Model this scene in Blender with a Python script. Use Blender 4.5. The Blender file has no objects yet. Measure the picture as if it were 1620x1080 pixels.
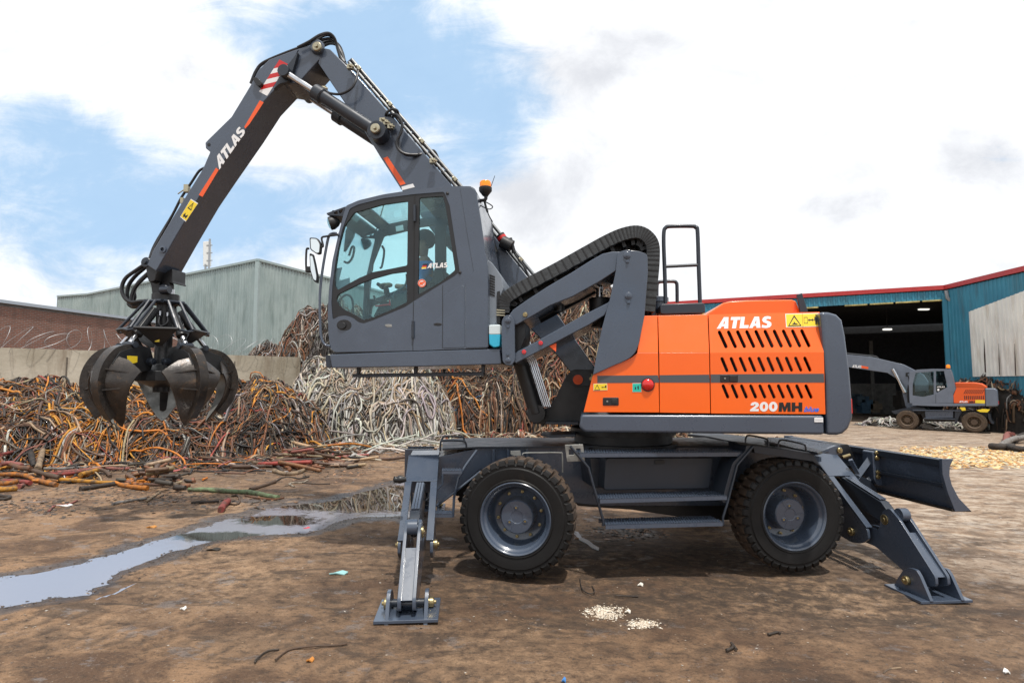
import bpy, bmesh, math, random
import numpy as np
from mathutils import Vector, Matrix, geometry, noise
R = math.radians
# ------------------------------------------------------------------ camera, sky, sun, exposure
scene = bpy.context.scene
F, CX, CY, CAMZ, PITCH = 900.0, 810.0, 540.0, 1.8, R(4.32)
cam_data = bpy.data.cameras.new('camera')
cam_data.sensor_width = 36.0; cam_data.lens = 20.0; cam_data.clip_start = 0.05; cam_data.clip_end = 3000
cam = bpy.data.objects.new('camera', cam_data); scene.collection.objects.link(cam)
cam.location = (0, 0, CAMZ); cam.rotation_euler = (R(90) + PITCH, 0, 0)
scene.camera = cam

SUN_DIR = Vector((0.13, -0.32, 0.94)).normalized()
sun_d = bpy.data.lights.new('sun', 'SUN'); sun_d.energy = 3.4; sun_d.angle = R(2.0); sun_d.color = (1.0, 0.955, 0.89)
sun = bpy.data.objects.new('sun', sun_d); scene.collection.objects.link(sun)
sun.rotation_euler = SUN_DIR.to_track_quat('Z', 'Y').to_euler()
sun.location = SUN_DIR * 60

scene.view_settings.view_transform = 'Standard'; scene.view_settings.look = 'None'
scene.view_settings.gamma = 1.0; scene.view_settings.use_curve_mapping = False
scene.view_settings.exposure = 0.2
scene.cycles.max_bounces = 8; scene.cycles.transparent_max_bounces = 16
scene.cycles.caustics_reflective = False; scene.cycles.caustics_refractive = False

world = bpy.data.worlds.new("World"); scene.world = world; world.use_nodes = True
def build_world():
    nt = world.node_tree; N = nt.nodes; L = nt.links
    N.clear()
    out = N.new('ShaderNodeOutputWorld'); bg = N.new('ShaderNodeBackground')
    sky = N.new('ShaderNodeTexSky'); sky.sky_type = 'NISHITA'; sky.sun_disc = False
    sky.sun_elevation = math.asin(SUN_DIR.z); sky.sun_rotation = math.atan2(SUN_DIR.x, SUN_DIR.y)
    sky.air_density = 1.0; sky.dust_density = 1.2; sky.ozone_density = 1.5
    tc = N.new('ShaderNodeTexCoord'); sep = N.new('ShaderNodeSeparateXYZ'); L.new(tc.outputs['Generated'], sep.inputs[0])
    def m(op, a, b=None, c=None, clamp=False):
        n = N.new('ShaderNodeMath'); n.operation = op; n.use_clamp = clamp
        for i, q in enumerate((a, b, c)):
            if q is None: continue
            if isinstance(q, (int, float)): n.inputs[i].default_value = q
            else: L.new(q, n.inputs[i])
        return n.outputs[0]
    X, Y, Z = sep.outputs
    ym = m('MAXIMUM', Y, 0.25)
    px = m('DIVIDE', X, ym); pz = m('DIVIDE', Z, ym)         # where a sky direction lies, per metre ahead
    comb = N.new('ShaderNodeCombineXYZ'); L.new(px, comb.inputs[0]); L.new(pz, comb.inputs[1])
    def nz(scale, detail, rough, dist, sx=1.0, sy=1.0, off=(0, 0, 0)):
        mp = N.new('ShaderNodeMapping'); L.new(comb.outputs[0], mp.inputs[0])
        mp.inputs['Scale'].default_value = (sx, sy, 1); mp.inputs['Location'].default_value = off
        t = N.new('ShaderNodeTexNoise'); t.inputs['Scale'].default_value = scale; t.inputs['Detail'].default_value = detail
        t.inputs['Roughness'].default_value = rough; t.inputs['Distortion'].default_value = dist
        L.new(mp.outputs[0], t.inputs['Vector']); return t.outputs['Fac']
    n_big = nz(1.9, 8, .5, .2, 1, 1.35, (3.1, 1.7, 0)); n_fine = nz(5.6, 10, .66, .35, 1, 1.25, (0, 4, 0)); n_wisp = nz(9.0, 9, .66, 1.2, .45, 1.2, (8, 2, 2))
    # coverage: blobs of open blue among cloud  (u, v of the patch, radii, weight)
    blobs = [(650, 120, 210, 105, 1.15), (800, 215, 95, 85, .95), (430, 40, 200, 55, .8), (110, 240, 280, 95, 1.05), (350, 335, 210, 65, .75), (630, 270, 140, 50, .7),
             (540, 10, 180, 40, .5), (1590, 240, 110, 60, .55), (20, 150, 60, 50, .5), (150, 400, 260, 90, .4), (860, 120, 70, 60, .35)]
    solid = [(330, 190, 120, 55, 1.0), (1200, 250, 330, 300, 1.6), (1000, 400, 200, 160, .8), (120, 60, 180, 60, 1.0), (480, 235, 110, 50, .7), ]
    def blob(u, v, ru, rv, w):
        cu, cv = (u - 810) / 900.0, (608 - v) / 900.0
        a = m('DIVIDE', m('SUBTRACT', px, cu), ru / 900.0); b = m('DIVIDE', m('SUBTRACT', pz, cv), rv / 900.0)
        d2 = m('ADD', m('MULTIPLY', a, a), m('MULTIPLY', b, b))
        return m('MULTIPLY', m('POWER', 2.718, m('MULTIPLY', d2, -0.8)), w)
    s = None
    for q in blobs:
        e = blob(*q); s = e if s is None else m('ADD', s, e)
    for q in solid: s = m('SUBTRACT', s, blob(*q))
    s = m('ADD', s, m('MULTIPLY', m('SUBTRACT', n_big, .5), 1.6))
    s = m('ADD', s, m('MULTIPLY', m('SUBTRACT', n_fine, .5), 1.9))
    s = m('ADD', s, m('MULTIPLY', m('SUBTRACT', n_wisp, .5), 1.6))
    mr = N.new('ShaderNodeMapRange'); mr.interpolation_type = 'SMOOTHSTEP'; L.new(s, mr.inputs[0])
    mr.inputs[1].default_value = -.08; mr.inputs[2].default_value = 1.12; mr.inputs[3].default_value = 0; mr.inputs[4].default_value = .88
    blue = mr.outputs[0]
    # the thin grey undersides of cloud
    g = N.new('ShaderNodeMapRange'); g.interpolation_type = 'SMOOTHSTEP'; L.new(m('ADD', n_fine, m('MULTIPLY', n_wisp, .7)), g.inputs[0])
    g.inputs[1].default_value = .80; g.inputs[2].default_value = 1.12
    gb = None
    for q in ((840, 300, 120, 80, 1.0), (1575, 245, 120, 55, 1.1), (1330, 320, 90, 26, .8), (940, 50, 110, 50, .8), (870, 130, 90, 60, .7), (1060, 45, 60, 22, .7), (240, 60, 160, 60, .5), (1580, 420, 80, 30, .5), (480, 140, 60, 30, .5), (960, 100, 60, 26, .6)):
        e = blob(*q); gb = e if gb is None else m('ADD', gb, e)
    g2 = N.new('ShaderNodeMapRange'); g2.interpolation_type = 'SMOOTHSTEP'; L.new(m('ADD', gb, m('MULTIPLY', m('SUBTRACT', n_fine, .5), 3.0)), g2.inputs[0]); g2.inputs[1].default_value = .0; g2.inputs[2].default_value = 1.6
    gs = m('MAXIMUM', m('MULTIPLY', g.outputs[0], .35), m('MULTIPLY', g2.outputs[0], .8))
    cc = N.new('ShaderNodeMixRGB'); L.new(gs, cc.inputs[0]); cc.inputs[1].default_value = (9.6, 9.75, 10.0, 1); cc.inputs[2].default_value = (5.9, 6.1, 6.6, 1)
    sb = N.new('ShaderNodeMixRGB'); sb.blend_type = 'MIX'; sb.inputs[0].default_value = .85
    L.new(sky.outputs[0], sb.inputs[1]); sb.inputs[2].default_value = (3.7, 6.0, 8.7, 1)
    mx = N.new('ShaderNodeMixRGB'); L.new(blue, mx.inputs[0]); L.new(cc.outputs[0], mx.inputs[1]); L.new(sb.outputs[0], mx.inputs[2])
    L.new(mx.outputs[0], bg.inputs[0]); bg.inputs[1].default_value = .1
    L.new(bg.outputs[0], out.inputs[0])
build_world()

# ------------------------------------------------------------------ helpers
CAM = Vector((0, 0, CAMZ))
def ray(u, v):
    f = Vector((0, math.cos(PITCH), math.sin(PITCH))); up = Vector((0, -math.sin(PITCH), math.cos(PITCH)))
    return f * F + Vector((1, 0, 0)) * (u - CX) + up * (CY - v)
class Plane:
    "a vertical plane of the place: d runs along it, n points into the depth"
    def __init__(s, o, ang=None, d=None):
        s.o = Vector((o[0], o[1], 0))
        s.d = Vector((math.cos(ang), math.sin(ang), 0)) if d is None else Vector((d[0], d[1], 0)).normalized()
        s.n = Vector((-s.d.y, s.d.x, 0))
    def at(s, u, v, off=0.0):
        r = ray(u, v); t = ((s.o + s.n * off - CAM).dot(s.n)) / r.dot(s.n)
        return CAM + r * t
    def sz(s, p):
        q = p - s.o; return (q.dot(s.d), p.z, q.dot(s.n))
    def pt(s, a, z, off=0.0):
        return s.o + s.d * a + s.n * off + Vector((0, 0, z))
def atz(u, v, z):
    r = ray(u, v); t = (z - CAMZ) / r.z; return CAM + r * t
def atY(u, v, y):
    r = ray(u, v); return CAM + r * (y / r.y)
def zg(x, y):
    xx = max(-30.0, min(34.0, x))
    z = -.025 * xx
    if x > 0 and y > 10: z -= .006 * min(y - 10, 40) * min(1.0, x / 10.0)
    return z
def atg(u, v, dz=0.0):
    z = 0.0
    for _ in range(12):
        p = atz(u, v, z + dz); z = zg(p.x, p.y)
    return Vector((p.x, p.y, z + dz))
ZONES = {'z1': (460, 270, 3.085), 'z2': (120, 40, 2.571), 'z3': (120, 380, 3.6), 'z4': (780, 330, 2.77), 'z5': (1020, 440, 3.858), 'z6': (580, 660, 3.1775),
         'z7': (880, 660, 4.05), 'z8': (1120, 660, 3.374), 'c1': (640, 300, 5.4), 'c2': (480, 300, 4.5), 'c3': (1120, 480, 5.4), 'c4': (140, 520, 6.75), 'c5': (190, 400, 6.75),
         'c6': (780, 420, 3.857), 'c7': (1240, 680, 5.0625), 'c8': (700, 700, 4.909), 'b1': (400, 40, 3.6), 'ed': (1380, 560, 6.75), 'sh': (1240, 400, 3.176), 'g5': (0, 740, 2.531),
         'e3': (0, 580, 4.5), 'e4': (300, 580, 4.5), 'px': (0, 0, 1.0), 'gr': (800, 840, 1.9756)}
def zz(z, pts):
    x0, y0, k = ZONES[z]
    return [(x0 + p[0] / k, y0 + p[1] / k) for p in pts]
def rc(pts, r, n=4, only=None):
    "round the corners of a 2-D polygon"
    out = []; m = len(pts)
    for i in range(m):
        p0, p1, p2 = Vector(pts[i - 1]), Vector(pts[i]), Vector(pts[(i + 1) % m])
        if only is not None and i not in only: out.append(tuple(p1)); continue
        a, b = p0 - p1, p2 - p1; la, lb = a.length, b.length
        q = min(r, la * .45, lb * .45); A = p1 + a / la * q; B = p1 + b / lb * q
        for k in range(n + 1):
            t = k / n; out.append(tuple(A * (1 - t) ** 2 + p1 * 2 * t * (1 - t) + B * t * t))
    return out
def spline(P, n=6, closed=False):
    P = [Vector(p) for p in P]; m = len(P); out = []
    for i in range(m if closed else m - 1):
        a = P[(i - 1) % m] if closed or i > 0 else P[0] * 2 - P[1]; b = P[i]; c = P[(i + 1) % m]
        d = P[(i + 2) % m] if closed or i + 2 < m else P[-1] * 2 - P[-2]
        for k in range(n):
            t = k / n
            out.append(.5 * ((2 * b) + (c - a) * t + (2 * a - 5 * b + 4 * c - d) * t * t + (3 * b - a - 3 * c + d) * t ** 3))
    if not closed: out.append(P[-1])
    return out
def circ(cx, cy, r, n=16, ry=None):
    ry = ry or r
    return [(cx + r * math.cos(2 * math.pi * k / n), cy + ry * math.sin(2 * math.pi * k / n)) for k in range(n)]

def link(o, parent=None):
    scene.collection.objects.link(o)
    if parent is not None: o.parent = parent
    return o
def thing(name, label, cat, loc=(0, 0, 0), group=None):
    o = bpy.data.objects.new(name, None); o.location = loc; o.empty_display_size = .3; link(o)
    o['label'] = label; o['category'] = cat
    if group: o['group'] = group
    return o
def tag(o, label, cat, group=None):
    o['label'] = label; o['category'] = cat
    if group: o['group'] = group
    return o
def kind(o, k): o['kind'] = k; return o
def root_loc(p):
    v = Vector((0, 0, 0))
    while p is not None: v += p.location; p = p.parent
    return v

class M:
    def __init__(s): s.v = []; s.f = []; s.mi = []; s.cols = None
    def add(s, vs, fs, mi=0):
        b = len(s.v); s.v.extend([Vector(p) for p in vs])
        for f in fs: s.f.append(tuple(b + i for i in f)); s.mi.append(mi)
        return s
    def slab(s, pts, pl, off=0.0, th=.03, holes=(), offf=None, mi=0, zone=None, shift=0.0):
        "outline traced on plane pl at depth off, th metres thick"
        if zone: pts = zz(zone, pts); holes = [zz(zone, h) for h in holes]
        loops = [list(pts)] + [list(h) for h in holes]
        flat = [p for l in loops for p in l]; n = len(flat)
        fr = [pl.at(p[0], p[1], off + (offf(*p) if offf else 0)) for p in flat]
        if shift: fr = [p + pl.n * shift for p in fr]
        dv = pl.n * th
        bk = [p + dv for p in fr]
        fs = []
        if holes:
            tr = geometry.tessellate_polygon([[Vector((p[0], p[1], 0)) for p in l] for l in loops])
            for t in tr: fs.append(tuple(t)); fs.append(tuple(n + i for i in reversed(t)))
        else:
            fs.append(tuple(range(n))); fs.append(tuple(n + i for i in reversed(range(n))))
        b = 0
        for l in loops:
            k = len(l)
            for i in range(k):
                j = (i + 1) % k; fs.append((b + i, b + j, n + b + j, n + b + i))
            b += k
        return s.add(fr + bk, fs, mi)
    def prism(s, pts, vec, mi=0):
        n = len(pts); vec = Vector(vec); pts = [Vector(p) for p in pts]
        fs = [tuple(range(n)), tuple(n + i for i in reversed(range(n)))] + [(i, (i + 1) % n, n + (i + 1) % n, n + i) for i in range(n)]
        return s.add(pts + [p + vec for p in pts], fs, mi)
    def box(s, c, ax, ay, az, mi=0):
        c, ax, ay, az = Vector(c), Vector(ax), Vector(ay), Vector(az)
        return s.prism([c - ax - ay - az, c + ax - ay - az, c + ax + ay - az, c - ax + ay - az], az * 2, mi)
    def tube(s, P, r, seg=8, mi=0, caps=True):
        P = [Vector(p) for p in P]; n = len(P)
        rr = r if isinstance(r, (list, tuple)) else [r] * n
        T = []
        for i in range(n):
            t = (P[min(i + 1, n - 1)] - P[max(i - 1, 0)]); T.append(t.normalized() if t.length > 1e-9 else Vector((0, 0, 1)))
        up = Vector((0, 0, 1)) if abs(T[0].z) < .9 else Vector((1, 0, 0))
        A = (up - T[0] * up.dot(T[0])).normalized(); vs = []
        for i in range(n):
            A = (A - T[i] * A.dot(T[i])).normalized(); B = T[i].cross(A)
            for k in range(seg):
                a = 2 * math.pi * k / seg; vs.append(P[i] + (A * math.cos(a) + B * math.sin(a)) * rr[i])
        fs = [(i * seg + k, i * seg + (k + 1) % seg, (i + 1) * seg + (k + 1) % seg, (i + 1) * seg + k) for i in range(n - 1) for k in range(seg)]
        if caps: fs += [tuple(reversed(range(seg))), tuple((n - 1) * seg + k for k in range(seg))]
        return s.add(vs, fs, mi)
    def lathe(s, c, axis, prof, seg=32, mi=0, mod=None, caps=True):
        "prof: (radius, distance along axis)"
        c = Vector(c); ax = Vector(axis).normalized(); up = Vector((0, 0, 1)) if abs(ax.z) < .9 else Vector((1, 0, 0))
        A = (up - ax * up.dot(ax)).normalized(); B = ax.cross(A); vs = []; n = len(prof)
        for i, (r, h) in enumerate(prof):
            for k in range(seg):
                a = 2 * math.pi * k / seg; q = r if mod is None else mod(i, k, r)
                vs.append(c + ax * h + (A * math.cos(a) + B * math.sin(a)) * q)
        fs = [(i * seg + k, i * seg + (k + 1) % seg, (i + 1) * seg + (k + 1) % seg, (i + 1) * seg + k) for i in range(n - 1) for k in range(seg)]
        if caps and prof[0][0] > 1e-6: fs.append(tuple(reversed(range(seg))))
        if caps and prof[-1][0] > 1e-6: fs.append(tuple((n - 1) * seg + k for k in range(seg)))
        return s.add(vs, fs, mi)
    def cyl(s, p0, p1, r, seg=20, mi=0, r2=None):
        p0, p1 = Vector(p0), Vector(p1); d = p1 - p0
        return s.lathe(p0, d, [(r, 0), (r2 if r2 is not None else r, d.length)], seg, mi)
    def pin(s, c, axis, r, h, mi=0):
        "a pin head: disc with chamfer and a small bolt"
        return s.lathe(c, axis, [(r * .86, h), (r, h * .8), (r, 0)], 18, mi).lathe(c, axis, [(r * .38, h * 1.5), (r * .42, h * .8)], 6, mi)
    def build(s, name, mats, parent=None, bev=0.0, seg=2, smooth=True, ang=38, recalc=True, split=False):
        if split:
            # every loose piece an object of its own; pieces that touch stay together
            par = list(range(len(s.v)))
            def fd(a):
                while par[a] != a: par[a] = par[par[a]]; a = par[a]
                return a
            for f in s.f:
                for q in f[1:]: par[fd(q)] = fd(f[0])
            comp = {}
            for i in range(len(s.v)): comp.setdefault(fd(i), []).append(i)
            B = [[set(ix), [min(s.v[i][k] for i in ix) - .004 for k in range(3)], [max(s.v[i][k] for i in ix) + .004 for k in range(3)]] for ix in comp.values()]
            ch = True
            while ch:
                ch = False
                for i in range(len(B)):
                    for j in range(i + 1, len(B)):
                        if all(B[i][1][k] <= B[j][2][k] and B[j][1][k] <= B[i][2][k] for k in range(3)):
                            B[i][0] |= B[j][0]; B[i][1] = [min(a, b) for a, b in zip(B[i][1], B[j][1])]; B[i][2] = [max(a, b) for a, b in zip(B[i][2], B[j][2])]; B.pop(j); ch = True; break
                    if ch: break
            o = None
            for ixs, _, _ in B:
                q = M(); mp = {}
                for i in sorted(ixs): mp[i] = len(q.v); q.v.append(s.v[i])
                for f, mi in zip(s.f, s.mi):
                    if f[0] in ixs: q.f.append(tuple(mp[i] for i in f)); q.mi.append(mi)
                o = q.build(name, mats, parent, bev, seg, smooth, ang, recalc)
            return o
        me = bpy.data.meshes.new(name); loc = root_loc(parent)
        me.from_pydata([tuple(p - loc) for p in s.v], [], s.f)
        if not isinstance(mats, (list, tuple)): mats = [mats]
        for q in mats: me.materials.append(q)
        if len(mats) > 1: me.polygons.foreach_set('material_index', s.mi)
        if recalc:
            bm = bmesh.new(); bm.from_mesh(me); bmesh.ops.recalc_face_normals(bm, faces=bm.faces); bm.to_mesh(me); bm.free()
        if smooth:
            me.polygons.foreach_set('use_smooth', [True] * len(me.polygons)); me.set_sharp_from_angle(angle=R(ang))
        me.update(); o = bpy.data.objects.new(name, me); link(o, parent)
        if bev > 0:
            b = o.modifiers.new('bevel', 'BEVEL'); b.width = bev; b.segments = seg; b.limit_method = 'ANGLE'; b.angle_limit = R(35); b.use_clamp_overlap = True
            if smooth: b.harden_normals = True
        return o
def part(name, pts, pl, mat, parent, zone=None, off=0.0, th=.03, holes=(), bev=.004, seg=2, offf=None, shift=0.0):
    return M().slab(pts, pl, off, th, holes, offf, zone=zone, shift=shift).build(name, mat, parent, bev, seg)
def hose(pts, r=.014, n=5, seg=8): return M().tube(spline(pts, n), r, seg)
def trace(pl, zone, pts, off=0.0):
    "3-D points on plane pl; a point may carry its own depth as third value"
    return [pl.at(*zz(zone, [p[:2]])[0], p[2] if len(p) > 2 else off) for p in pts]

# ------------------------------------------------------------------ materials
MATS = {}
def mat(name, col, rough=.5, metal=0.0, coat=0.0, bump=0.0, bscale=40, var=.0, vscale=3.0, col2=None, emit=None, spec=.5, dirt=None, rvar=.12, dth=.58):
    m = bpy.data.materials.new(name); m.use_nodes = True; nt = m.node_tree; N = nt.nodes; L = nt.links; b = N['Principled BSDF']
    b.inputs['Base Color'].default_value = (*col, 1); b.inputs['Roughness'].default_value = rough; b.inputs['Metallic'].default_value = metal
    b.inputs['Coat Weight'].default_value = coat; b.inputs['Coat Roughness'].default_value = .12; b.inputs['Specular IOR Level'].default_value = spec
    tc = N.new('ShaderNodeTexCoord')
    def nz(sc, det=5, rg=.6):
        t = N.new('ShaderNodeTexNoise'); t.inputs['Scale'].default_value = sc; t.inputs['Detail'].default_value = det; t.inputs['Roughness'].default_value = rg
        L.new(tc.outputs['Object'], t.inputs['Vector']); return t.outputs['Fac']
    cur = None
    if var > 0 or col2:
        f = nz(vscale); cr = N.new('ShaderNodeMapRange'); cr.inputs[1].default_value = .35; cr.inputs[2].default_value = .68; L.new(f, cr.inputs[0])
        mx = N.new('ShaderNodeMixRGB'); L.new(cr.outputs[0], mx.inputs[0]); mx.inputs[1].default_value = (*col, 1)
        c2 = col2 or tuple(c * (1 - var) for c in col); mx.inputs[2].default_value = (*c2, 1); cur = mx.outputs[0]
    if dirt:
        f = nz(9, 8, .7); cr = N.new('ShaderNodeMapRange'); cr.inputs[1].default_value = dth; cr.inputs[2].default_value = dth + .16; cr.inputs[4].default_value = .75; L.new(f, cr.inputs[0])
        mx = N.new('ShaderNodeMixRGB'); L.new(cr.outputs[0], mx.inputs[0]); mx.inputs[2].default_value = (*dirt, 1)
        if cur is not None: L.new(cur, mx.inputs[1])
        else: mx.inputs[1].default_value = (*col, 1)
        cur = mx.outputs[0]
    if cur is not None: L.new(cur, b.inputs['Base Color'])
    if rvar > 0:
        f = nz(6, 6, .65); cr = N.new('ShaderNodeMapRange'); L.new(f, cr.inputs[0]); cr.inputs[1].default_value = .3; cr.inputs[2].default_value = .7
        cr.inputs[3].default_value = max(.03, rough - rvar); cr.inputs[4].default_value = min(1, rough + rvar); L.new(cr.outputs[0], b.inputs['Roughness'])
    if bump > 0:
        f = nz(bscale, 6); bp = N.new('ShaderNodeBump'); bp.inputs['Strength'].default_value = bump; bp.inputs['Distance'].default_value = .01
        L.new(f, bp.inputs['Height']); L.new(bp.outputs[0], b.inputs['Normal'])
    if emit: b.inputs['Emission Color'].default_value = (*emit[0], 1); b.inputs['Emission Strength'].default_value = emit[1]
    MATS[name] = m; return m
GREY = mat('slate_paint', (.060, .079, .114), .30, 0, .5, .03, 30, var=.16, vscale=1.5, dirt=(.095, .085, .075), dth=.66)
DARK = mat('anthracite_paint', (.020, .027, .040), .42, 0, .1, .04, 30, var=.2, vscale=2, dirt=(.06, .05, .04), dth=.66)
BLACK = mat('black_paint', (.012, .013, .015), .45, 0, .05, .04, 40, var=.3)
ORANGE = mat('orange_paint', (.93, .135, .003), .36, 0, .25, .015, 20, var=.05, vscale=1.2, rvar=.07)
DECO = mat('orange_decal', (.85, .11, .02), .5)
RUB = mat('tyre_rubber', (.009, .0085, .0085), .62, 0, 0, .12, 60, var=.3, vscale=8, dirt=(.02, .016, .013), dth=.6, spec=.3)
MUDRUB = mat('muddy_tread', (.085, .055, .035), .85, 0, 0, .4, 50, col2=(.03, .022, .018), vscale=14)
STEEL = mat('bright_steel', (.55, .56, .58), .22, 1.0, 0, .03, 60)
ZINC = mat('zinc_fitting', (.5, .45, .32), .35, .9, 0, .1, 60, var=.3)
WORN = mat('worn_steel', (.058, .05, .044), .32, .5, 0, .3, 25, col2=(.03, .027, .026), vscale=7, dirt=(.17, .105, .06), dth=.56)
SCRAPED = mat('scraped_steel', (.34, .34, .32), .42, .5, 0, .15, 30, col2=(.16, .16, .15), vscale=6, dirt=(.09, .07, .05), dth=.66)
WHITE = mat('white_decal', (.8, .8, .8), .45)
INK = mat('black_print', (.008, .008, .008), .5)
REDM = mat('red_decal', (.55, .02, .02), .4)
YEL = mat('yellow_decal', (.85, .62, .03), .45)
BLUEM = mat('blue_print', (.02, .16, .7), .45)
TEAL = mat('teal_decal', (.02, .5, .38), .45)
HOSE = mat('rubber_hose', (.014, .015, .018), .42, 0, 0, .1, 80)
PLAS = mat('black_plastic', (.012, .012, .013), .55, 0, 0, .1, 60)
CANV = mat('chain_rubber', (.045, .05, .054), .62, 0, 0, .35, 35, var=.35, vscale=14)
GALV = mat('pipe_zinc', (.30, .31, .31), .35, .6, 0, .05, 60, var=.2)
AMBER = mat('amber_lens', (.95, .26, .01), .18, emit=((1, .25, .0), .12))
REDL = mat('red_lens', (.6, .01, .008), .12, 0, .6)
WPLAS = mat('translucent_plastic', (.6, .68, .7), .35)
FLUID = mat('blue_fluid', (.03, .42, .62), .3)
GOLD = mat('brass_pin', (.42, .34, .18), .38, .9, 0, .15, 50, var=.3)
STRIPE = mat('stripe_grey', (.075, .08, .088), .5)
MIRROR = mat('mirror_glass', (.75, .8, .8), .04, 1.0, rvar=0)
def glassmat(name, tint, refl=.1):
    m = bpy.data.materials.new(name); m.use_nodes = True; nt = m.node_tree; N = nt.nodes; L = nt.links; N.clear()
    o = N.new('ShaderNodeOutputMaterial'); t = N.new('ShaderNodeBsdfTransparent'); t.inputs[0].default_value = (*tint, 1)
    g = N.new('ShaderNodeBsdfGlossy'); g.inputs['Roughness'].default_value = .02; g.inputs[0].default_value = (.9, 1, 1, 1)
    lw = N.new('ShaderNodeFresnel'); lw.inputs[0].default_value = 1.5; a = N.new('ShaderNodeMath'); a.operation = 'ADD'; a.use_clamp = True; a.inputs[1].default_value = refl
    sc_ = N.new('ShaderNodeMath'); sc_.operation = 'MULTIPLY'; sc_.inputs[1].default_value = .35; L.new(lw.outputs[0], sc_.inputs[0]); L.new(sc_.outputs[0], a.inputs[0]); mx = N.new('ShaderNodeMixShader'); L.new(a.outputs[0], mx.inputs[0]); L.new(t.outputs[0], mx.inputs[1]); L.new(g.outputs[0], mx.inputs[2]); L.new(mx.outputs[0], o.inputs[0])
    return m
GLASS = glassmat('tinted_cab_glass', (.74, .91, .93), .03)
GLASSD = glassmat('dark_tinted_glass', (.74, .89, .91), .03); GLASSC = glassmat('clear_glass', (.86, .95, .96), .0)
# ================================================================== THE YARD
rng = np.random.default_rng(7); random.seed(7)
def snoise(x, y, s, seed=0):
    "smooth value noise on arrays"
    x = np.asarray(x) * s + seed * 17.3; y = np.asarray(y) * s + seed * 9.1
    xi = np.floor(x).astype(int); yi = np.floor(y).astype(int); xf = x - xi; yf = y - yi
    def h(a, b):
        n = (a * 374761393 + b * 668265263 + seed * 1013904223) & 0x7fffffff
        n = ((n ^ (n >> 13)) * 1274126177) & 0x7fffffff
        return ((n ^ (n >> 16)) & 0xffff) / 65535.0
    u = xf * xf * (3 - 2 * xf); v = yf * yf * (3 - 2 * yf)
    return (h(xi, yi) * (1 - u) + h(xi + 1, yi) * u) * (1 - v) + (h(xi, yi + 1) * (1 - u) + h(xi + 1, yi + 1) * u) * v
def fbm(x, y, s, seed=0, o=4):
    a = 0; k = 1; t = 0
    for i in range(o): a = a + snoise(x, y, s * 2 ** i, seed + i) * k; t += k; k *= .5
    return a / t
def zgv(x, y):
    xx = np.clip(x, -30, 34); z = -.025 * xx
    return z - np.where((x > 0) & (y > 10), .006 * np.minimum(y - 10, 40) * np.minimum(1, x / 10), 0)
# the run-off puddle, traced where it lies
PUD = [atg(*p) for p in zz('g5', [(-300, 470), (0, 436), (200, 402), (400, 352), (530, 312), (640, 282), (800, 236), (900, 200), (980, 192), (1100, 152), (1300, 132), (1420, 100), (1600, 58), (1660, 60), (1660, 195), (1600, 196), (1450, 198), (1340, 226), (1250, 258), (1120, 268), (1040, 276), (850, 296), (760, 330), (690, 345), (620, 372), (480, 424), (350, 490), (150, 528), (0, 562), (-300, 640)])]
PUD = [(p.x, p.y) for p in spline(PUD, 4, True)]
def sdist(x, y, poly):
    "signed distance to a polygon, negative inside"
    P = np.array(poly); Q = np.roll(P, -1, 0); d = np.full(x.shape, 1e9); ins = np.zeros(x.shape, bool)
    for (ax, ay), (bx, by) in zip(P, Q):
        ex, ey = bx - ax, by - ay; t = np.clip(((x - ax) * ex + (y - ay) * ey) / (ex * ex + ey * ey + 1e-12), 0, 1)
        d = np.minimum(d, np.hypot(x - ax - t * ex, y - ay - t * ey))
        c = ((ay > y) != (by > y)) & (x < (bx - ax) * (y - ay) / (by - ay + 1e-12) + ax); ins ^= c
    return np.where(ins, -d, d)
def grid_mesh(name, xs, ys, zf, mt, attrs=None):
    X, Y = np.meshgrid(xs, ys); Z = zf(X, Y); n, m_ = X.shape
    me = bpy.data.meshes.new(name); co = np.stack([X, Y, Z], -1).reshape(-1, 3).astype(np.float32)
    i = np.arange(n * m_).reshape(n, m_); q = np.stack([i[:-1, :-1], i[:-1, 1:], i[1:, 1:], i[1:, :-1]], -1).reshape(-1, 4)
    me.vertices.add(len(co)); me.vertices.foreach_set('co', co.ravel()); me.loops.add(q.size); me.loops.foreach_set('vertex_index', q.ravel().astype(np.int32))
    me.polygons.add(len(q)); me.polygons.foreach_set('loop_start', np.arange(0, q.size, 4, dtype=np.int32)); me.polygons.foreach_set('loop_total', np.full(len(q), 4, dtype=np.int32))
    me.update(); me.polygons.foreach_set('use_smooth', np.ones(len(q), bool)); me.materials.append(mt)
    for k, f in (attrs or {}).items():
        a = me.attributes.new(k, 'FLOAT', 'POINT'); a.data.foreach_set('value', np.asarray(f(X, Y), np.float32).ravel())
    me.validate(); o = bpy.data.objects.new(name, me); link(o); return o
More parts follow.
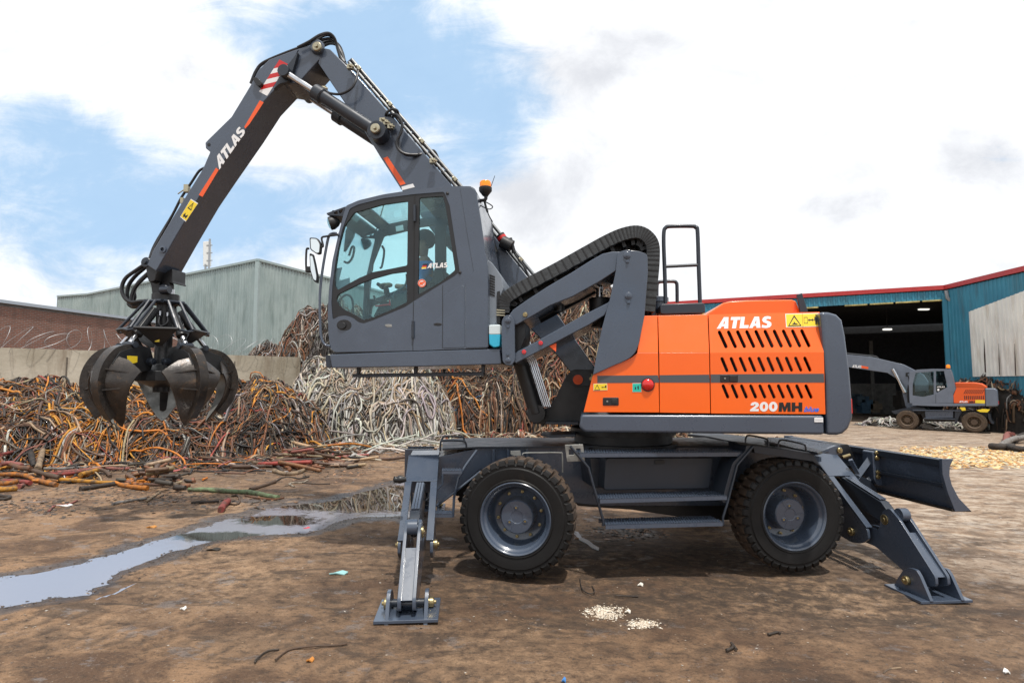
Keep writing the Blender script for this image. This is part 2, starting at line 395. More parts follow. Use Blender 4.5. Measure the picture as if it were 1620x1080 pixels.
def ground_mat():
    m = bpy.data.materials.new('compacted_dirt'); m.use_nodes = True; nt = m.node_tree; N = nt.nodes; L = nt.links; b = N['Principled BSDF']
    tc = N.new('ShaderNodeTexCoord')
    def nz(sc, det=6, rg=.6, st=(1, 1, 1), rot=0.0, dist=0.0):
        mp = N.new('ShaderNodeMapping'); mp.inputs['Scale'].default_value = st; mp.inputs['Rotation'].default_value = (0, 0, rot); L.new(tc.outputs['Object'], mp.inputs[0])
        t = N.new('ShaderNodeTexNoise'); t.inputs['Scale'].default_value = sc; t.inputs['Detail'].default_value = det; t.inputs['Roughness'].default_value = rg; t.inputs['Distortion'].default_value = dist
        L.new(mp.outputs[0], t.inputs['Vector']); return t.outputs['Fac']
    def ramp(f, lo, hi, a=0., c=1.):
        r = N.new('ShaderNodeMapRange'); r.interpolation_type = 'SMOOTHSTEP'; L.new(f, r.inputs[0]); r.inputs[1].default_value = lo; r.inputs[2].default_value = hi; r.inputs[3].default_value = a; r.inputs[4].default_value = c; return r.outputs[0]
    def mix(f, a, c, bt='MIX'):
        x = N.new('ShaderNodeMixRGB'); x.blend_type = bt
        for i, q in enumerate((f, a, c)):
            if isinstance(q, (int, float)): x.inputs[i].default_value = q
            elif isinstance(q, tuple): x.inputs[i].default_value = (*q, 1)
            else: L.new(q, x.inputs[i])
        return x.outputs[0]
    def mth(op, a, c):
        x = N.new('ShaderNodeMath'); x.operation = op; x.use_clamp = False
        for i, q in enumerate((a, c)):
            if isinstance(q, (int, float)): x.inputs[i].default_value = q
            else: L.new(q, x.inputs[i])
        return x.outputs[0]
    at = lambda k: (lambda a: (setattr(a, 'attribute_name', k), a.outputs['Fac'])[1])(N.new('ShaderNodeAttribute'))
    wet, mud, pale = at('wet'), at('mud'), at('pale')
    big = nz(.45, 5, .55); med = nz(1.5, 8, .66, (.8, 1.1, 1), .1, .6); fin = nz(10, 9, .72, (.85, 1, 1)); gr = nz(60, 4, .7); streak = nz(2.6, 7, .62, (.5, 1.15, 1), .12, 1.2)
    c = mix(ramp(med, .42, .58), (.095, .052, .028), (.27, .160, .086))
    c = mix(ramp(big, .42, .66), c, mix(ramp(fin, .35, .65), (.35, .225, .13), (.19, .112, .062)))
    c = mix(ramp(streak, .52, .66, 0, .75), c, (.045, .029, .019))
    c = mix(mth('MULTIPLY', ramp(fin, .54, .64), .6), c, (.05, .031, .02))
    shn = mth('MULTIPLY', ramp(nz(4.5, 8, .7, (.7, 1, 1)), .565, .63), .8); c = mix(mth('MULTIPLY', shn, .55), c, (.20, .185, .18)); bri = ramp(nz(28, 5, .7), .57, .68); c = mix(mth('MULTIPLY', bri, .4), c, (.27, .18, .11))
    c = mix(mth('MULTIPLY', ramp(gr, .62, .72), .6), c, (.40, .34, .26))
    c = mix(mth('MULTIPLY', ramp(gr, .44, .36), .7), c, (.035, .023, .015)); c = mix(mth('MULTIPLY', ramp(nz(24, 6, .75, (.5, 1.2, 1)), .56, .62), .6), c, (.045, .028, .018))
    # pale dusty worn area towards the back right, dark wet mud round the machine with shade mixed into its colour
    c = mix(mth('MULTIPLY', pale, ramp(mth('ADD', fin, mth('MULTIPLY', streak, .8)), .72, 1.02, .95, .25)), c, mix(ramp(streak, .4, .62), (.42, .345, .27), (.27, .205, .15)))
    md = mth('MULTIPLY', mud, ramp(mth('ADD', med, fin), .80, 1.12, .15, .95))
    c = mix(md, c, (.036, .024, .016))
    wt = ramp(mth('ADD', wet, mth('MULTIPLY', mth('SUBTRACT', fin, .5), .5)), .38, .62)
    c = mix(wt, c, mix(.75, c, (.022, .018, .017)))
    L.new(c, b.inputs['Base Color'])
    rg = ramp(fin, .3, .7, .72, .95); damp = mth('MULTIPLY', mud, ramp(med, .48, .62)); rr = mix(mth('MULTIPLY', damp, .5), rg, mix(.5, rg, (.28, .28, .28))); rr = mix(shn, rr, (.30, .30, .30)); rr = mix(wt, rr, ramp(fin, .4, .6, .22, .45))
    L.new(rr, b.inputs['Roughness']); b.inputs['Specular IOR Level'].default_value = .45
    hgt = mth('ADD', mth('MULTIPLY', fin, .6), mth('ADD', mth('MULTIPLY', gr, .22), mth('MULTIPLY', streak, .9)))
    bp = N.new('ShaderNodeBump'); bp.inputs['Distance'].default_value = .05; L.new(mth('SUBTRACT', .75, mth('MULTIPLY', wt, .6)), bp.inputs['Strength']); L.new(hgt, bp.inputs['Height']); L.new(bp.outputs[0], b.inputs['Normal'])
    return m
fineX = np.arange(-9, 9.001, .05); fineY = np.arange(2, 13.001, .05)
far = lambda a, s: np.array([a + s * q for q in (.15, .35, .6, 1, 1.5, 2.2, 3, 4, 5.5, 7, 9, 12, 16, 21, 28, 40, 60, 100, 180, 350, 900)])
GXs = np.concatenate([far(-9, -1)[::-1], fineX, far(9, 1)]); GYs = np.concatenate([far(2, -1)[::-1], fineY, far(13, 1)])
def wetf(X, Y):
    d = sdist(X, Y, PUD) + (fbm(X, Y, 2.2, 3) - .5) * .35
    w = np.clip(.86 - d / .42, 0, 1)
    for (u, v, ru, rv, k) in ((1010, 842, .75, .45, .62), (960, 790, .5, .7, .5), (320, 735, .8, .6, .6), (440, 792, 1.0, .5, .7), (1060, 880, .6, .2, .3), (420, 722, 1.2, .6, .55)):
        p = atg(u, v); w = np.maximum(w, k * np.exp(-(((X - p.x) / ru) ** 2 + ((Y - p.y) / rv) ** 2)) * (.6 + .8 * fbm(X, Y, 3, 5)))
    return w
def mudshadef(X, Y):
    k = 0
    for (x, y, rx, ry, w) in ((1.5, 5.6, 3.4, 1.5, .95), (-.5, 4.2, 1.8, .5, .6), (1.0, 3.6, 2.5, .5, .45), (-6.2, 11.5, 4, 2.4, .5), (-2.2, 4.9, 2.5, .35, .6), (-2.5, 5.9, 1.8, .25, .6), (3.2, 4.1, 2.2, .4, .5)):  # the patch under the machine carries its shade as well as mud
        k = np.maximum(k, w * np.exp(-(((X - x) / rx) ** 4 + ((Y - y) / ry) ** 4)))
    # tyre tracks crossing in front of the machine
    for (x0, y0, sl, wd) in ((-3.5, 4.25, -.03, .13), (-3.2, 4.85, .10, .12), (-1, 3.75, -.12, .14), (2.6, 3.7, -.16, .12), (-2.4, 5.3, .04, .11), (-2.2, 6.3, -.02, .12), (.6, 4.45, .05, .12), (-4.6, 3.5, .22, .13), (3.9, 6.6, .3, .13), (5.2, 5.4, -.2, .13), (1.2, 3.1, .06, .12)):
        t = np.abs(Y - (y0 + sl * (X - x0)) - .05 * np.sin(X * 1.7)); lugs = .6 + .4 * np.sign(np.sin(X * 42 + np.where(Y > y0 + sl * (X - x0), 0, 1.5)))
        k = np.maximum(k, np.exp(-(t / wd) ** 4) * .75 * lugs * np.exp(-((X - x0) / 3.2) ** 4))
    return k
def palef(X, Y): return np.clip((X - 1.0 + (fbm(X, Y, .5, 8) - .5) * 3) / 3.5, 0, 1) * np.clip((Y - 4.6 + (fbm(X, Y, .7, 11) - .5) * 3) / 2.0, 0, 1) * (1 - .9 * np.exp(-(((X - 1.5) / 2.6) ** 4 + ((Y - 6.6) / 1.9) ** 4)))
def gheight(X, Y):
    w = sdist(X, Y, PUD); near = np.exp(-((X / 12) ** 8)) * (Y < 14)
    h = zgv(X, Y) + near * ((fbm(X, Y, 1.3, 21) - .5) * .03 + (fbm(X, Y, 7, 22, 3) - .5) * .016) * np.clip(w / .5, 0, 1) - near * .012 * np.clip(-w / .2, 0, 1)
    h -= near * .012 * mudshadef(X, Y) * (Y < 5.2)
    return h + near * np.where(w < .35, np.clip(w + .17 + (fbm(X * .6, Y, 3.4, 36) - .5) * .16 + (fbm(X * .6, Y * 1.4, 9, 37, 4) - .5) * .34, -.25, .35) * .045 - .006, 0.0) * np.clip((.35 - w) / .2, 0, 1)
kind(grid_mesh('ground', GXs, GYs, gheight, ground_mat(), {'wet': wetf, 'mud': mudshadef, 'pale': palef}), 'structure')
def ghp(x, y): return float(gheight(np.array([[x]]), np.array([[y]]))[0, 0])
# water film: an irregular sheet just over the mud
def water_mat():
    m = bpy.data.materials.new('puddle_water'); m.use_nodes = True; nt = m.node_tree; N = nt.nodes; L = nt.links; b = N['Principled BSDF']
    b.inputs['Roughness'].default_value = .03; b.inputs['Specular IOR Level'].default_value = .5; b.inputs['IOR'].default_value = 2.3
    tc = N.new('ShaderNodeTexCoord'); t = N.new('ShaderNodeTexNoise'); t.inputs['Scale'].default_value = 9; t.inputs['Detail'].default_value = 5; L.new(tc.outputs['Object'], t.inputs[0])
    at = N.new('ShaderNodeAttribute'); at.attribute_name = 'dark_mirror'; ad = N.new('ShaderNodeMath'); ad.operation = 'MULTIPLY_ADD'; L.new(t.outputs[0], ad.inputs[0]); ad.inputs[1].default_value = .9; L.new(at.outputs['Fac'], ad.inputs[2])
    r = N.new('ShaderNodeMapRange'); L.new(ad.outputs[0], r.inputs[0]); r.inputs[1].default_value = .75; r.inputs[2].default_value = 1.0; r.inputs[3].default_value = .13; r.inputs[4].default_value = .02; L.new(r.outputs[0], b.inputs['Roughness']); cm = N.new('ShaderNodeMixRGB'); cm.inputs[1].default_value = (.22, .22, .26, 1); cm.inputs[2].default_value = (.022, .016, .012, 1); cr_ = N.new('ShaderNodeMapRange'); L.new(ad.outputs[0], cr_.inputs[0]); cr_.inputs[1].default_value = .75; cr_.inputs[2].default_value = 1.0; L.new(cr_.outputs[0], cm.inputs[0]); L.new(cm.outputs[0], b.inputs['Base Color'])  # pale silt base, lightened to hold the sky's reflection in its colour
    bp = N.new('ShaderNodeBump'); bp.inputs['Distance'].default_value = .01; L.new(t.outputs[0], bp.inputs['Height']); r2 = N.new('ShaderNodeMapRange'); L.new(ad.outputs[0], r2.inputs[0]); r2.inputs[1].default_value = .75; r2.inputs[2].default_value = 1.0; r2.inputs[3].default_value = .10; r2.inputs[4].default_value = .015
    L.new(r2.outputs[0], bp.inputs['Strength']); L.new(bp.outputs[0], b.inputs['Normal']); return m
xs = np.arange(-9, 0.2, .03); ys = np.arange(4.2, 11.5, .03); X, Y = np.meshgrid(xs, ys); D = sdist(X, Y, PUD); D2 = D - .28
keep = (D2 < 0); n_, m_ = X.shape; cells = keep[:-1, :-1] & keep[1:, :-1] & keep[:-1, 1:] & keep[1:, 1:]
idx = -np.ones(X.shape, int); used = np.zeros(X.shape, bool); used[:-1, :-1] |= cells; used[1:, :-1] |= cells; used[:-1, 1:] |= cells; used[1:, 1:] |= cells; idx[used] = np.arange(used.sum())
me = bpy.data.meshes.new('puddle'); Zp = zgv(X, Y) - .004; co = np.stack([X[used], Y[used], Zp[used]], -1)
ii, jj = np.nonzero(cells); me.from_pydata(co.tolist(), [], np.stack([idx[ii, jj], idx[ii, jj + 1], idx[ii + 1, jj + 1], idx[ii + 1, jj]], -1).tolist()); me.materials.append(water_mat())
dark_mirror = np.zeros(X.shape)  # dark mirror zones, without the pale painted sky reflection
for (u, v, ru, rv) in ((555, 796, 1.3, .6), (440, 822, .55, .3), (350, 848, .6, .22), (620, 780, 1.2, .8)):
    p = atg(u, v); dark_mirror = np.maximum(dark_mirror, np.exp(-(((X - p.x) / ru) ** 2 + ((Y - p.y) / rv) ** 2)))
a = me.attributes.new('dark_mirror', 'FLOAT', 'POINT'); a.data.foreach_set('value', dark_mirror[used].astype(np.float32)); me.polygons.foreach_set('use_smooth', [True] * len(me.polygons))
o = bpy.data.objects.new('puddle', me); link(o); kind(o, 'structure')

# ------------------------------------------------------------------ buildings
def wallmat(name, c1, c2, period, kindw='sheet', stain=(.1, .08, .06), rough=.6, bumpk=.5):
    "profiled sheet / brick / concrete"
    m = bpy.data.materials.new(name); m.use_nodes = True; nt = m.node_tree; N = nt.nodes; L = nt.links; b = N['Principled BSDF']; b.inputs['Roughness'].default_value = rough
    uv = N.new('ShaderNodeUVMap'); tc = N.new('ShaderNodeTexCoord')
    t = N.new('ShaderNodeTexNoise'); mp = N.new('ShaderNodeMapping'); mp.inputs['Scale'].default_value = (1.6, .22, 1); L.new(uv.outputs[0], mp.inputs[0]); L.new(mp.outputs[0], t.inputs[0]); t.inputs['Scale'].default_value = 1.0; t.inputs['Detail'].default_value = 8; t.inputs['Roughness'].default_value = .65
    r = N.new('ShaderNodeMapRange'); L.new(t.outputs[0], r.inputs[0]); r.inputs[1].default_value = .50; r.inputs[2].default_value = .68; r.inputs[4].default_value = .75
    t2 = N.new('ShaderNodeTexNoise'); L.new(uv.outputs[0], t2.inputs[0]); t2.inputs['Scale'].default_value = .6; t2.inputs['Detail'].default_value = 6
    if kindw == 'brick':
        br = N.new('ShaderNodeTexBrick'); L.new(uv.outputs[0], br.inputs[0]); br.inputs['Scale'].default_value = 1; br.inputs['Brick Width'].default_value = .23; br.inputs['Row Height'].default_value = .078; br.inputs['Mortar Size'].default_value = .012
        br.inputs['Color1'].default_value = (*c1, 1); br.inputs['Color2'].default_value = (*c2, 1); br.inputs['Mortar'].default_value = (.22, .18, .16, 1); base = br.outputs[0]
    else:
        mx = N.new('ShaderNodeMixRGB'); mx.inputs[1].default_value = (*c1, 1); mx.inputs[2].default_value = (*c2, 1); r3 = N.new('ShaderNodeMapRange'); L.new(t2.outputs[0], r3.inputs[0]); r3.inputs[1].default_value = .35; r3.inputs[2].default_value = .65; L.new(r3.outputs[0], mx.inputs[0]); base = mx.outputs[0]
    mx = N.new('ShaderNodeMixRGB'); L.new(r.outputs[0], mx.inputs[0]); L.new(base, mx.inputs[1]); mx.inputs[2].default_value = (*stain, 1); L.new(mx.outputs[0], b.inputs['Base Color'])
    bp = N.new('ShaderNodeBump'); bp.inputs['Strength'].default_value = bumpk; bp.inputs['Distance'].default_value = .02; t3 = N.new('ShaderNodeTexNoise'); t3.inputs['Scale'].default_value = 8; t3.inputs['Detail'].default_value = 6; L.new(tc.outputs['Object'], t3.inputs[0]); L.new(t3.outputs[0], bp.inputs['Height']); L.new(bp.outputs[0], b.inputs['Normal'])
    return m
def wall_sheet(name, a, b, z0, z1, mt, parent, prof=None, thick=.06, z1b=None, z0b=None):
    "a wall from a to b; prof=(period, depth) makes real ribs; z1b: other height at b"
    a, b = Vector((a[0], a[1], 0)), Vector((b[0], b[1], 0)); d = b - a; L_ = d.length; d.normalize(); n = Vector((d.y, -d.x, 0))
    if n.dot(-((a + b) / 2)) < 0: n = -n       # n looks at the yard
    xs = [0]; hs = [0]
    if prof:
        p, dep = prof; k = 0
        xs, hs = [], []
        while k * p < L_:
            for q, h in ((0, 0), (.5, 0), (.6, 1), (.9, 1)): xs.append(min(L_, (k + q) * p)); hs.append(h * dep)
            k += 1
        xs.append(L_); hs.append(0)
    else: xs, hs = [0, L_], [0, 0]
    z1b = z1 if z1b is None else z1b; z0b = z0 if z0b is None else z0b; vs = []; fs = []; uvs = []
    for x, h in zip(xs, hs):
        t = x / L_; p = a + d * x + n * h
        for z in (z0 + (z0b - z0) * t, z1 + (z1b - z1) * t): vs.append(Vector((p.x, p.y, z))); uvs.append((x, z))
    k = len(xs)
    for i in range(k - 1): fs.append((2 * i, 2 * i + 2, 2 * i + 3, 2 * i + 1))
    # back
    b0 = len(vs)
    for x in (0, L_):
        t = x / L_; p = a + d * x - n * thick
        for z in (z0 + (z0b - z0) * t, z1 + (z1b - z1) * t): vs.append(Vector((p.x, p.y, z))); uvs.append((x, z))
    fs.append((b0, b0 + 1, b0 + 3, b0 + 2)); fs.append((0, 1, b0 + 1, b0)); fs.append((2 * k - 2, b0 + 2, b0 + 3, 2 * k - 1))
    fs.append(tuple([2 * i + 1 for i in range(k)] + [b0 + 3, b0 + 1])); fs.append(tuple([2 * i for i in reversed(range(k))] + [b0, b0 + 2]))
    loc = root_loc(parent); me = bpy.data.meshes.new(name); me.from_pydata([tuple(v - loc) for v in vs], [], fs); me.materials.append(mt); ul = me.uv_layers.new(name='UVMap')
    for lp in me.loops: ul.data[lp.index].uv = uvs[lp.vertex_index]
    me.update(); o = bpy.data.objects.new(name, me); link(o, parent); return o
def seg3(a, b, z): return [Vector((a[0], a[1], z)), Vector((b[0], b[1], z))]
GRN = wallmat('pale_green_cladding', (.25, .32, .315), (.33, .40, .39), .3, stain=(.14, .19, .18))
# grey green warehouse on the left
ba, bb, bc_ = (-17.2, 38.0), (-39.5, 52.6), (-13.2, 48.5)
g1 = thing('warehouse', 'tall pale grey green clad warehouse behind the brick wall on the left', 'building', (ba[0], ba[1], zg(*ba)))
ZR = CAMZ + (608 - 407.5) * 38 / 900
wall_sheet('wall', ba, bb, 0, ZR, GRN, g1, (.30, .03)); wall_sheet('wall', ba, (-8.2, 60), 0, ZR, GRN, g1, (.30, .03))
bd = (-43.5, 54.0); wall_sheet('wall', bb, bd, 0, ZR - .15, GRN, g1, (.30, .03)); wall_sheet('wall', bd, (-38, 70), 0, ZR - .15, GRN, g1)
m = M(); pts = [(-17.2, 38), (-39.5, 52.6), (-43.5, 54), (-38, 75), (-8.2, 60)]; m.prism([Vector((x, y, ZR - .3)) for x, y in pts], (0, 0, .12)); m.build('roof', mat('roof_sheet', (.3, .33, .33), .6), g1)
TRIM = mat('cladding_trim', (.33, .41, .41), .5, var=.1)
m = M()
for a_, b_ in ((ba, bb), (ba, (-8.2, 60)), (bb, bd)):
    A_, B_ = seg3(a_, b_, ZR + .02); dd = (B_ - A_).normalized(); nn = Vector((dd.y, -dd.x, 0)); nn = nn if nn.dot(-A_) > 0 else -nn
    m.prism([A_ + nn * .09, B_ + nn * .09, B_ - nn * .2, A_ - nn * .2], (0, 0, -.16))
A_ = Vector((ba[0], ba[1], 0)); m.box(A_ + Vector((0, -.03, ZR / 2)), (.12, 0, 0), (0, .12, 0), (0, 0, ZR / 2 - .2)); m.build('roof_trim', TRIM, g1)
# antenna on its roof
an = thing('antenna_mast', 'white panel antenna with thin grey pole on the warehouse roof', 'antenna', tuple(atY(326, 432, 47)))
p = lambda u, v: atY(u, v, 46)
m = M(); m.prism([p(321, 421), p(321, 382), p(331, 381), p(331, 420)], (0, .35, 0)); m.build('antenna_panel', mat('white_plastic', (.7, .7, .68), .5), an, .04)
m = M(); m.tube([p(330, 440), p(332, 378)], .08, 8); m.tube([p(325, 440), p(325, 418)], .08, 8)
for v in (388, 400, 412): m.tube([p(327, v), p(336, v)], .04, 6)
m.build('pole', mat('galvanised_steel', (.35, .36, .37), .45, .7), an)
# brick building
BRK = wallmat('weathered_brick', (.24, .10, .065), (.16, .072, .05), .3, 'brick', stain=(.12, .075, .06), rough=.85)
w0, w1 = (-23.2, 16.0), (-19.7, 34.0); g2 = thing('brick_building', 'low red brown brick building with a pale metal coping, behind the razor wire', 'building', (w0[0], w0[1], .4))
ZB = CAMZ + 3.47; wall_sheet('wall', w0, w1, 0, ZB, BRK, g2); wall_sheet('wall', w1, (-32, 37), 0, ZB, BRK, g2)
m = M(); A_, B_ = Vector((w0[0], w0[1], ZB)), Vector((w1[0], w1[1], ZB)); m.prism([A_ + Vector((.12, 0, -.03)), B_ + Vector((.12, 0, -.03)), B_ + Vector((-.35, 0, -.03)), A_ + Vector((-.35, 0, -.03))], (0, 0, .14)); m.build('coping', mat('zinc_coping', (.42, .47, .52), .4, .5), g2)
m = M(); m.prism([(-23.2, 16, ZB - .15), (-19.7, 34, ZB - .15), (-32, 37, ZB - .15), (-36, 16, ZB - .15)], (0, 0, .1)); m.build('roof', MATS['roof_sheet'], g2)
# concrete retaining wall
CON = wallmat('stained_concrete', (.52, .47, .38), (.33, .29, .22), .3, stain=(.15, .10, .06), rough=.9)
c0, c1 = (-20.5, 13.6), (-8.93, 24.0); g3 = thing('concrete_wall', 'stained cream concrete retaining wall behind the cable heaps', 'wall', (c1[0], c1[1], .2))
z0_, z1_ = CAMZ + 60 * 17.2 / 900, CAMZ + 43 * 24 / 900
wall_sheet('wall_panel', c0, c1, -.2, z0_, CON, g3, None, .35, z1b=z1_)
m = M(); ex = Vector((1.4, 1.25, 0)).normalized()
for k in range(1, 6):
    p = Vector((c0[0], c0[1], 0)).lerp(Vector((c1[0], c1[1], 0)), k / 6); m.box(p + Vector((.012, -.012, 1.2)), ex * .02, Vector((-ex.y, ex.x, 0)) * .01, Vector((0, 0, 1.5)))
m.build('panel_joint', mat('joint_mortar', (.12, .1, .08), .9), g3)
# razor wire coils along the wall
WIRE = mat('galvanised_wire', (.42, .43, .44), .5, .6)
A_, B_ = Vector((c0[0], c0[1], z0_ + .30)), Vector((c1[0], c1[1], z1_ + .30)); dd = (B_ - A_); L_ = dd.length; dd.normalize(); sd = Vector((-dd.y, dd.x, 0)); pts = []
nturn = 34; N_ = nturn * 18
for i in range(N_):
    a = i / 18 * 2 * math.pi; r_ = .36 + .10 * math.sin(i * .081) + .05 * math.sin(i * .31 + 1); s = i / N_ * L_ + (.30 + .16 * math.sin(i * .05)) * math.sin(a * 1.07)
    pts.append(A_ + dd * s + sd * math.cos(a) * r_ + Vector((0, 0, math.sin(a) * r_)))
wr = M().tube(pts, .006, 4).build('razor_wire', WIRE); tag(wr, 'loose coil of razor wire along the top of the concrete wall', 'razor wire')

# blue shed on the right
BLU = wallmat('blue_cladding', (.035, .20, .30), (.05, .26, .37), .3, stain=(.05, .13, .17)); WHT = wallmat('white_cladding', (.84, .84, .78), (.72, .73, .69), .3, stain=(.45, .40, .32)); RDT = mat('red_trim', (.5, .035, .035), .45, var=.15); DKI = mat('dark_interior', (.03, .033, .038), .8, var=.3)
s0 = (27.7, 36.0); s1 = (8.5, 45.4); s2 = (27.0, 25.5)
shed = thing('industrial_shed', 'large blue corrugated shed with a red roof edge and a wide dark opening', 'building', (s0[0], s0[1], zg(*s0)))
zE = CAMZ + (608 - 457) * 36 / 900; zg0 = -1.3
d1 = (Vector((*s1, 0)) - Vector((*s0, 0))).normalized(); nin = Vector((-d1.y, d1.x, 0)); nin = nin if nin.y > 0 else -nin
wall_sheet('fascia', s0, s1, zE - .62, zE - .05, BLU, shed, (.30, .04), z1b=zE - .05 + .05, z0b=zE - .72)
zR2 = CAMZ + (608 - 428.5) * 30.5 / 900 + .95
wall_sheet('wall', s0, s2, -.3 + .9, zE - .05, BLU, shed, (.30, .04), z1b=zE - .12)
BASE = wallmat('blue_base_wall', (.10, .22, .27), (.05, .14, .19), .3, stain=(.15, .14, .12), rough=.8); wall_sheet('base_wall', (s0[0] + .12, s0[1]), (s2[0] + .12, s2[1]), -1.4, .75, BASE, shed)
# white panel on the side wall
sA, sB = Vector((*s0, 0)), Vector((*s2, 0)); sd_ = (sB - sA).normalized(); sn = Vector((sd_.y, -sd_.x, 0)); sn = sn if sn.x < 0 else -sn
SP_ = Plane((s0[0] - .07, s0[1]), d=(sd_.x, sd_.y)); SPn = Plane((s0[0] - .07, s0[1]), d=(-sd_.x, -sd_.y))
pl_s = SP_ if SP_.n.x > 0 else SPn
pc = [pl_s.at(*q) for q in zz('sh', [(930, 296), (1290, 160), (1290, 612), (948, 622)])]
tA, tB = (pc[0] - sA).dot(sd_), (pc[1] - sA).dot(sd_)
a_ = sA + sd_ * tA + sn * .075; b_ = sA + sd_ * min(tB, 10.4) + sn * .075
wp = wall_sheet('white_cladding', (a_.x, a_.y), (b_.x, b_.y), pc[3].z, pc[0].z, WHT, shed, (.30, .045), .02, z1b=pc[1].z)
m = M()
for (x, y0, y1, w) in ((1006, 430, 600, 6), (1080, 455, 612, 4), (1160, 455, 615, 4)): m.prism([pl_s.at(*q, -.07) for q in zz('sh', [(x, y0), (x + w, (y0 + y1) / 2), (x + w * 1.6, y1), (x + w * .8, y1), (x, (y0 + y1) / 2)])], sn * .01)
m.build('cladding_tear', mat('rust_dark', (.04, .02, .015), .9), wp, split=True)
m = M(); e0 = sA + Vector((0, 0, zE)); e1 = Vector((*s1, zE + .05)); e2 = Vector((*s2, zE - .07))
m.prism([e0 - nin * .12, e1 - nin * .12, e1 - nin * .12 + Vector((0, 0, .28)), e0 - nin * .12 + Vector((0, 0, .28))], nin * .12)
m.prism([e0 + sn * .14, e2 + sn * .14, e2 + sn * .14 + Vector((0, 0, .28)), e0 + sn * .14 + Vector((0, 0, .28))], sn * -.12)
m.build('roof_edge', RDT, shed)
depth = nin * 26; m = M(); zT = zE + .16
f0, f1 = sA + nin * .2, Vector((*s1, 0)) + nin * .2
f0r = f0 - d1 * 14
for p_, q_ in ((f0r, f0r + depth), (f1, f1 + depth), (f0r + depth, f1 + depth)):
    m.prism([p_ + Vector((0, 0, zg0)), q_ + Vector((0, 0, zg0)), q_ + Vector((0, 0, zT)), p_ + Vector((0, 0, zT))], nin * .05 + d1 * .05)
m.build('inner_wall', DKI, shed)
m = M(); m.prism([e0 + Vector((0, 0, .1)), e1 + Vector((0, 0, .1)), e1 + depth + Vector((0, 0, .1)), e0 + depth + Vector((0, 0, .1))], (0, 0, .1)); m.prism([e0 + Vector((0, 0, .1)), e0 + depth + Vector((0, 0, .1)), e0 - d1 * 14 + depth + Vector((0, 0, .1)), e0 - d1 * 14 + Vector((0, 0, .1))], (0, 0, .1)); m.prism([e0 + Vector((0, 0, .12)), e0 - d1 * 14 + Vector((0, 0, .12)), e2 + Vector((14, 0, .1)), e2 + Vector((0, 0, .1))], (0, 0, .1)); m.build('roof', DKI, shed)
m = M()
for k in range(5): p_ = f0 + d1 * (2 + k * 4.6) + nin * 20; m.box(p_ + Vector((0, 0, 2)), d1 * .15, nin * .15, (0, 0, 4))
pl_b = [f0 + nin * 21, f1 + nin * 21]; m.prism([pl_b[0] + Vector((0, 0, -1.3)), pl_b[1] + Vector((0, 0, -1.3)), pl_b[1] + Vector((0, 0, 1.9)), pl_b[0] + Vector((0, 0, 1.9))], nin * .1)
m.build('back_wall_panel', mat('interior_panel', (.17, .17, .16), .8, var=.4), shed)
m = M(); j = sA + d1 * .1; m.box(j + Vector((0, 0, zE / 2 - .8)) - nin * .05, d1 * .12, nin * .1, (0, 0, zE / 2 + .55)); m.build('door_jamb', BLU, shed)
m = M(); g_ = sA - nin * .2; m.tube([g_ + Vector((0, 0, zE - .1)), g_ + Vector((.0, -.05, zE - .55)), g_ + Vector((.75, -.3, zE - 1.5))], .12, 8); m.build('downpipe', MATS['galvanised_steel'], shed)
YST = mat('dusty_yellow_strip', (.55, .45, .16), .7, var=.6, vscale=2)
m = M()
for k in range(14):
    if k in (4, 9): continue
    p_ = sA + d1 * (.6 + k * 1.45) - nin * .03 + Vector((0, 0, zE - .68 - .008 * k)); m.box(p_, d1 * .66, nin * .05, (0, 0, .05))
m.build('rail_strip', YST, shed, .02, split=True)
for (x, y) in ((703, 283), (520, 384)):
    p_ = atY(*zz('sh', [(x, y)])[0], 46); o = thing('shed_lamp', ('right and higher' if y < 300 else 'left and lower') + ' of the two lit lamps in the dark shed', 'lamp', tuple(p_), 'lamps in the shed')
    M().box(p_, (.40 if y < 300 else .32, 0, 0), (0, .15, 0), (0, 0, .07)).build('lamp_body', mat('lamp_glow', (.8, .8, .8), .5, emit=((1, .98, .9), 1.0)), o, .05)
    M().tube([p_ + Vector((0, 0, .14)), Vector((p_.x, p_.y, zE + .1))], .03, 6).build('lamp_cord', BLACK, o)
# equipment standing in the shed
for k, (x, y, w, h, c) in enumerate(((400, 760, 55, 45, (.04, .10, .16)), (445, 770, 60, 30, (.16, .13, .09)), (585, 745, 30, 60, (.10, .09, .08)), (370, 735, 40, 30, (.05, .09, .12)))):
    p_ = atY(*zz('sh', [(x, y)])[0], 52); ws, hs = w / 3.176 * 52 / 900 / 2, h / 3.176 * 52 / 900 / 2; m = M()
    m.box(p_, (ws, 0, 0), (0, .6, 0), (0, 0, hs)); m.box(p_ + Vector((ws * .3, 0, hs * 1.3)), (ws * .3, 0, 0), (0, .4, 0), (0, 0, hs * .5)); m.box(p_ + Vector((0, 0, -hs * 1.4)), (ws * .8, 0, 0), (0, .4, 0), (0, 0, hs * .5))
    m.tube([p_ + Vector((-ws, 0, hs)), p_ + Vector((-ws * 1.3, 0, hs * 1.7)), p_ + Vector((-ws * .4, 0, hs * 1.5))], .06, 6)
    o = m.build('shed_machine', mat('old_machine_%d' % k, c, .6, var=.4), None, .03)
    tag(o, ['blue workbench machine in the shadow of the shed', 'brown pallet of parts low on the shed floor', 'narrow grey cabinet beside the shed column', 'small blue motor unit at the left in the shed'][k], 'machine')
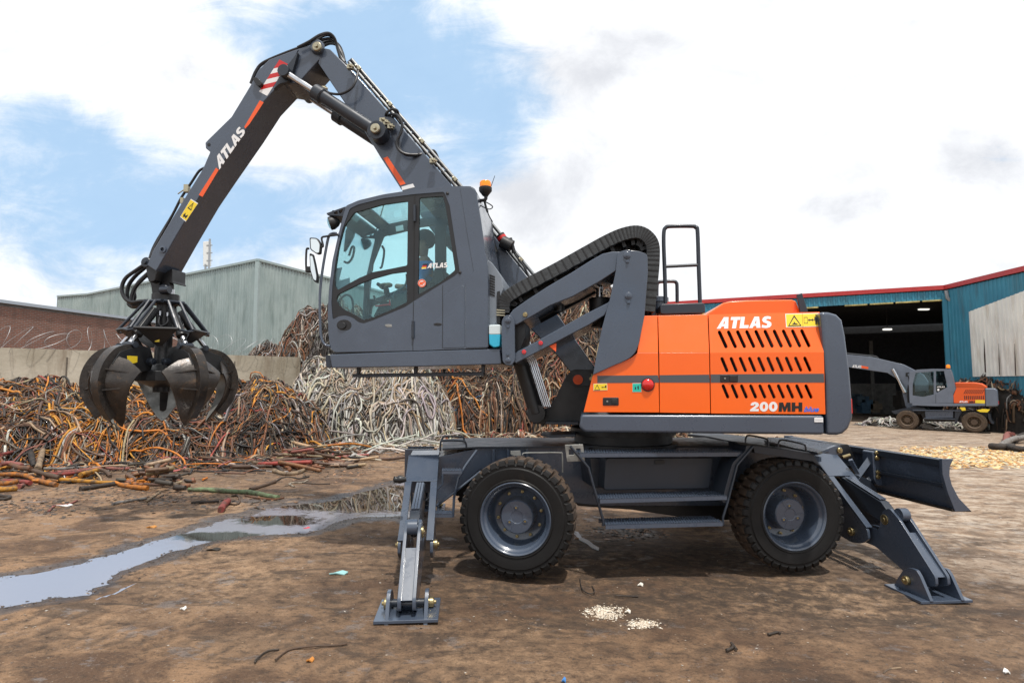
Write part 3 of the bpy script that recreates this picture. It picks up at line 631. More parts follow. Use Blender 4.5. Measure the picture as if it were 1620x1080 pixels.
# ================================================================== THE MATERIAL HANDLER
CH = Plane((.04, 5.33), R(7)); UP = Plane((1.1, 5.45), R(-7))
RINGC = UP.at(985, 690, 1.25)
handler = thing('material_handler', 'large orange and slate grey wheeled material handler with raised cab, on outriggers', 'material handler', (RINGC.x, RINGC.y, zg(RINGC.x, RINGC.y)))
H = handler

# ---- wheels
def make_wheel(root, c, outward, rad=.54, width=.32, name='wheel', mr=None, rimm=None):
    inw = -Vector(outward); mr = mr or [RUB, MUDRUB]; rimm = rimm or GREY
    k0 = rad / .54; kw = width / .32
    P = [(.322, .02), (.334, -.006), (.348, -.010), (.356, -.002), (.40, -.010), (.452, -.012), (.462, -.002), (.478, -.002), (.490, -.006), (.522, .004), (.536, .02), (.54, .06), (.542, .11), (.543, .155), (.543, .165), (.542, .21), (.54, .26), (.534, .29), (.52, .308), (.497, .316), (.46, .325), (.40, .33), (.322, .30)]
    P = [(r * k0, h * kw) for r, h in P]
    def mod(i, k, r):
        if 8 <= i <= 19:
            ph = 0 if i <= 13 else 4
            g = (k + ph) % 8
            if g in (0, 1): return r - (.034 if 9 <= i <= 18 else .012) * k0
        return r
    m = M(); m.lathe(c, inw, P, 288, 0, mod, caps=False)
    for j in range(len(m.f)):
        if 10 <= j // 288 <= 16: m.mi[j] = 1
    w = m.build(name, mr, root, ang=30)
    m = M(); m.lathe(c, inw, [(r * k0, h * kw) for r, h in [(.322, .03), (.332, .012), (.334, -.004), (.326, -.012), (.316, -.008), (.308, .012), (.30, .03), (.286, .038), (.28, .05), (.272, .10), (.262, .19), (.25, .215), (.236, .222), (.0, .235)]], 64, 0, caps=False)
    m.build('rim', rimm, w, ang=50, recalc=False)
    m = M(); hc = c + inw * .235 * kw
    m.lathe(hc, -inw, [(.17 * k0, 0), (.165 * k0, .06), (.157 * k0, .10), (.155 * k0, .148), (.146 * k0, .158), (.06 * k0, .16), (.055 * k0, .156), (0, .156)], 40, 0)
    A = Vector((0, 0, 1)); B = inw.cross(A).normalized(); face = hc - inw * .158 * kw
    for j in range(3):
        a = R(95 + 120 * j); p = face + (A * math.sin(a) + B * math.cos(a)) * .085 * k0
        m.lathe(p, -inw, [(.024 * k0, -.004), (.024 * k0, .004), (.017 * k0, .006), (.014 * k0, .0)], 14, 0); m.lathe(p, -inw, [(.011 * k0, 0), (.010 * k0, .006)], 6, 1)
        a2 = a + R(28); q0 = face + (A * math.sin(a2) + B * math.cos(a2)) * .055 * k0; q1 = face + (A * math.sin(a2) + B * math.cos(a2)) * .15 * k0
        m.tube([q0, q1], .004 * k0, 6, 0)
    m.build('hub_cap', [rimm, GOLD], w, ang=30)
    m = M()
    for j in range(10):
        a = 2 * math.pi * (j + .3) / 10; p = c + inw * .225 * kw + (A * math.sin(a) + B * math.cos(a)) * .212 * k0
        m.lathe(p, -inw, [(.016 * k0, 0), (.015 * k0, .022), (.009 * k0, .024), (.008 * k0, .038)], 6)
    m.build('wheel_nut', GOLD, w, split=(rimm is GREY))
    return w
WL = CH.at(815, 820.5); WR = CH.at(1257.5, 816.2)
steer = Vector((-math.sin(R(12)), -math.cos(R(12)), 0))
make_wheel(H, WL, steer); make_wheel(H, WR, -CH.n)
TR = 2.5
make_wheel(H, WL + CH.n * TR + Vector((.08, 0, -.02)), -steer); make_wheel(H, WR + CH.n * TR + Vector((0, 0, -.02)), CH.n)
# axles
m = M(); m.cyl(WL + CH.n * .25, WL + CH.n * 2.2, .11); m.cyl(WR + CH.n * .25, WR + CH.n * 2.2, .11)
for w in (WL, WR): m.lathe(w + CH.n * 1.25, CH.n, [(.1, -.3), (.22, -.15), (.24, 0), (.22, .15), (.1, .3)], 20)
m.build('axle', BLACK, H, split=True)

# ---- chassis frame
part('chassis_frame', [(690, 723), (757, 708.5), (900, 706.5), (1180, 707), (1255, 712), (1300, 722), (1300, 760), (1180, 800), (960, 800), (900, 795), (760, 742), (692, 800)], CH, GREY, H, off=.83, th=.9, bev=.008)
m = M()   # ribs, tie bar and welds on the frame's side
for u in (779, 802, 832): m.slab([(u, 711), (u + 4, 711), (u + 4, 790), (u, 790)], CH, .79, .045)
m.build('frame_rib', GREY, H, .003, split=True)
part('deck_plate', [(700, 709), (757, 706), (1180, 704.5), (1180, 707), (757, 708.5), (700, 712)], CH, DARK, H, off=.78, th=1.0, bev=.002)
m = M(); m.tube(trace(CH, 'z6', [(555, 165), (500, 240), (462, 305), (440, 400), (434, 500)], .45), .013, 8)
m.tube(trace(CH, 'z6', [(350, 445), (430, 385), (575, 270)], .5), .013, 8)
m.tube(trace(CH, 'z6', [(382, 262), (382, 335), (345, 372)], .6), .010, 8)
m.tube(trace(CH, 'z6', [(345, 372), (300, 420)], .6), .01, 8)
m.build('step_rail', GREY, H, split=True)
m = M()
def tread(px, off, depth, th=.035, teeth=None, pl=CH):
    "a bent grating step: front lip and a serrated top"
    (u0, v0), (u1, v1) = px; a = pl.at(u0, v0, off); b = pl.at(u1, v1, off); dn = Vector((0, 0, -th))
    mm = M(); nn = pl.n * depth
    mm.prism([a, b, b + dn, a + dn], pl.n * .006); mm.prism([a, b, b + nn, a + nn], Vector((0, 0, -.005)))
    mm.prism([a + nn, b + nn, b + nn + dn, a + nn + dn], pl.n * -.006)
    L_ = (b - a).length; k = int(L_ / .026); d = (b - a) / k
    for r_ in range(5):
        for i in range(k):
            p = a + d * (i + (.5 if r_ % 2 else .1)) + nn * ((r_ + .5) / 5)
            mm.prism([p - pl.n * .014, p + d * .32 - pl.n * .014, p + d * .32 + pl.n * .014, p + pl.n * .014], Vector((0, 0, .007)))
    return mm
for k, (px, off, dep) in enumerate([(zz('z7', [(150, 228), (1208, 222)]), -.02, .26), (zz('z7', [(280, 522), (1095, 500)]), -.06, .24), (zz('z7', [(316, 687), (1066, 668)]), -.08, .24)]):
    tread(px, off, dep, .04).build('step', GREY, H, 0)
tread(zz('z6', [(380, 268), (478, 268)]), .35, .14, .03).build('step', GREY, H)
tread(zz('z6', [(340, 484), (430, 484)]), .3, .14, .035).build('step', GREY, H)
m = M(); m.tube(trace(CH, 'z7', [(90, 185), (205, 320), (235, 430), (272, 560), (300, 655), (302, 695)], -.03), .013)
m.build('ladder_rail', DARK, H)
part('ladder_plate', rc(zz('z7', [(1265, 180), (1255, 215), (1165, 300), (1150, 380), (1100, 548), (1062, 548), (1085, 450), (1130, 290), (1215, 210), (1215, 180)]), 6), CH, DARK, H, off=-.04, th=.26)
m = M(); m.tube(trace(CH, 'z7', [(1262, 185), (1160, 305), (1098, 545), (1068, 640), (1070, 690)], -.05), .011); m.build('ladder_rail', DARK, H)
part('bracket_plate', zz('z7', [(55, 175), (172, 172), (185, 280), (70, 285)]), CH, SCRAPED, H, off=.02, th=.012, holes=[zz('z7', [(80, 205), (112, 205), (114, 240), (82, 240)]), zz('z7', [(128, 200), (155, 200), (158, 235), (131, 235)])])
b = part('toolbox', rc(zz('z7', [(318, 258), (1010, 256), (984, 458), (303, 467)]), 6), CH, DARK, H, off=.2, th=.6, bev=.012)
part('toolbox_latch', rc(zz('z7', [(632, 272), (698, 272), (698, 300), (632, 300)]), 5), CH, BLACK, b, off=.19, th=.02)
part('battery_box', zz('z7', [(215, 258), (300, 258), (290, 452), (235, 452)]), CH, DARK, H, off=.4, th=.5, bev=.01)
part('driveline_guard', [(905, 790), (1180, 778), (1190, 820), (1120, 824), (1000, 806), (915, 800)], CH, BLACK, H, off=.95, th=.6, bev=.01)
m = M(); m.tube(spline(trace(CH, 'c8', [(620, 95, .5), (640, 80, .5), (760, 78, .5), (905, 78, .5), (930, 95, .5), (932, 230, .5)]), 4), .008); m.slab([(530, 65), (605, 62), (610, 98), (560, 102), (530, 90)], CH, .5, .03, zone='c8')
m.build('brake_line', SCRAPED, H)
m = M(); m.tube(spline([CH.at(735, 780, .6), CH.at(760, 790, .9), CH.at(800, 788, 1.2)], 5), .014); m.tube(spline([CH.at(733, 795, .6), CH.at(765, 800, .9), CH.at(800, 798, 1.2)], 5), .014); m.build('axle_hose', HOSE, H, split=True)
# turning ring under the upper body
m = M(); zt = UP.at(985, 685, 0).z + .02
m.lathe((RINGC.x, RINGC.y, 1.07), (0, 0, 1), [(.62, 0), (.62, .07), (.56, .075), (.56, .16), (.6, .165), (.6, .24), (.5, .25)], 64)
m.build('slewing_ring', BLACK, H)
# grab rails on the deck
m = M(); m.tube(spline(trace(CH, 'z6', [(370, 168, .75), (372, 130, .75), (385, 117, .75), (480, 118, .75), (498, 130, .75), (502, 152, .75)]), 4), .011); m.build('grab_rail', DARK, H)
m = M(); m.tube(spline(trace(CH, 'z6', [(374, 118, 1.3), (385, 100, 1.3), (400, 96, 1.3), (478, 98, 1.3), (488, 104, 1.3), (490, 116, 1.3)]), 4), .011); m.build('grab_rail', DARK, H)
m = M(); m.tube(spline(trace(CH, 'z8', [(200, 135, .1), (203, 108, .1), (222, 96, .1), (305, 112, .1), (320, 125, .1), (322, 150, .1)]), 4), .009); m.build('grab_rail', DARK, H)
m = M(); m.tube(spline(trace(CH, 'z8', [(374, 162, .0), (378, 132, .0), (400, 120, .0), (505, 142, .0), (520, 155, .0), (523, 180, .0)]), 4), .009); m.build('grab_rail', DARK, H)
m = M()
for t in (0, .33, .66): m.tube([atz(1232 + 30 * t, 694 + 10 * t, 1.13), atz(1260 + 34 * t, 697 + 9 * t, 1.13)], .009)
m.build('grab_rail', DARK, H)

# ---- fender deck above the right wheel
def zface(pts, z, mm, th=.02): mm.prism([atz(u, v, z) for u, v in pts], (0, 0, -th))
m = M(); zface(zz('z8', [(-110, 88), (0, 100), (240, 150), (560, 192), (575, 186), (450, 140), (330, 118), (200, 100), (0, 78)]), 1.10, m, .035); m.build('fender', DARK, H, .003)
m = M(); zface(zz('z8', [(330, 106), (460, 110), (692, 148), (585, 186), (450, 160), (300, 120)]), 1.14, m, .03); m.build('deck_plate', GREY, H, .003)
part('fender_lip', zz('z8', [(240, 150), (560, 190), (600, 262), (560, 235), (250, 190)]), CH, DARK, H, off=.02, th=.5, bev=.004)

# ---- outriggers: one profile, measured on the rear one and used for both near and far legs
SR = Plane((3.6, 5.93), d=(.08, -1)); HR = SR.at(1356.5, 840, 0)
a0, z0, _ = SR.sz(HR)
def prof(pts, zone='z8'):
    out = []
    for u, v in zz(zone, pts):
        a, z, _ = SR.sz(SR.at(u, v, 0)); out.append((a - a0, z - z0))
    return out
LEG = prof(rc([(895, 600), (915, 500), (950, 482), (1000, 540), (1195, 850), (1200, 900), (1110, 905), (1045, 835), (880, 690), (800, 655), (765, 625), (765, 590), (800, 570)], 14))
GUARD = prof([(688, 318), (893, 450), (930, 500), (935, 552), (900, 560), (720, 450), (672, 360)])
SIDE = prof(rc([(565, 192), (878, 600), (884, 650), (845, 672), (790, 665), (715, 620), (690, 520), (640, 380), (540, 235)], 12))
TOPA, TOPB, TOPC = prof([(565, 192), (665, 318), (872, 592)])
CLE = prof([(928, 545)])[0]; EYE = prof([(985, 520)])[0]; FOOT = prof([(1100, 867)])[0]
LUG = prof(rc([(1015, 912), (1045, 855), (1075, 812), (1110, 800), (1145, 812), (1165, 845), (1225, 985), (1180, 990)], 10))
W_ = .20
def stabilizer(root, org, pl, side=1.0, ground=None):
    "org: hinge point on the leg's own near plane; pl.d points outward, pl.n across the leg"
    def q(p, off): return org + pl.d * p[0] + Vector((0, 0, p[1])) + pl.n * off
    def pr(pts, off, th, mm, mi=0): mm.prism([q(p, off) for p in pts], pl.n * th, mi)
    m = M(); pr(LEG, .03, .028, m); pr(LEG, W_ - .058, .028, m)
    # web between the two leg plates
    e0, e1 = LEG[6], prof([(1195, 845)])[0]; s0, s1 = prof([(1035, 610)])[0], prof([(1192, 850)])[0]
    m.prism([q((s0[0] - .01, s0[1] - .01), .05), q((s1[0] - .01, s1[1] - .01), .05), q((s1[0] - .01, s1[1] - .01), W_ - .05), q((s0[0] - .01, s0[1] - .01), W_ - .05)], pl.d * -.02 + Vector((0, 0, -.012)))
    lo = prof([(890, 690), (1060, 845)]); m.prism([q((lo[0][0] + .01, lo[0][1] + .02), .05), q((lo[1][0] + .01, lo[1][1] + .02), .05), q((lo[1][0] + .01, lo[1][1] + .02), W_ - .05), q((lo[0][0] + .01, lo[0][1] + .02), W_ - .05)], (0, 0, .02))
    m.cyl(q(FOOT, .03), q(FOOT, W_ - .03), .052)
    leg = m.build('stabilizer_leg', GREY, root, .004)
    m = M(); pr(GUARD, .055, W_ - .11, m); g = m.build('cylinder_guard', DARK, leg, .01)
    gt = prof([(700, 322), (885, 442)]); m = M()
    for o_ in (.065, W_ / 2 - .010, W_ - .085): m.prism([q((gt[0][0], gt[0][1] + .004), o_), q((gt[1][0], gt[1][1] + .004), o_), q((gt[1][0], gt[1][1] + .004), o_ + .02), q((gt[0][0], gt[0][1] + .004), o_ + .02)], (0, 0, .01))
    m.build('guard_rib', GREY, leg, .002)
    m = M(); m.cyl(q(EYE, W_ / 2 - .04), q(EYE, W_ / 2 + .04), .062, 24); m.cyl(q(EYE, W_ / 2 - .045), q(EYE, W_ / 2 + .045), .022, 12)
    m.tube([q(GUARD[3], W_ / 2), q(EYE, W_ / 2)], .035, 14); m.build('cylinder_rod', GREY, leg, .002)
    m = M()
    m.pin(q(CLE, .03), -pl.n, .05, .012).pin(q(CLE, W_ - .03), pl.n, .05, .012)
    m.pin(q((0, 0), -.055), -pl.n, .042, .03).pin(q((0, 0), W_ + .055), pl.n, .042, .03)
    m.pin(q(FOOT, -.06), -pl.n, .04, .035).pin(q(FOOT, W_ + .06), pl.n, .04, .035)
    m.build('pivot_pin', GOLD, leg, .002, split=True)
    M().cyl(q(FOOT, -.04), q(FOOT, W_ + .04), .03).build('foot_axle', DARK, leg)
    # foot: two lugs standing on a plate
    m = M(); pr(LUG, -.06, .03, m); pr(LUG, W_ + .03, .03, m); ft = m.build('foot_bracket', GREY, leg, .003, split=True)
    f = q(FOOT, W_ / 2); gz = zg(f.x, f.y) + .004 if ground is None else ground
    c = Vector((f.x, f.y, gz + .012)) + pl.d * .02
    m = M(); m.box(c, pl.d * .22, pl.n * .24, Vector((0, 0, .012))); m.build('foot_plate', GREY, leg, .004)
    # housing
    m = M(); pr(SIDE, -.055, .028, m); pr(SIDE, W_ + .027, .028, m)
    def strip(A, B, o0, o1, t=.016, mm=m):
        u = Vector((0, 0, 1)); dirv = (q(B, 0) - q(A, 0)).normalized(); nn = (u - dirv * u.dot(dirv)).normalized() * t
        mm.prism([q(A, o0) + nn * .2, q(B, o0) + nn * .2, q(B, o1) + nn * .2, q(A, o1) + nn * .2], nn)
    strip(TOPA, TOPB, -.058, W_ + .058); strip((TOPB[0] + .001, TOPB[1] - .001), TOPC, -.058, .008); strip((TOPB[0] + .001, TOPB[1] - .001), TOPC, W_ - .008, W_ + .058)
    bk = [(TOPA[0] - .01, TOPA[1] - .005), (TOPA[0] - .36, TOPA[1] + .02), (TOPA[0] - .36, TOPA[1] - .4), (TOPA[0] - .12, TOPA[1] - .4)]
    pr(bk, -.053, W_ + .106, m)
    hs = m.build('stabilizer_housing', GREY, root, .005)
    return leg
stabilizer(H, HR, SR)
SL = Plane((-.87, 5.36), d=(.08, -1)); HL = Vector((-.87, 5.36, .335)) - SL.n * W_ / 2
stabilizer(H, HL, SL)
# the two far ones, mirrored across the machine's length
for org, wh in ((HR, 0), (HL, 0)):
    fp = Plane((0, 0), d=(-.08, 1)); o2 = org + CH.n * 2.2 + SR.n * W_; stabilizer(H, o2, fp)
m = M(); m.lathe(atY(634, 758, 5.2), (-1, -.2, 0), [(.02, -.05), (.035, 0), (.035, .02), (.028, .03), (.028, .05), (.035, .06), (0, .07)], 14); m.build('hose_port', BLACK, H)
m = M(); m.tube(spline([atY(624, 782, 5.1), atY(620, 790, 5.05), atY(627, 803, 5.05), atY(632, 796, 5.1)], 5), .006); m.tube([atY(617, 780, 5.1), atY(632, 785, 5.1)], .006); m.build('lock_cable', SCRAPED, H)

# ---- dozer blade
BL = Plane((4.27, 5.6), R(7))
ends = zz('z8', [(1250, 222), (1312, 222), (1292, 262), (1290, 310), (1303, 360), (1340, 430), (1405, 497), (1385, 500), (1320, 502), (1280, 400), (1252, 300)])
bl = M().slab(zz('z8', [(1256, 225), (1300, 226), (1284, 262), (1282, 312), (1296, 364), (1330, 430), (1392, 496), (1312, 494), (1284, 432), (1272, 350), (1262, 290)]), BL, 0.01, 2.5).build('dozer_blade', GREY, H, .004)
M().slab(ends, BL, -.03, .035).build('blade_end_plate', GREY, bl, .004); M().slab(ends, BL, -.03, .035, shift=2.53).build('blade_end_plate', GREY, bl, .004)
m = M()
for za, zb in (((1243, 226), (1262, 262)), ((1252, 352), (1276, 372))):
    m.slab(zz('z8', [za, (zb[0], za[1]), zb, (za[0], zb[1])]), BL, .012, 2.48)
m.build('blade_rail', DARK, bl, .006)
M().slab(zz('z8', [(1300, 488), (1405, 497), (1408, 503), (1305, 503)]), BL, -.02, 2.5).build('cutting_edge', WORN, bl, .002)
BP = rc(zz('z8', [(878, 180), (945, 184), (960, 215), (962, 360), (905, 366), (886, 330)]), 4)
M().slab(BP, BL, .84, .16).build('blade_bracket', GREY, bl, .008); M().slab(BP, BL, .84, .16, shift=.9).build('blade_bracket', GREY, bl, .008)
for sh in (0, .9):
    q8 = lambda x, y, o: BL.at(*zz('z8', [(x, y)])[0], o) + BL.n * sh
    for (a_, b_, r_) in (((884, 200, .92), (790, 330, .92), .045), ((900, 300, .92), (838, 352, .92), .035), ((760, 225, .92), (800, 300, .92), .03)):
        M().tube([q8(*a_), q8(*b_)], r_, 4).build('blade_arm', GREY, bl, .004)
    M().slab(rc(zz('z8', [(775, 300), (860, 330), (905, 380), (900, 398), (850, 380), (780, 345)]), 5), BL, .88, .1, shift=sh).build('blade_arm', DARK, bl, .006)
for (x, y) in ((899, 190), (899, 216), (905, 292), (905, 316)): M().pin(BL.at(*zz('z8', [(x, y)])[0], .84), -BL.n, .026, .02).build('pivot_pin', GOLD, bl)
part('rear_bracket', rc(zz('z8', [(696, 146), (752, 142), (790, 228), (750, 226), (700, 196)]), 4), CH, BLACK, H, off=.9, th=.3, bev=.006)
part('rear_tie_bracket', rc(zz('z8', [(580, 187), (690, 148), (718, 158), (716, 192), (690, 200)]), 4), CH, GREY, H, off=.25, th=.04)
m = M(); m.pin(CH.at(*zz('z8', [(700, 176)])[0], .25), -CH.n, .03, .02); m.tube([CH.at(*zz('z8', [(718, 212)])[0], .3), CH.at(*zz('z8', [(757, 200)])[0], .3)], .016); m.build('rear_pin', GOLD, H, split=True)

# ================================================================== upper body
zc = 558.0
def cant(u, v): return max(0.0, (zc - v) / 60.0) * .10
body = part('engine_bay', [(962, 650), (1000, 560), (1024, 506), (1296, 500), (1302, 650)], UP, BLACK, H, off=.14, th=2.1, bev=.01)
def panel(name, low, up, holes_low=(), holes_up=()):
    m = M(); m.slab(low, UP, 0, .02, holes_low); m.slab(up, UP, 0, .02, holes_up, offf=cant)
    return m.build(name, ORANGE, H, .003)
cA = zz('z4', [(397, 890), (436, 735), (448, 715), (560, 675), (610, 650), (636, 620), (648, 634)])
panel('side_panel', zz('z4', [(397, 891), (436, 735), (448, 716), (560, 675), (610, 650), (640, 634)])[:5] + [(1008, zc), (1041.2, zc), (1043, 652.3)], [(1008, zc), (1012, 530), (1015, 499.5), (1040, 499), (1041.2, zc)])
panel('side_panel', [(1042.8, zc), (1122, zc), (1123.6, 653.6), (1044, 652.5)], [(1042.8, zc), (1041, 499), (1119.4, 497.5), (1122, zc)])
def slot(x0, y0, x1, y1, w=8.5):
    a, b = Vector((x0, y0)), Vector((x1, y1)); d = (b - a).normalized(); n_ = Vector((-d.y, d.x)) * w; d = d * w; out = []
    for c, s in ((a, 1), (b, -1)):
        for k in range(5):
            t = math.pi * k / 4; out.append(c + n_ * math.cos(t) * s - d * math.sin(t) * s)
    return [tuple(p) for p in out]
up_s, lo_s = [], []
for i in range(10):
    t = i / 9
    up_s.append(zz('c3', slot(98 + t * 704, 245 - t * 12, 155 + t * 708, 368 - t * 8, 15)))
    lo_s.append(zz('c3', slot(120 + t * 708, 470 - t * 4, 163 + t * 710, 572 - t * 4, 14)))
    lo_s.append(zz('c3', slot(130 + t * 708, 703 - t * 0, 170 + t * 712, 797 + t * 2, 14)))
up_s2, lo2 = [], []
panel('engine_door', [(1123.4, zc), (1303.2, 557), (1305.8, 654.8), (1125, 653.6)], [(1123.4, zc), (1121, 497.5), (1296.5, 493.3), (1303.2, 557)], lo_s, up_s)
m = M()   # radiator fins behind the slots
for i in range(34):
    v = 515 + i * 3.6; m.slab([(1128, v), (1200, v), (1200, v + 1.2), (1128, v + 1.2)], UP, .115, .02)
m.build('radiator_grille', DARK, H)
m = M(); m.slab([(945, 594), (1040.8, 593.3), (1043, 604.8), (945, 605.8)], UP, -.002, .003); m.slab([(1043.5, 593.2), (1121.8, 592.3), (1123.2, 605), (1043.8, 604.8)], UP, -.002, .003); m.slab([(1124.3, 592), (1303.4, 590.9), (1304.2, 604.8), (1124.5, 605)], UP, -.002, .003)
m.build('side_stripe', STRIPE, H)
def latch(x0, y0, x1, y1, z):
    o = part('door_latch', rc(zz(z, [(x0, y0), (x1, y0), (x1, y1), (x0, y1)]), 2), UP, BLACK, H, off=-.006, th=.02)
    xm = (x0 + x1) / 2; part('latch_pull', zz(z, [(xm + 4, y0 + 8), (x1 - 8, y0 + 8), (x1 - 8, y1 - 8), (xm + 4, y1 - 8)]), UP, PLAS, o, off=-.012, th=.01)
    m = M(); c = UP.at(*zz(z, [((x0 * 3 + x1) / 4 + 2, (y0 + y1) / 2)])[0], -.006); m.pin(c, -UP.n, .009, .006); m.build('key_lock', SCRAPED, o)
latch(105, 607, 257, 673, 'c3'); latch(481, 827, 551, 862, 'z4')
m = M(); c = UP.at(*zz('z4', [(678, 771)])[0], 0); m.lathe(c, -UP.n, [(.058, 0), (.056, .012), (.05, .022), (.03, .032), (0, .036)], 28); o = m.build('marker_light', REDL, H)
M().lathe(c, -UP.n, [(.064, -.002), (.064, .01), (.057, .011)], 28).build('lens_ring', PLAS, o)
part('body_skirt', rc([(919, 655.5), (1304, 657), (1304.6, 687.5), (925, 683.5), (916, 676)], 5, only=(3, 4)), UP, GREY, H, off=-.02, th=2.4, bev=.025, seg=3)
cw = part('counterweight', [(1298, 493.2), (1312, 493.6), (1324, 497), (1333, 506), (1338, 530), (1345, 586), (1349, 632), (1350, 660), (1343.5, 677), (1334, 686), (1326, 688), (1308.5, 688), (1306, 600)], UP, GREY, H, off=-.006, th=2.41, bev=.03, seg=4)
m = M(); pA = UP.at(1343.5, 642, .05); m.box(pA, UP.d * .01, UP.n * .045, Vector((0, 0, .07))); m.build('tail_light', REDL, cw, .008)
part('handling_slot', zz('z5', [(1237, 560), (1250, 560), (1258, 680), (1246, 680)]), UP, BLACK, cw, off=.02, th=.03)
# roof of the body, hood, rails
part('body_roof', [(1010, 499.8), (1296, 494.8), (1297, 500), (1010, 505)], UP, ORANGE, H, off=.115, th=2.1, bev=.004)
part('engine_hood', zz('z5', [(350, 240), (372, 222), (480, 150), (520, 140), (620, 134), (900, 130), (925, 140), (955, 210), (955, 240)]), UP, ORANGE, H, off=.5, th=1.4, bev=.03, seg=3)
part('deflector_plate', zz('z5', [(930, 100), (960, 90), (998, 206), (950, 210)]), UP, DARK, H, off=.45, th=.03)
o = part('platform_box', rc(zz('z5', [(92, 158), (367, 149), (370, 214), (95, 220)]), 5), UP, DARK, H, off=.15, th=.5, bev=.01)
m = M(); m.tube(spline(trace(UP, 'z4', [(756, 415), (753, 300), (748, 160), (749, 100), (757, 84), (775, 78), (870, 77), (888, 83), (896, 100), (901, 250), (907, 412)], .2), 4), .02, 10)
m.tube(trace(UP, 'z4', [(752, 254), (900, 247)], .2), .016); m.build('handrail', DARK, H)
m = M(); m.tube(spline(trace(UP, 'z4', [(718, 400), (719, 335), (726, 323), (740, 320), (790, 319), (803, 325), (806, 340), (807, 412)], 1.1), 4), .02, 10); m.build('handrail', DARK, H)
m = M(); c = UP.at(*zz('z4', [(722, 400)])[0], .5); m.lathe(c + Vector((0, 0, -.15)), (0, 0, 1), [(.08, 0), (.08, .12), (.11, .125), (.11, .17), (.08, .18)], 20); m.build('filler_cap', GREY, H)
part('roof_fitting', zz('z4', [(690, 400), (712, 395), (714, 470), (690, 470)]), UP, DARK, H, off=.3, th=.2, bev=.01)

# ---- cab riser linkage
rz = part('riser_post', rc(zz('z4', [(538, 272), (546, 192), (582, 180), (640, 186), (677, 200), (679, 280), (664, 470), (640, 590), (626, 628), (598, 656), (560, 673), (438, 728), (452, 650), (478, 520), (514, 388)]), 5, only=(1, 2, 3, 4, 8, 9)), UP, GREY, H, off=-.035, th=.03, bev=.005)
part('riser_post', rc(zz('z4', [(538, 272), (546, 192), (582, 180), (640, 186), (677, 200), (679, 280), (664, 470), (640, 590), (598, 640), (438, 728), (478, 520), (514, 388)]), 5, only=(1, 2, 3, 4)), UP, GREY, H, off=.80, th=.04, bev=.005)
part('riser_crossplate', zz('z4', [(600, 300), (655, 300), (640, 560), (560, 640), (470, 690), (500, 600)]), UP, BLACK, H, off=.05, th=.7, bev=.005)
part('upper_link', rc(zz('z4', [(66, 470), (88, 442), (140, 405), (240, 340), (340, 282), (430, 225), (480, 197), (520, 188), (595, 188), (595, 235), (537, 274), (470, 318), (350, 385), (250, 425), (165, 475), (98, 512), (70, 505)]), 5, only=(0, 15, 16)), UP, GREY, H, off=.0, th=.8, bev=.01)
part('lower_link', rc(zz('z4', [(90, 640), (110, 622), (150, 603), (400, 463), (500, 413), (514, 402), (512, 430), (488, 468), (420, 510), (100, 678), (88, 670)]), 5, only=(0, 9, 10)), UP, GREY, H, off=.0, th=.8, bev=.01)
part('link_plate', rc(zz('z4', [(38, 600), (38, 490), (52, 466), (78, 466), (94, 490), (96, 665), (82, 686), (58, 686), (42, 670)]), 5), UP, GREY, H, off=-.05, th=.045, bev=.004)
part('link_plate', rc(zz('z4', [(38, 600), (38, 490), (52, 466), (78, 466), (94, 490), (96, 665), (82, 686), (58, 686), (42, 670)]), 5), UP, GREY, H, off=.82, th=.045, bev=.004)
part('link_bracket', zz('z4', [(95, 480), (140, 500), (140, 560), (120, 620), (95, 640)]), UP, BLACK, H, off=.1, th=.6)
m = M()
for (x, y, r_) in ((65, 490, .03), (65, 518, .014), (64, 640, .014), (66, 665, .028), (587, 205, .034), (589, 233, .016), (593, 382, .034), (594, 411, .016)):
    m.pin(UP.at(*zz('z4', [(x, y)])[0], -.05 if x < 200 else -.035), -UP.n, r_, .014)
m.build('pivot_bolt', GREY, H, split=True)
m = M()
for (x, y) in ((209, 589), (136, 628)): m.pin(UP.at(*zz('z4', [(x, y)])[0], .0), -UP.n, .022, .014)
m.build('red_cap', REDL, H, split=True)
m = M(); m.pin(UP.at(*zz('z4', [(141, 465)])[0], .0), -UP.n, .024, .018); m.build('pivot_bolt', GOLD, H)
m = M(); a_, b_ = UP.at(*zz('z4', [(465, 318)])[0], .4), UP.at(*zz('z4', [(468, 440)])[0], .4); m.tube([a_, b_], .035, 14); m.build('riser_cylinder_rod', STEEL, H)
m = M(); a_, b_ = UP.at(*zz('z4', [(466, 392)])[0], .4), UP.at(*zz('z4', [(470, 520)])[0], .4); m.tube([a_, b_], .11, 18); m.build('riser_cylinder', BLACK, H, .01)
m = M(); m.tube([UP.at(*zz('z4', [(290, 410)])[0], .3), UP.at(*zz('z4', [(290, 450)])[0], .3)], .05, 14); m.tube([UP.at(*zz('z4', [(200, 480)])[0], .5), UP.at(*zz('z4', [(440, 350)])[0], .5)], .06, 14); m.build('riser_fitting', BLACK, H)
part('reflector', zz('z4', [(245, 602), (278, 588), (276, 628)]), UP, DECO, H, off=.02, th=.01)
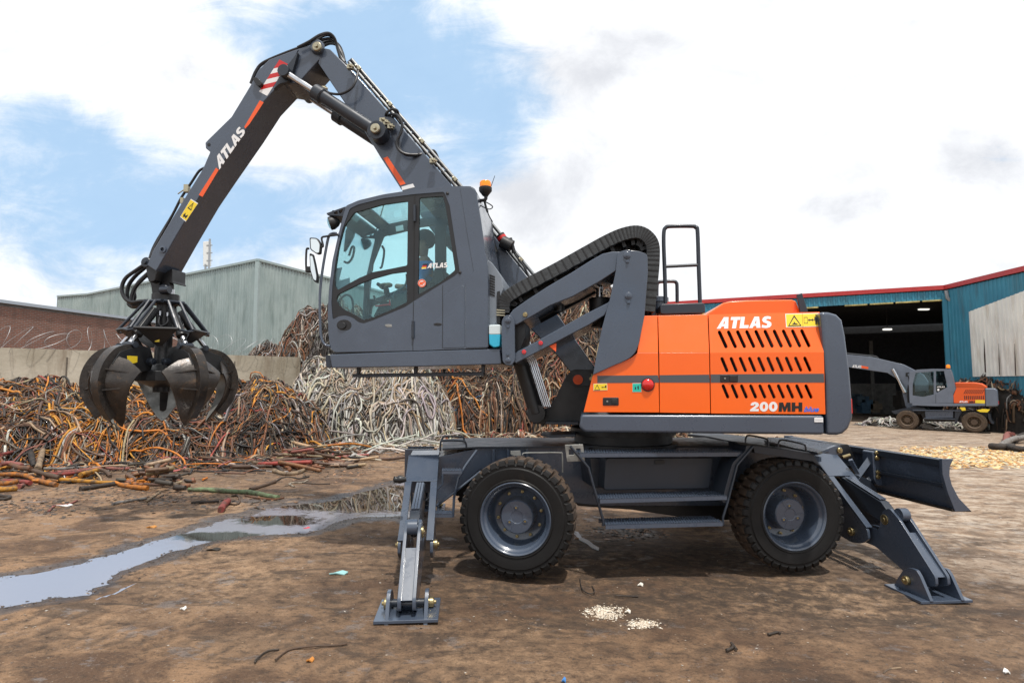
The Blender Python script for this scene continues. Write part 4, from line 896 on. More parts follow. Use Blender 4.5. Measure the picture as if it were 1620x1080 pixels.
# energy chain: links along an arch
path = spline([UP.at(*zz('z4', [p])[0], .1) for p in [(42, 455), (48, 405), (75, 375), (160, 325), (280, 262), (400, 195), (500, 140), (570, 110), (630, 100), (672, 116), (700, 155), (703, 220), (695, 320), (682, 450)]], 4)
def band(off, th, o_out, o_in, wob=0.0):
    q = M(); vs = []; fs = []; n = len(path)
    for i in range(n):
        d = (path[min(i + 1, n - 1)] - path[max(i - 1, 0)]).normalized(); nn = UP.n.cross(d).normalized(); nn = nn if nn.dot(path[i] - path[0] + Vector((0, 0, 1))) > 0 or i < 3 else nn
        j = wob * (1 if i % 2 else -1)
        for h, o_ in ((o_out + j, off), (o_out + j, off + th), (o_in, off + th), (o_in, off)): vs.append(path[i] + nn * h + UP.n * o_)
    for i in range(n - 1):
        for k in range(4): fs.append((i * 4 + k, i * 4 + (k + 1) % 4, i * 4 + 4 + (k + 1) % 4, i * 4 + 4 + k))
    fs += [(0, 1, 2, 3), tuple((n - 1) * 4 + k for k in range(4))]
    return q.add(vs, fs)
hc_ = band(0, .06, .066, -.062, .0025).build('hose_chain', CANV, H, .004, 1, ang=60)
band(.5, .06, .066, -.062).build('chain_side', CANV, hc_, .004, 1, ang=60); band(.055, .45, -.040, -.052).build('chain_cover', CANV, hc_, ang=60)
m = M(); m2 = M()
for i in range(1, len(path) - 1):
    a_ = path[i]; d = (path[i + 1] - path[i - 1]).normalized(); nn = UP.n.cross(d).normalized()
    m.prism([a_ + nn * .064 - UP.n * .004, a_ + nn * .064 - UP.n * .004 + d * .012, a_ - nn * .06 + d * .012 - UP.n * .004, a_ - nn * .06 - UP.n * .004], UP.n * .008)
    if i % 3 == 0: m2.prism([a_ + nn * .05 + UP.n * .06, a_ + nn * .05 + UP.n * .06 + d * .035, a_ + nn * .12 + UP.n * .06 + d * .035, a_ + nn * .12 + UP.n * .06], UP.n * .45)
m.build('chain_joint', PLAS, hc_); m2.build('chain_crossbar', PLAS, hc_)
inner = [(60, 445), (90, 400), (170, 350), (290, 290), (410, 225), (510, 172), (580, 142), (628, 132), (655, 145), (665, 200), (600, 190), (520, 190), (470, 202), (300, 305), (150, 400), (85, 445)]
part('chain_trough', zz('z4', inner), UP, BLACK, hc_, off=.30, th=.02)
m = M()
for k, o_ in enumerate((.2, .27, .34, .42)): m.tube([p - Vector((0, 0, .01)) + UP.n * (o_ - .1) for p in path], .016, 6)
m.build('chain_hose', HOSE, hc_)

# ---- boom swing bracket
BK = rc(zz('c6', [(232, 890), (245, 866), (270, 858), (300, 874), (340, 866), (385, 800), (432, 700), (468, 645), (500, 632), (612, 632), (640, 760), (640, 960), (520, 968), (320, 950), (320, 968), (245, 966), (232, 940)]), 3)
part('boom_bracket', BK, UP, BLACK, H, off=.85, th=.06, bev=.006); part('boom_bracket', BK, UP, BLACK, H, off=1.55, th=.06, bev=.006)
part('bracket_web', zz('c6', [(340, 880), (450, 880), (600, 700), (630, 940), (340, 950)]), UP, BLACK, H, off=.9, th=.65)
part('bracket_lug', rc(zz('c6', [(470, 690), (485, 655), (600, 650), (600, 735), (500, 738), (475, 720)]), 4), UP, BLACK, H, off=.82, th=.03)
part('bracket_foot', zz('c6', [(320, 955), (520, 955), (522, 972), (320, 968)]), UP, DARK, H, off=.6, th=.3)
part('bracket_foot', zz('c6', [(285, 1036), (500, 1030), (505, 1046), (350, 1050)]), UP, DARK, H, off=.55, th=.5)
m = M(); c = UP.at(*zz('c6', [(518, 696)])[0], .82); m.lathe(c, -UP.n, [(.055, 0), (.055, .015), (.0, .02)], 20); m.build('boom_pin', DECO, H)
m = M(); m.pin(UP.at(*zz('c6', [(266, 902)])[0], .85), -UP.n, .055, .02); m.pin(UP.at(*zz('c6', [(598, 690)])[0], .85), -UP.n, .06, .02); m.build('boom_pin', GOLD, H, split=True)
# ---- main boom
OB, WB = 1.04, .42
boom = part('boom', [(506, 88), (514, 76), (522, 78), (562, 117), (640, 206), (712, 290), (790, 383), (884, 500), (944, 585), (940, 612), (905, 592), (881, 562), (790, 470), (690, 374), (635, 300), (600, 246), (572, 200), (544, 161), (503, 100)], UP, GREY, H, off=OB, th=WB, bev=.012)
m = M()
A0, A1, A2 = UP.at(548, 100, OB), UP.at(712, 290, OB), UP.at(884, 500, OB)
pd = (A1 - A0).normalized(); pu = UP.n.cross(pd).normalized(); pu = pu if pu.z > 0 else -pu
for k in range(6):
    o_ = .02 + (k // 2) * .085; e_ = pu * (.035 if k % 2 else .085); m.tube([A0 + UP.n * o_ + e_, A1 + UP.n * o_ + e_, A2 + UP.n * o_ + e_], .017, 8)
m.build('boom_pipe', GALV, boom)
m = M(); m3 = M()
for k in range(19):
    t = k / 13.0; p = (A0.lerp(A1, t) if t <= 1 else A1.lerp(A2, (t - 1) / .5)) + pu * .05
    m.box(p + UP.n * .11 + pu * .004, pd * .011, UP.n * .105, pu * .040)
    if k % 4 == 1: m3.box(p + UP.n * .02 + pu * .03, pd * .025, UP.n * .025, pu * .022); m3.tube([p + UP.n * -.03, p - UP.n * .08 + pu * .02], .014, 6)
m.build('pipe_clamp', DARK, boom, .004, split=True); m3.build('pipe_fitting', ZINC, boom, .004, split=True)
dx = lambda p, q_, off, zone='b1': UP.at(*zz(zone, [(p, q_)])[0], off)
part('orange_marking', zz('b1', [(743, 757), (768, 748), (870, 903), (840, 912)]), UP, DECO, boom, off=OB - .003, th=.002, bev=0)
part('white_marking', zz('b1', [(846, 920), (912, 902), (922, 922), (850, 940)]), UP, WHITE, boom, off=OB - .003, th=.002, bev=0)
# hoses crossing the boom
for pts in ([(600, 262, .98), (585, 320, .92), (555, 365, .9), (500, 392, .9), (440, 388, .92), (415, 372, .92)],
            [(755, 530, 1.1), (762, 500, 1.0), (790, 480, 1.0), (820, 485, 1.0), (830, 510, 1.05)],
            [(760, 520, 1.1), (790, 508, 1.0), (825, 515, .95), (850, 560, .94), (845, 610, .94), (820, 660, .94), (825, 700, .94), (860, 730, .95), (920, 738, 1.0), (1000, 730, 1.1)],
            [(780, 530, 1.1), (810, 520, 1.0), (835, 530, .95), (850, 580, .97), (832, 640, .97), (830, 690, .97), (870, 738, .97), (940, 742, 1.05)],
            [(940, 725, 1.2), (1000, 728, 1.1), (1030, 715, 1.1), (1055, 760, 1.15), (1050, 800, 1.2), (1020, 790, 1.2)],
            [(1025, 750, 1.2), (1045, 770, 1.1), (1075, 830, 1.05), (1100, 870, 1.1), (1125, 910, 1.15)],
            [(895, 620, 1.3), (915, 618, 1.3), (928, 650, 1.3)]):
    M().tube(spline(trace(UP, 'b1', pts), 6), .016, 8).build('boom_hose', HOSE, boom)
m = M()
for (x, y) in ((555, 240), (405, 365), (740, 545), (760, 560), (785, 580), (1025, 775)):
    c = dx(x, y, .97); m.box(c, UP.d * .035, UP.n * .03, Vector((0, 0, .03))); m.tube([c - UP.n * .05, c + UP.d * .05], .016, 6)
m.build('valve_block', ZINC, boom, .005, split=True)
# hose bundle over the elbow
for k, pts in enumerate(([(255, 128, .98), (320, 95, .98), (380, 58, 1.0), (430, 46, 1.05), (462, 70, 1.1), (480, 120, 1.15), (500, 190, 1.15), (540, 235, 1.15)],
            [(270, 125, 1.05), (340, 98, 1.05), (400, 62, 1.1), (440, 60, 1.12), (470, 95, 1.2), (490, 160, 1.2), (520, 210, 1.2)],
            [(360, 100, 1.1), (410, 80, 1.12), (445, 80, 1.15), (480, 110, 1.25), (505, 160, 1.25), (525, 210, 1.25)],
            [(380, 112, 1.2), (430, 92, 1.2), (470, 98, 1.25), (500, 130, 1.3), (515, 180, 1.3), (528, 220, 1.3)],
            [(400, 120, 1.3), (440, 105, 1.3), (480, 115, 1.35), (508, 150, 1.35), (522, 200, 1.35)])):
    M().tube(spline(trace(UP, 'b1', pts), 6), .018, 8).build('elbow_hose', HOSE, boom)
# ---- boom lift cylinders
for o_ in (.72, 1.72):
    a_ = dx(266, 902, o_, 'c6'); b_ = dx(190, 660, o_, 'c6'); d = (b_ - a_).normalized(); e_ = a_ + d * 2.1
    m = M(); m.tube([a_, a_ + d * 1.35], .085, 20); m.lathe(a_ + d * 1.35, d, [(.085, -.06), (.1, -.05), (.1, .03), (.06, .04)], 20); m.cyl(a_ - UP.n * .07, a_ + UP.n * .07, .1)
    cy = m.build('lift_cylinder', BLACK, H, .004)
    M().tube([a_ + d * 1.3, e_], .05, 14).build('piston_rod', STEEL, cy)
    m = M()
    for k in range(4): m.tube([a_ + UP.d * (.11 + .022 * k) + d * .08, a_ + UP.d * (.11 + .022 * k) + d * 1.2 ], .009, 6)
    m.build('cylinder_pipe', STEEL, cy)

# ---- stick
stick = part('stick', zz('z2', [(288, 975), (298, 955), (312, 918), (400, 770), (515, 585), (545, 515), (527, 500), (525, 478), (540, 462), (632, 372), (712, 240), (742, 182), (785, 140), (880, 104), (960, 78), (985, 72), (1008, 88), (1012, 105), (1000, 128), (905, 235), (865, 240), (835, 235), (765, 310), (690, 425), (575, 590), (500, 700), (400, 870), (335, 985), (325, 1000)]), UP, GREY, H, off=OB, th=WB, bev=.012)
m = M(); m.slab(rc(zz('z2', [(330, 985), (400, 985), (410, 1040), (388, 1045), (378, 1015), (325, 1008)]), 3), UP, OB + WB - .02, .04); m.slab(rc(zz('z2', [(282, 962), (326, 955), (334, 990), (320, 1040), (296, 1045), (286, 1000)]), 3), UP, OB + .02, .3)
m.build('stick_tip', BLACK, stick, .01)
m = M()
for (x, y, r_) in ((984, 92, .075), (852, 192, .068)):
    c = dx(x, y, OB, 'z2'); m.lathe(c + UP.n * .0, -UP.n, [(r_ * 1.25, 0), (r_ * 1.2, .03), (r_, .05), (r_ * .6, .055), (r_ * .55, .07)], 28)
m.build('elbow_boss', GREY, stick, split=True)
m = M()
for (x, y, r_) in ((984, 92, .06), (852, 192, .05)): m.pin(dx(x, y, OB - .05, 'z2'), -UP.n, r_, .04)
m.build('elbow_pin', ZINC, stick, split=True)
part('cylinder_lug', rc(zz('z2', [(800, 265), (840, 190), (905, 105), (880, 190), (862, 232), (830, 236)]), 5), UP, DARK, stick, off=OB - .05, th=.06)
m = M(); m.slab(zz('z2', [(905, 100), (900, 108), (868, 170), (862, 165)]), UP, OB - .008, .01); m.build('weld_seam', GREY, stick)
# red/white warning band
a_, b_, c_, d_ = [Vector(p) for p in zz('z2', [(828, 140), (862, 158), (778, 288), (745, 270)])]
for k in range(6):
    t0, t1 = k / 6, (k + 1) / 6; s = .12
    q4 = [a_.lerp(d_, max(0, t0 + (s if k else 0))), b_.lerp(c_, max(0, t0 - (s if k else 0))), b_.lerp(c_, t1 - (s if k < 5 else 0)), a_.lerp(d_, min(1, t1 + (s if k < 5 else 0)))]
    part('warning_band', [tuple(p) for p in q4], UP, REDM if k % 2 == 0 else WHITE, stick, off=OB - .003, th=.002, bev=0)
part('orange_marking', zz('z2', [(748, 306), (764, 314), (706, 402), (690, 420), (685, 414)]), UP, DECO, stick, off=OB - .003, th=.002, bev=0)
part('orange_marking', zz('z2', [(570, 580), (581, 588), (515, 698), (500, 690)]), UP, DECO, stick, off=OB - .003, th=.002, bev=0)
part('black_fitting', rc(zz('z2', [(716, 215), (735, 210), (758, 235), (748, 248), (735, 245)]), 4), UP, PLAS, stick, off=OB - .05, th=.06)
m = M(); m.lathe(dx(355, 912, OB, 'z2'), -UP.n, [(.045, 0), (.045, .015), (.025, .018), (.024, 0)], 18); m.build('pin_bush', GREY, stick)
m = M(); c = dx(541, 486, OB - .002, 'z2'); m.lathe(c, -UP.n, [(.024, 0), (.0, .002)], 14); m.build('lifting_eye', INK, stick)
for k, o_ in enumerate((OB + .06, OB + .13, OB + .2)):
    M().tube(spline([dx(x, y, o_, 'z2') for x, y in [(298 - k, 958), (330 - 4 * k, 890), (395, 768), (430, 700), (470, 640), (500, 595), (522, 580)]], 5), .016, 8).build('stick_hose', HOSE, stick)
M().tube(spline([dx(x, y, OB + .1, 'z2') for x, y in [(712, 238), (735, 185), (770, 150), (880, 104), (930, 88)]], 5), .022, 8).build('stick_hose', HOSE, stick)
m = M(); m.tube([dx(x, y, OB + .05, 'z2') for x, y in [(415, 686), (450, 662)]], .008); m.box(dx(452, 665, OB + .05, 'z2'), (.03, 0, 0), (0, .03, 0), (0, 0, .05)); m.box(dx(435, 715, OB + .05, 'z2'), (.02, 0, 0), (0, .03, 0), (0, 0, .04)); m.build('hose_clip', ZINC, stick, .003, split=True)
# stick cylinders, one each side of the boom
for o_, e0, e1, mid in ((.95, (852, 192), (1232, 438), .34), (1.55, (852, 192), (1232, 438), .34)):
    a_ = dx(*e0, .95, 'z2') + UP.n * (o_ - .95); b_ = dx(*e1, .95, 'z2') + UP.n * (o_ - .95); d = (b_ - a_).normalized(); L_ = (b_ - a_).length
    m = M(); m.tube([a_ + d * L_ * .34, b_], .078, 22); m.lathe(a_ + d * L_ * .34, d, [(.06, -.03), (.098, -.02), (.1, .1), (.078, .12)], 22); m.cyl(b_ - UP.n * .09, b_ + UP.n * .09, .115, 26)
    cy = m.build('stick_cylinder', DARK, H, .004)
    M().tube([a_, a_ + d * L_ * .36], .04, 14).build('piston_rod', STEEL, cy)
    m = M(); m.cyl(a_ - UP.n * .06, a_ + UP.n * .06, .075, 20); m.build('rod_eye', DARK, cy, .003)
    M().pin(b_ - UP.n * .09, -UP.n, .06, .05).build('cylinder_pin', ZINC, cy)
# ---- cab
O_ = rc([(268, 172), (330, 145), (450, 116), (600, 93), (760, 76), (880, 76), (903, 92), (930, 250), (950, 400), (960, 450), (963, 560), (964, 864), (600, 878), (215, 885), (194, 868), (184, 800), (180, 690), (186, 580), (203, 440), (235, 300)], 12)
G_ = rc([(288, 185), (330, 165), (450, 135), (600, 115), (748, 103), (775, 170), (824, 492), (800, 514), (720, 562), (605, 634), (560, 664), (470, 702), (400, 730), (355, 746), (328, 738), (300, 716), (268, 706), (235, 710), (204, 727), (198, 650), (203, 560), (220, 430), (250, 290)], 10)
D1 = rc([(308, 205), (450, 165), (572, 148), (568, 462), (490, 478), (400, 495), (330, 525), (228, 582), (214, 560), (215, 500), (235, 370), (262, 270)], 8)
D2 = rc([(230, 604), (330, 554), (400, 527), (490, 502), (565, 492), (568, 640), (500, 675), (410, 712), (355, 728), (310, 700), (270, 682), (240, 660), (222, 625)], 8)
R1 = rc([(628, 132), (742, 124), (755, 170), (802, 485), (730, 545), (621, 605)], 8)
cab = part('cab', O_, UP, GREY, H, zone='z1', off=0, th=.045, holes=[G_], bev=.007)
fr = part('window_frame', [(p[0], p[1]) for p in G_], UP, BLACK, cab, zone='z1', off=.006, th=.03, holes=[D1, D2, R1], bev=.003)
part('door_window', D1, UP, GLASS, cab, zone='z1', off=.018, th=.006, bev=0); part('door_window', D2, UP, GLASS, cab, zone='z1', off=.018, th=.006, bev=0)
part('rear_side_window', R1, UP, GLASSD, cab, zone='z1', off=.018, th=.006, bev=0)
# far side of the cab
FH1 = rc([(300, 205), (450, 160), (590, 140), (590, 470), (400, 500), (250, 560), (215, 560), (235, 370)], 8)
FH2 = rc([(232, 600), (330, 560), (400, 535), (560, 520), (560, 690), (360, 722), (270, 700), (225, 650)], 8)
FH3 = rc([(650, 140), (745, 130), (800, 470), (780, 600), (650, 640)], 8)
part('cab_far_side', O_, UP, DARK, cab, zone='z1', off=0, th=.045, holes=[FH1, FH2, FH3], bev=.006, shift=.93)
part('far_side_window', FH1, UP, GLASSC, cab, zone='z1', off=0, th=.006, bev=0, shift=.95); part('far_side_window', FH2, UP, GLASSC, cab, zone='z1', off=0, th=.006, bev=0, shift=.95)
part('far_side_window', FH3, UP, GLASSC, cab, zone='z1', off=0, th=.006, bev=0, shift=.95)
part('cab_roof', [(596, 96), (760, 78), (880, 78), (896, 88), (894, 98), (760, 92), (598, 108)], UP, GREY, cab, zone='z1', off=0, th=.89, bev=.006, shift=.043)
part('cab_roof', [(272, 168), (330, 147), (345, 143), (348, 153), (335, 158), (285, 178)], UP, GREY, cab, zone='z1', off=0, th=.89, bev=.004, shift=.043)
part('roof_hatch', [(345, 145), (450, 120), (597, 98), (598, 103), (450, 126), (347, 151)], UP, GLASSC, cab, zone='z1', off=0, th=.88, bev=0, shift=.046)
part('cab_back', [(880, 92), (903, 96), (950, 400), (962, 560), (963, 860), (945, 862), (942, 560), (925, 400)], UP, GREY, cab, zone='z1', off=0, th=.89, bev=.004, shift=.043)
part('cab_floor', [(200, 848), (960, 838), (962, 862), (215, 880)], UP, BLACK, cab, zone='z1', off=0, th=.89, bev=0, shift=.043)
part('cab_front', [(184, 700), (200, 700), (206, 860), (196, 868), (186, 800)], UP, DARK, cab, zone='z1', off=0, th=.89, bev=0, shift=.043)
part('windscreen', [(272, 178), (280, 178), (240, 300), (208, 440), (192, 580), (188, 690), (183, 690), (189, 580), (206, 440), (238, 300)], UP, GLASSC, cab, zone='z1', off=0, th=.88, bev=0, shift=.046)
# raised pressings of the shell
part('cab_pressing', rc([(826, 82), (882, 80), (901, 96), (927, 250), (948, 400), (957, 450), (960, 560), (961, 862), (854, 864), (852, 545), (892, 492), (858, 290)], 5), UP, GREY, cab, zone='z1', off=-.007, th=.01, bev=.005)
part('cab_pressing', rc([(745, 614), (830, 558), (846, 562), (848, 862), (743, 866)], 6), UP, GREY, cab, zone='z1', off=-.004, th=.01, bev=.004)
m = M(); m.slab([(597, 640), (600, 640), (597, 877), (594, 877)], UP, -.0015, .004, zone='z1'); m.slab([(600, 116), (606, 115), (601, 636), (597, 640)], UP, .003, .006, zone='z1'); m.slab([(740, 560), (742.5, 558), (741, 866), (738.5, 866)], UP, -.001, .003, zone='z1')
m.build('door_gap', INK, cab)
m = M()
for (x, y, y1) in ((604, 168, 248), (596, 733, 818)): m.tube([UP.at(*zz('z1', [(x, y)])[0], -.012), UP.at(*zz('z1', [(x, y1)])[0], -.012)], .014, 10)
m.build('door_hinge', DARK, cab, .002, split=True)
m = M(); m.slab(circ(260, 753, 36, 24, 27), UP, -.003, .006, zone='z1'); o = m.build('handle_recess', PLAS, cab, .002)
M().slab(circ(248, 755, 20, 18, 16), UP, -.016, .014, zone='z1').build('door_handle', BLACK, o, .004)
part('door_lock', circ(717, 749, 21, 16, 7), UP, PLAS, cab, zone='z1', off=-.004, th=.008)
m = M()
for (x, y) in ((765, 112), (826, 497)): m.lathe(UP.at(*zz('z1', [(x, y)])[0], .004), -UP.n, [(.016, 0), (.016, .012), (0, .018)], 14)
m.build('window_stud', PLAS, cab, split=True)
part('door_badge', rc([(460, 750), (475, 748), (492, 750), (494, 762), (470, 763), (460, 757)], 4), UP, SCRAPED, cab, zone='z1', off=-.003, th=.004)
# beam under the cab, grating and brackets
part('cab_beam', rc([(188, 896), (600, 880), (1020, 868), (1030, 944), (600, 956), (200, 962)], 8), UP, GREY, H, zone='z1', off=.0, th=.95, bev=.035, seg=4)
part('beam_end', rc([(168, 902), (196, 898), (206, 960), (172, 960)], 5), UP, DARK, H, zone='z1', off=.02, th=.9, bev=.008)
part('cab_sill', [(200, 884), (600, 878), (962, 866), (962, 872), (600, 884), (200, 892)], UP, BLACK, H, zone='z1', off=.02, th=.8, bev=0)
m = tread([zz('z1', [(300, 994)])[0], zz('z1', [(940, 984)])[0]], .15, .12, .03, pl=UP); sb = m.build('hanging_step', DARK, H)
m = M()
for x in (320, 600, 930): m.slab([(x, 950), (x + 18, 950), (x + 12, 998), (x, 998)], UP, .17, .05, zone='z1')
m.build('step_hanger', DARK, H, .003, split=True)
# front hand rail, visor, lamps and mirrors
M().tube(spline(trace(UP, 'c2', [(250, 325), (235, 312), (205, 312), (180, 335), (160, 430), (135, 580), (118, 740), (118, 900), (125, 1040), (150, 1100), (190, 1115)], .0), 4), .014, 10).build('front_rail', GREY, cab)
part('roof_visor', rc([(163, 168), (300, 120), (296, 150), (280, 188), (172, 182)], 4), UP, DARK, cab, zone='c2', off=.0, th=.04, holes=[[(215, 165), (240, 152), (246, 172), (222, 176)], [(252, 150), (282, 138), (276, 160), (258, 172)]])
part('roof_visor', rc([(163, 168), (300, 120), (296, 150), (280, 188), (172, 182)], 4), UP, DARK, cab, zone='c2', off=.0, th=.04, holes=[[(215, 165), (240, 152), (246, 172), (222, 176)], [(252, 150), (282, 138), (276, 160), (258, 172)]], shift=.9)
part('visor_plate', [(163, 164), (296, 118), (298, 124), (166, 172)], UP, DARK, cab, zone='c2', off=.0, th=.86, bev=0, shift=.04)
def lamp(x, y, off, zone, r_=.07):
    c = UP.at(*zz(zone, [(x, y)])[0], off); m = M(); f = (-UP.d + Vector((0, 0, -.35)) - UP.n * .35).normalized()
    m.lathe(c - f * .05, f, [(.02, -.02), (.045, 0), (r_, .05), (r_, .085), (r_ * .9, .09)], 22); m.tube([c + Vector((0, 0, r_)), c + Vector((0, 0, r_ + .06))], .014, 8)
    o = m.build('work_light', PLAS, cab); M().lathe(c + f * .041, f, [(r_ * .88, 0), (r_ * .6, .012), (0, .018)], 22).build('lamp_lens', GLASSD, o)
lamp(212, 236, .06, 'c2'); lamp(443, 384, .95, 'c2')
def mirror(pts, off, arm, th=.05):
    o = part('mirror', rc(pts, 14), UP, PLAS, cab, zone='c2', off=off, th=th, bev=.012, seg=3); cx = sum(p[0] for p in pts) / len(pts); cy = sum(p[1] for p in pts) / len(pts)
    part('mirror_glass', rc([(cx + (p[0] - cx) * .78, cy + (p[1] - cy) * .84) for p in pts], 12), UP, MIRROR, o, zone='c2', off=off - .003, th=.004, bev=0)
    M().tube(spline(trace(UP, 'c2', arm, off + .02), 4), .011, 8).build('mirror_arm', PLAS, o)
mirror([(40, 338), (95, 342), (124, 385), (118, 455), (95, 460), (45, 425)], -.05, [(100, 400), (140, 405), (130, 345), (165, 332), (245, 322)])
mirror([(42, 452), (62, 455), (78, 520), (98, 625), (94, 666), (72, 650), (46, 570)], -.08, [(40, 420), (22, 430), (20, 560), (40, 575), (70, 565)])
part('mirror_motor', rc([(10, 545), (50, 545), (52, 585), (12, 588)], 6), UP, PLAS, cab, zone='c2', off=-.07, th=.05, bev=.01)
m = M(); m.tube(spline(trace(UP, 'c2', [(325, 470), (345, 410), (362, 415), (350, 480), (320, 520), (290, 512)], .98), 5), .014, 8)
m.tube(spline(trace(UP, 'c2', [(240, 810), (290, 755), (330, 755), (352, 800), (352, 880)], 1.0), 5), .014, 8); m.tube(spline(trace(UP, 'c2', [(560, 400), (575, 440), (560, 540), (545, 560)], .97), 5), .014, 8)
m.build('far_rail', PLAS, cab, split=True)
m = M(); m.slab([(568, 105), (576, 108), (520, 300), (495, 580), (487, 580), (510, 300)], UP, .93, .01, zone='c2'); m.tube(trace(UP, 'c2', [(420, 145), (560, 258)], .8), .012); m.slab([(430, 640), (470, 630), (460, 900), (430, 910)], UP, .85, .04, zone='c2')
m.slab([(300, 290), (345, 200), (375, 210), (350, 330), (300, 420), (285, 440)], UP, .85, .06, zone='c2')
m.build('cab_inner_frame', BLACK, cab, .006)
m = M(); m.slab([(225, 560), (275, 552), (250, 650), (328, 625), (330, 680), (235, 715), (215, 660)], UP, .08, .01, zone='c2'); m.build('door_pocket', mat('grey_plastic', (.22, .25, .29), .5), cab, .004)
part('headliner_box', [(655, 262), (708, 250), (712, 290), (660, 300)], UP, WPLAS, cab, zone='c2', off=.85, th=.03)
part('headliner', [(575, 250), (740, 215), (740, 290), (600, 325)], UP, BLACK, cab, zone='c2', off=.86, th=.04)
# seat and console
seat = part('seat', rc([(700, 470), (735, 470), (750, 520), (752, 580), (735, 640), (560, 690), (470, 690), (470, 650), (560, 635), (660, 600), (690, 520)], 12), UP, PLAS, cab, zone='z1', off=.30, th=.42, bev=.03)
part('control_console', rc([(487, 610), (565, 590), (572, 655), (500, 680), (486, 660)], 8), UP, mat('console_plastic', (.06, .085, .085), .5), cab, zone='z1', off=.12, th=.12, bev=.012)
m = M(); m.tube(spline(trace(UP, 'c2', [(640, 770), (655, 730), (715, 690), (735, 650), (735, 600)], .1), 5), .012, 8); m.build('console_rail', mat('rail_grey', (.1, .14, .15), .4), cab)
m = M(); m.tube(trace(UP, 'c2', [(514, 829), (612, 818)], .1), .009); m.tube(trace(UP, 'c2', [(614, 785), (616, 825)], .1), .009); m.build('red_lever', REDM, cab)
m = M(); m.tube(spline(trace(UP, 'c2', [(600, 760), (585, 700), (560, 690), (525, 668)], .3), 5), [.03] * 5 + [.028] * 5 + [.02] * 5 + [.016], 10); m.tube(spline(trace(UP, 'c2', [(500, 755), (520, 790), (560, 800), (580, 760)], .4), 5), .012, 8)
m.slab([(500, 900), (560, 780), (620, 800), (600, 860)], UP, .3, .2, zone='c2'); m.build('joystick', PLAS, cab)
m = M(); m.tube(spline(trace(UP, 'c1', [(180, 830), (200, 795), (250, 795), (290, 830), (295, 860)], .3), 5), .012, 8); m.build('cab_cable', PLAS, cab)
# cab rear box with grille, washer bottle
rb = part('cab_rear_box', rc([(940, 420), (985, 452), (1030, 520), (1038, 575), (1012, 640), (1012, 760), (940, 760)], 10), UP, mat('silver_grey_paint', (.2, .23, .27), .4, 0, .2), H, zone='z1', off=.12, th=.7, bev=.02)
m = M()
for k in range(8):
    y = 505 + k * 13; m.slab([(970, y), (996, y + 10), (996, y + 17), (970, y + 7)], UP, .114, .01, zone='z1')
m.build('vent_slat', INK, rb)
part('rear_bracket', [(1006, 590), (1020, 585), (1022, 745), (1005, 745)], UP, BLACK, H, zone='z1', off=.1, th=.1)
m = M()
for k in range(3): m.slab([(1004, 676 + 12 * k), (1045, 680 + 12 * k), (1045, 684 + 12 * k), (1004, 682 + 12 * k)], UP, .06, .02, zone='z1')
m.build('hose_coupling', ZINC, H)
wb = part('washer_bottle', rc([(966, 752), (1022, 750), (1024, 800), (966, 800)], 8), UP, WPLAS, H, zone='z1', off=-.02, th=.16, bev=.012)
part('washer_fluid', rc([(966, 795), (1024, 795), (1020, 858), (992, 864), (968, 848)], 8), UP, FLUID, wb, zone='z1', off=-.018, th=.155, bev=.012)
# beacon and aerial
c = UP.at(*zz('z1', [(950, 118)])[0], .2); m = M(); m.lathe(c, (0, 0, 1), [(.03, -.01), (.045, .01), (.068, .04), (.068, .075), (.062, .08)], 24); m.tube(spline([c, c + Vector((0, 0, -.05)), c + Vector((-.07, 0, -.06)), c + Vector((-.13, 0, -.03))], 4), .018, 8)
bc = m.build('beacon', PLAS, H); M().lathe(c + Vector((0, 0, .08)), (0, 0, 1), [(.06, 0), (.06, .045), (.052, .062), (.0, .072)], 24).build('beacon_lens', AMBER, bc)
m = M(); m.tube([UP.at(*zz('z1', [(948, 160)])[0], .2), UP.at(*zz('z1', [(996, 25)])[0], .2)], [.005, .003], 6)
m.tube(spline(trace(UP, 'z1', [(915, 180), (930, 150), (955, 155), (985, 175), (970, 188), (940, 178), (920, 165)], .2), 5), .006, 6)
m.tube(spline(trace(UP, 'z1', [(945, 150), (955, 185), (968, 220), (985, 250)], .2), 5), [.012] * 8 + [.006] * 8, 8); m.build('aerial', PLAS, H)
# fittings behind the cab, on the boom
m = M(); p = lambda x, y, o=.95: UP.at(*zz('z1', [(x, y)])[0], o)
m.tube([p(1022, 312), p(1040, 340)], .05, 14); m.tube([p(1030, 345), p(1078, 370)], .075, 14); m.tube([p(985, 352), p(1000, 400)], .03, 10); m.tube([p(1070, 330), p(1090, 400)], .025, 8)
m.tube(spline([p(1080, 385), p(1110, 430), p(1140, 470), (p(1160, 515))], 5), .012, 8); m.tube([p(1000, 380), p(980, 440)], .02, 8)
m.build('boom_fitting', PLAS, H)
m = M(); m.lathe(p(1026, 322), (p(1040, 340) - p(1022, 312)), [(.056, 0), (.056, .04)], 14); m.build('red_cap', REDM, H)

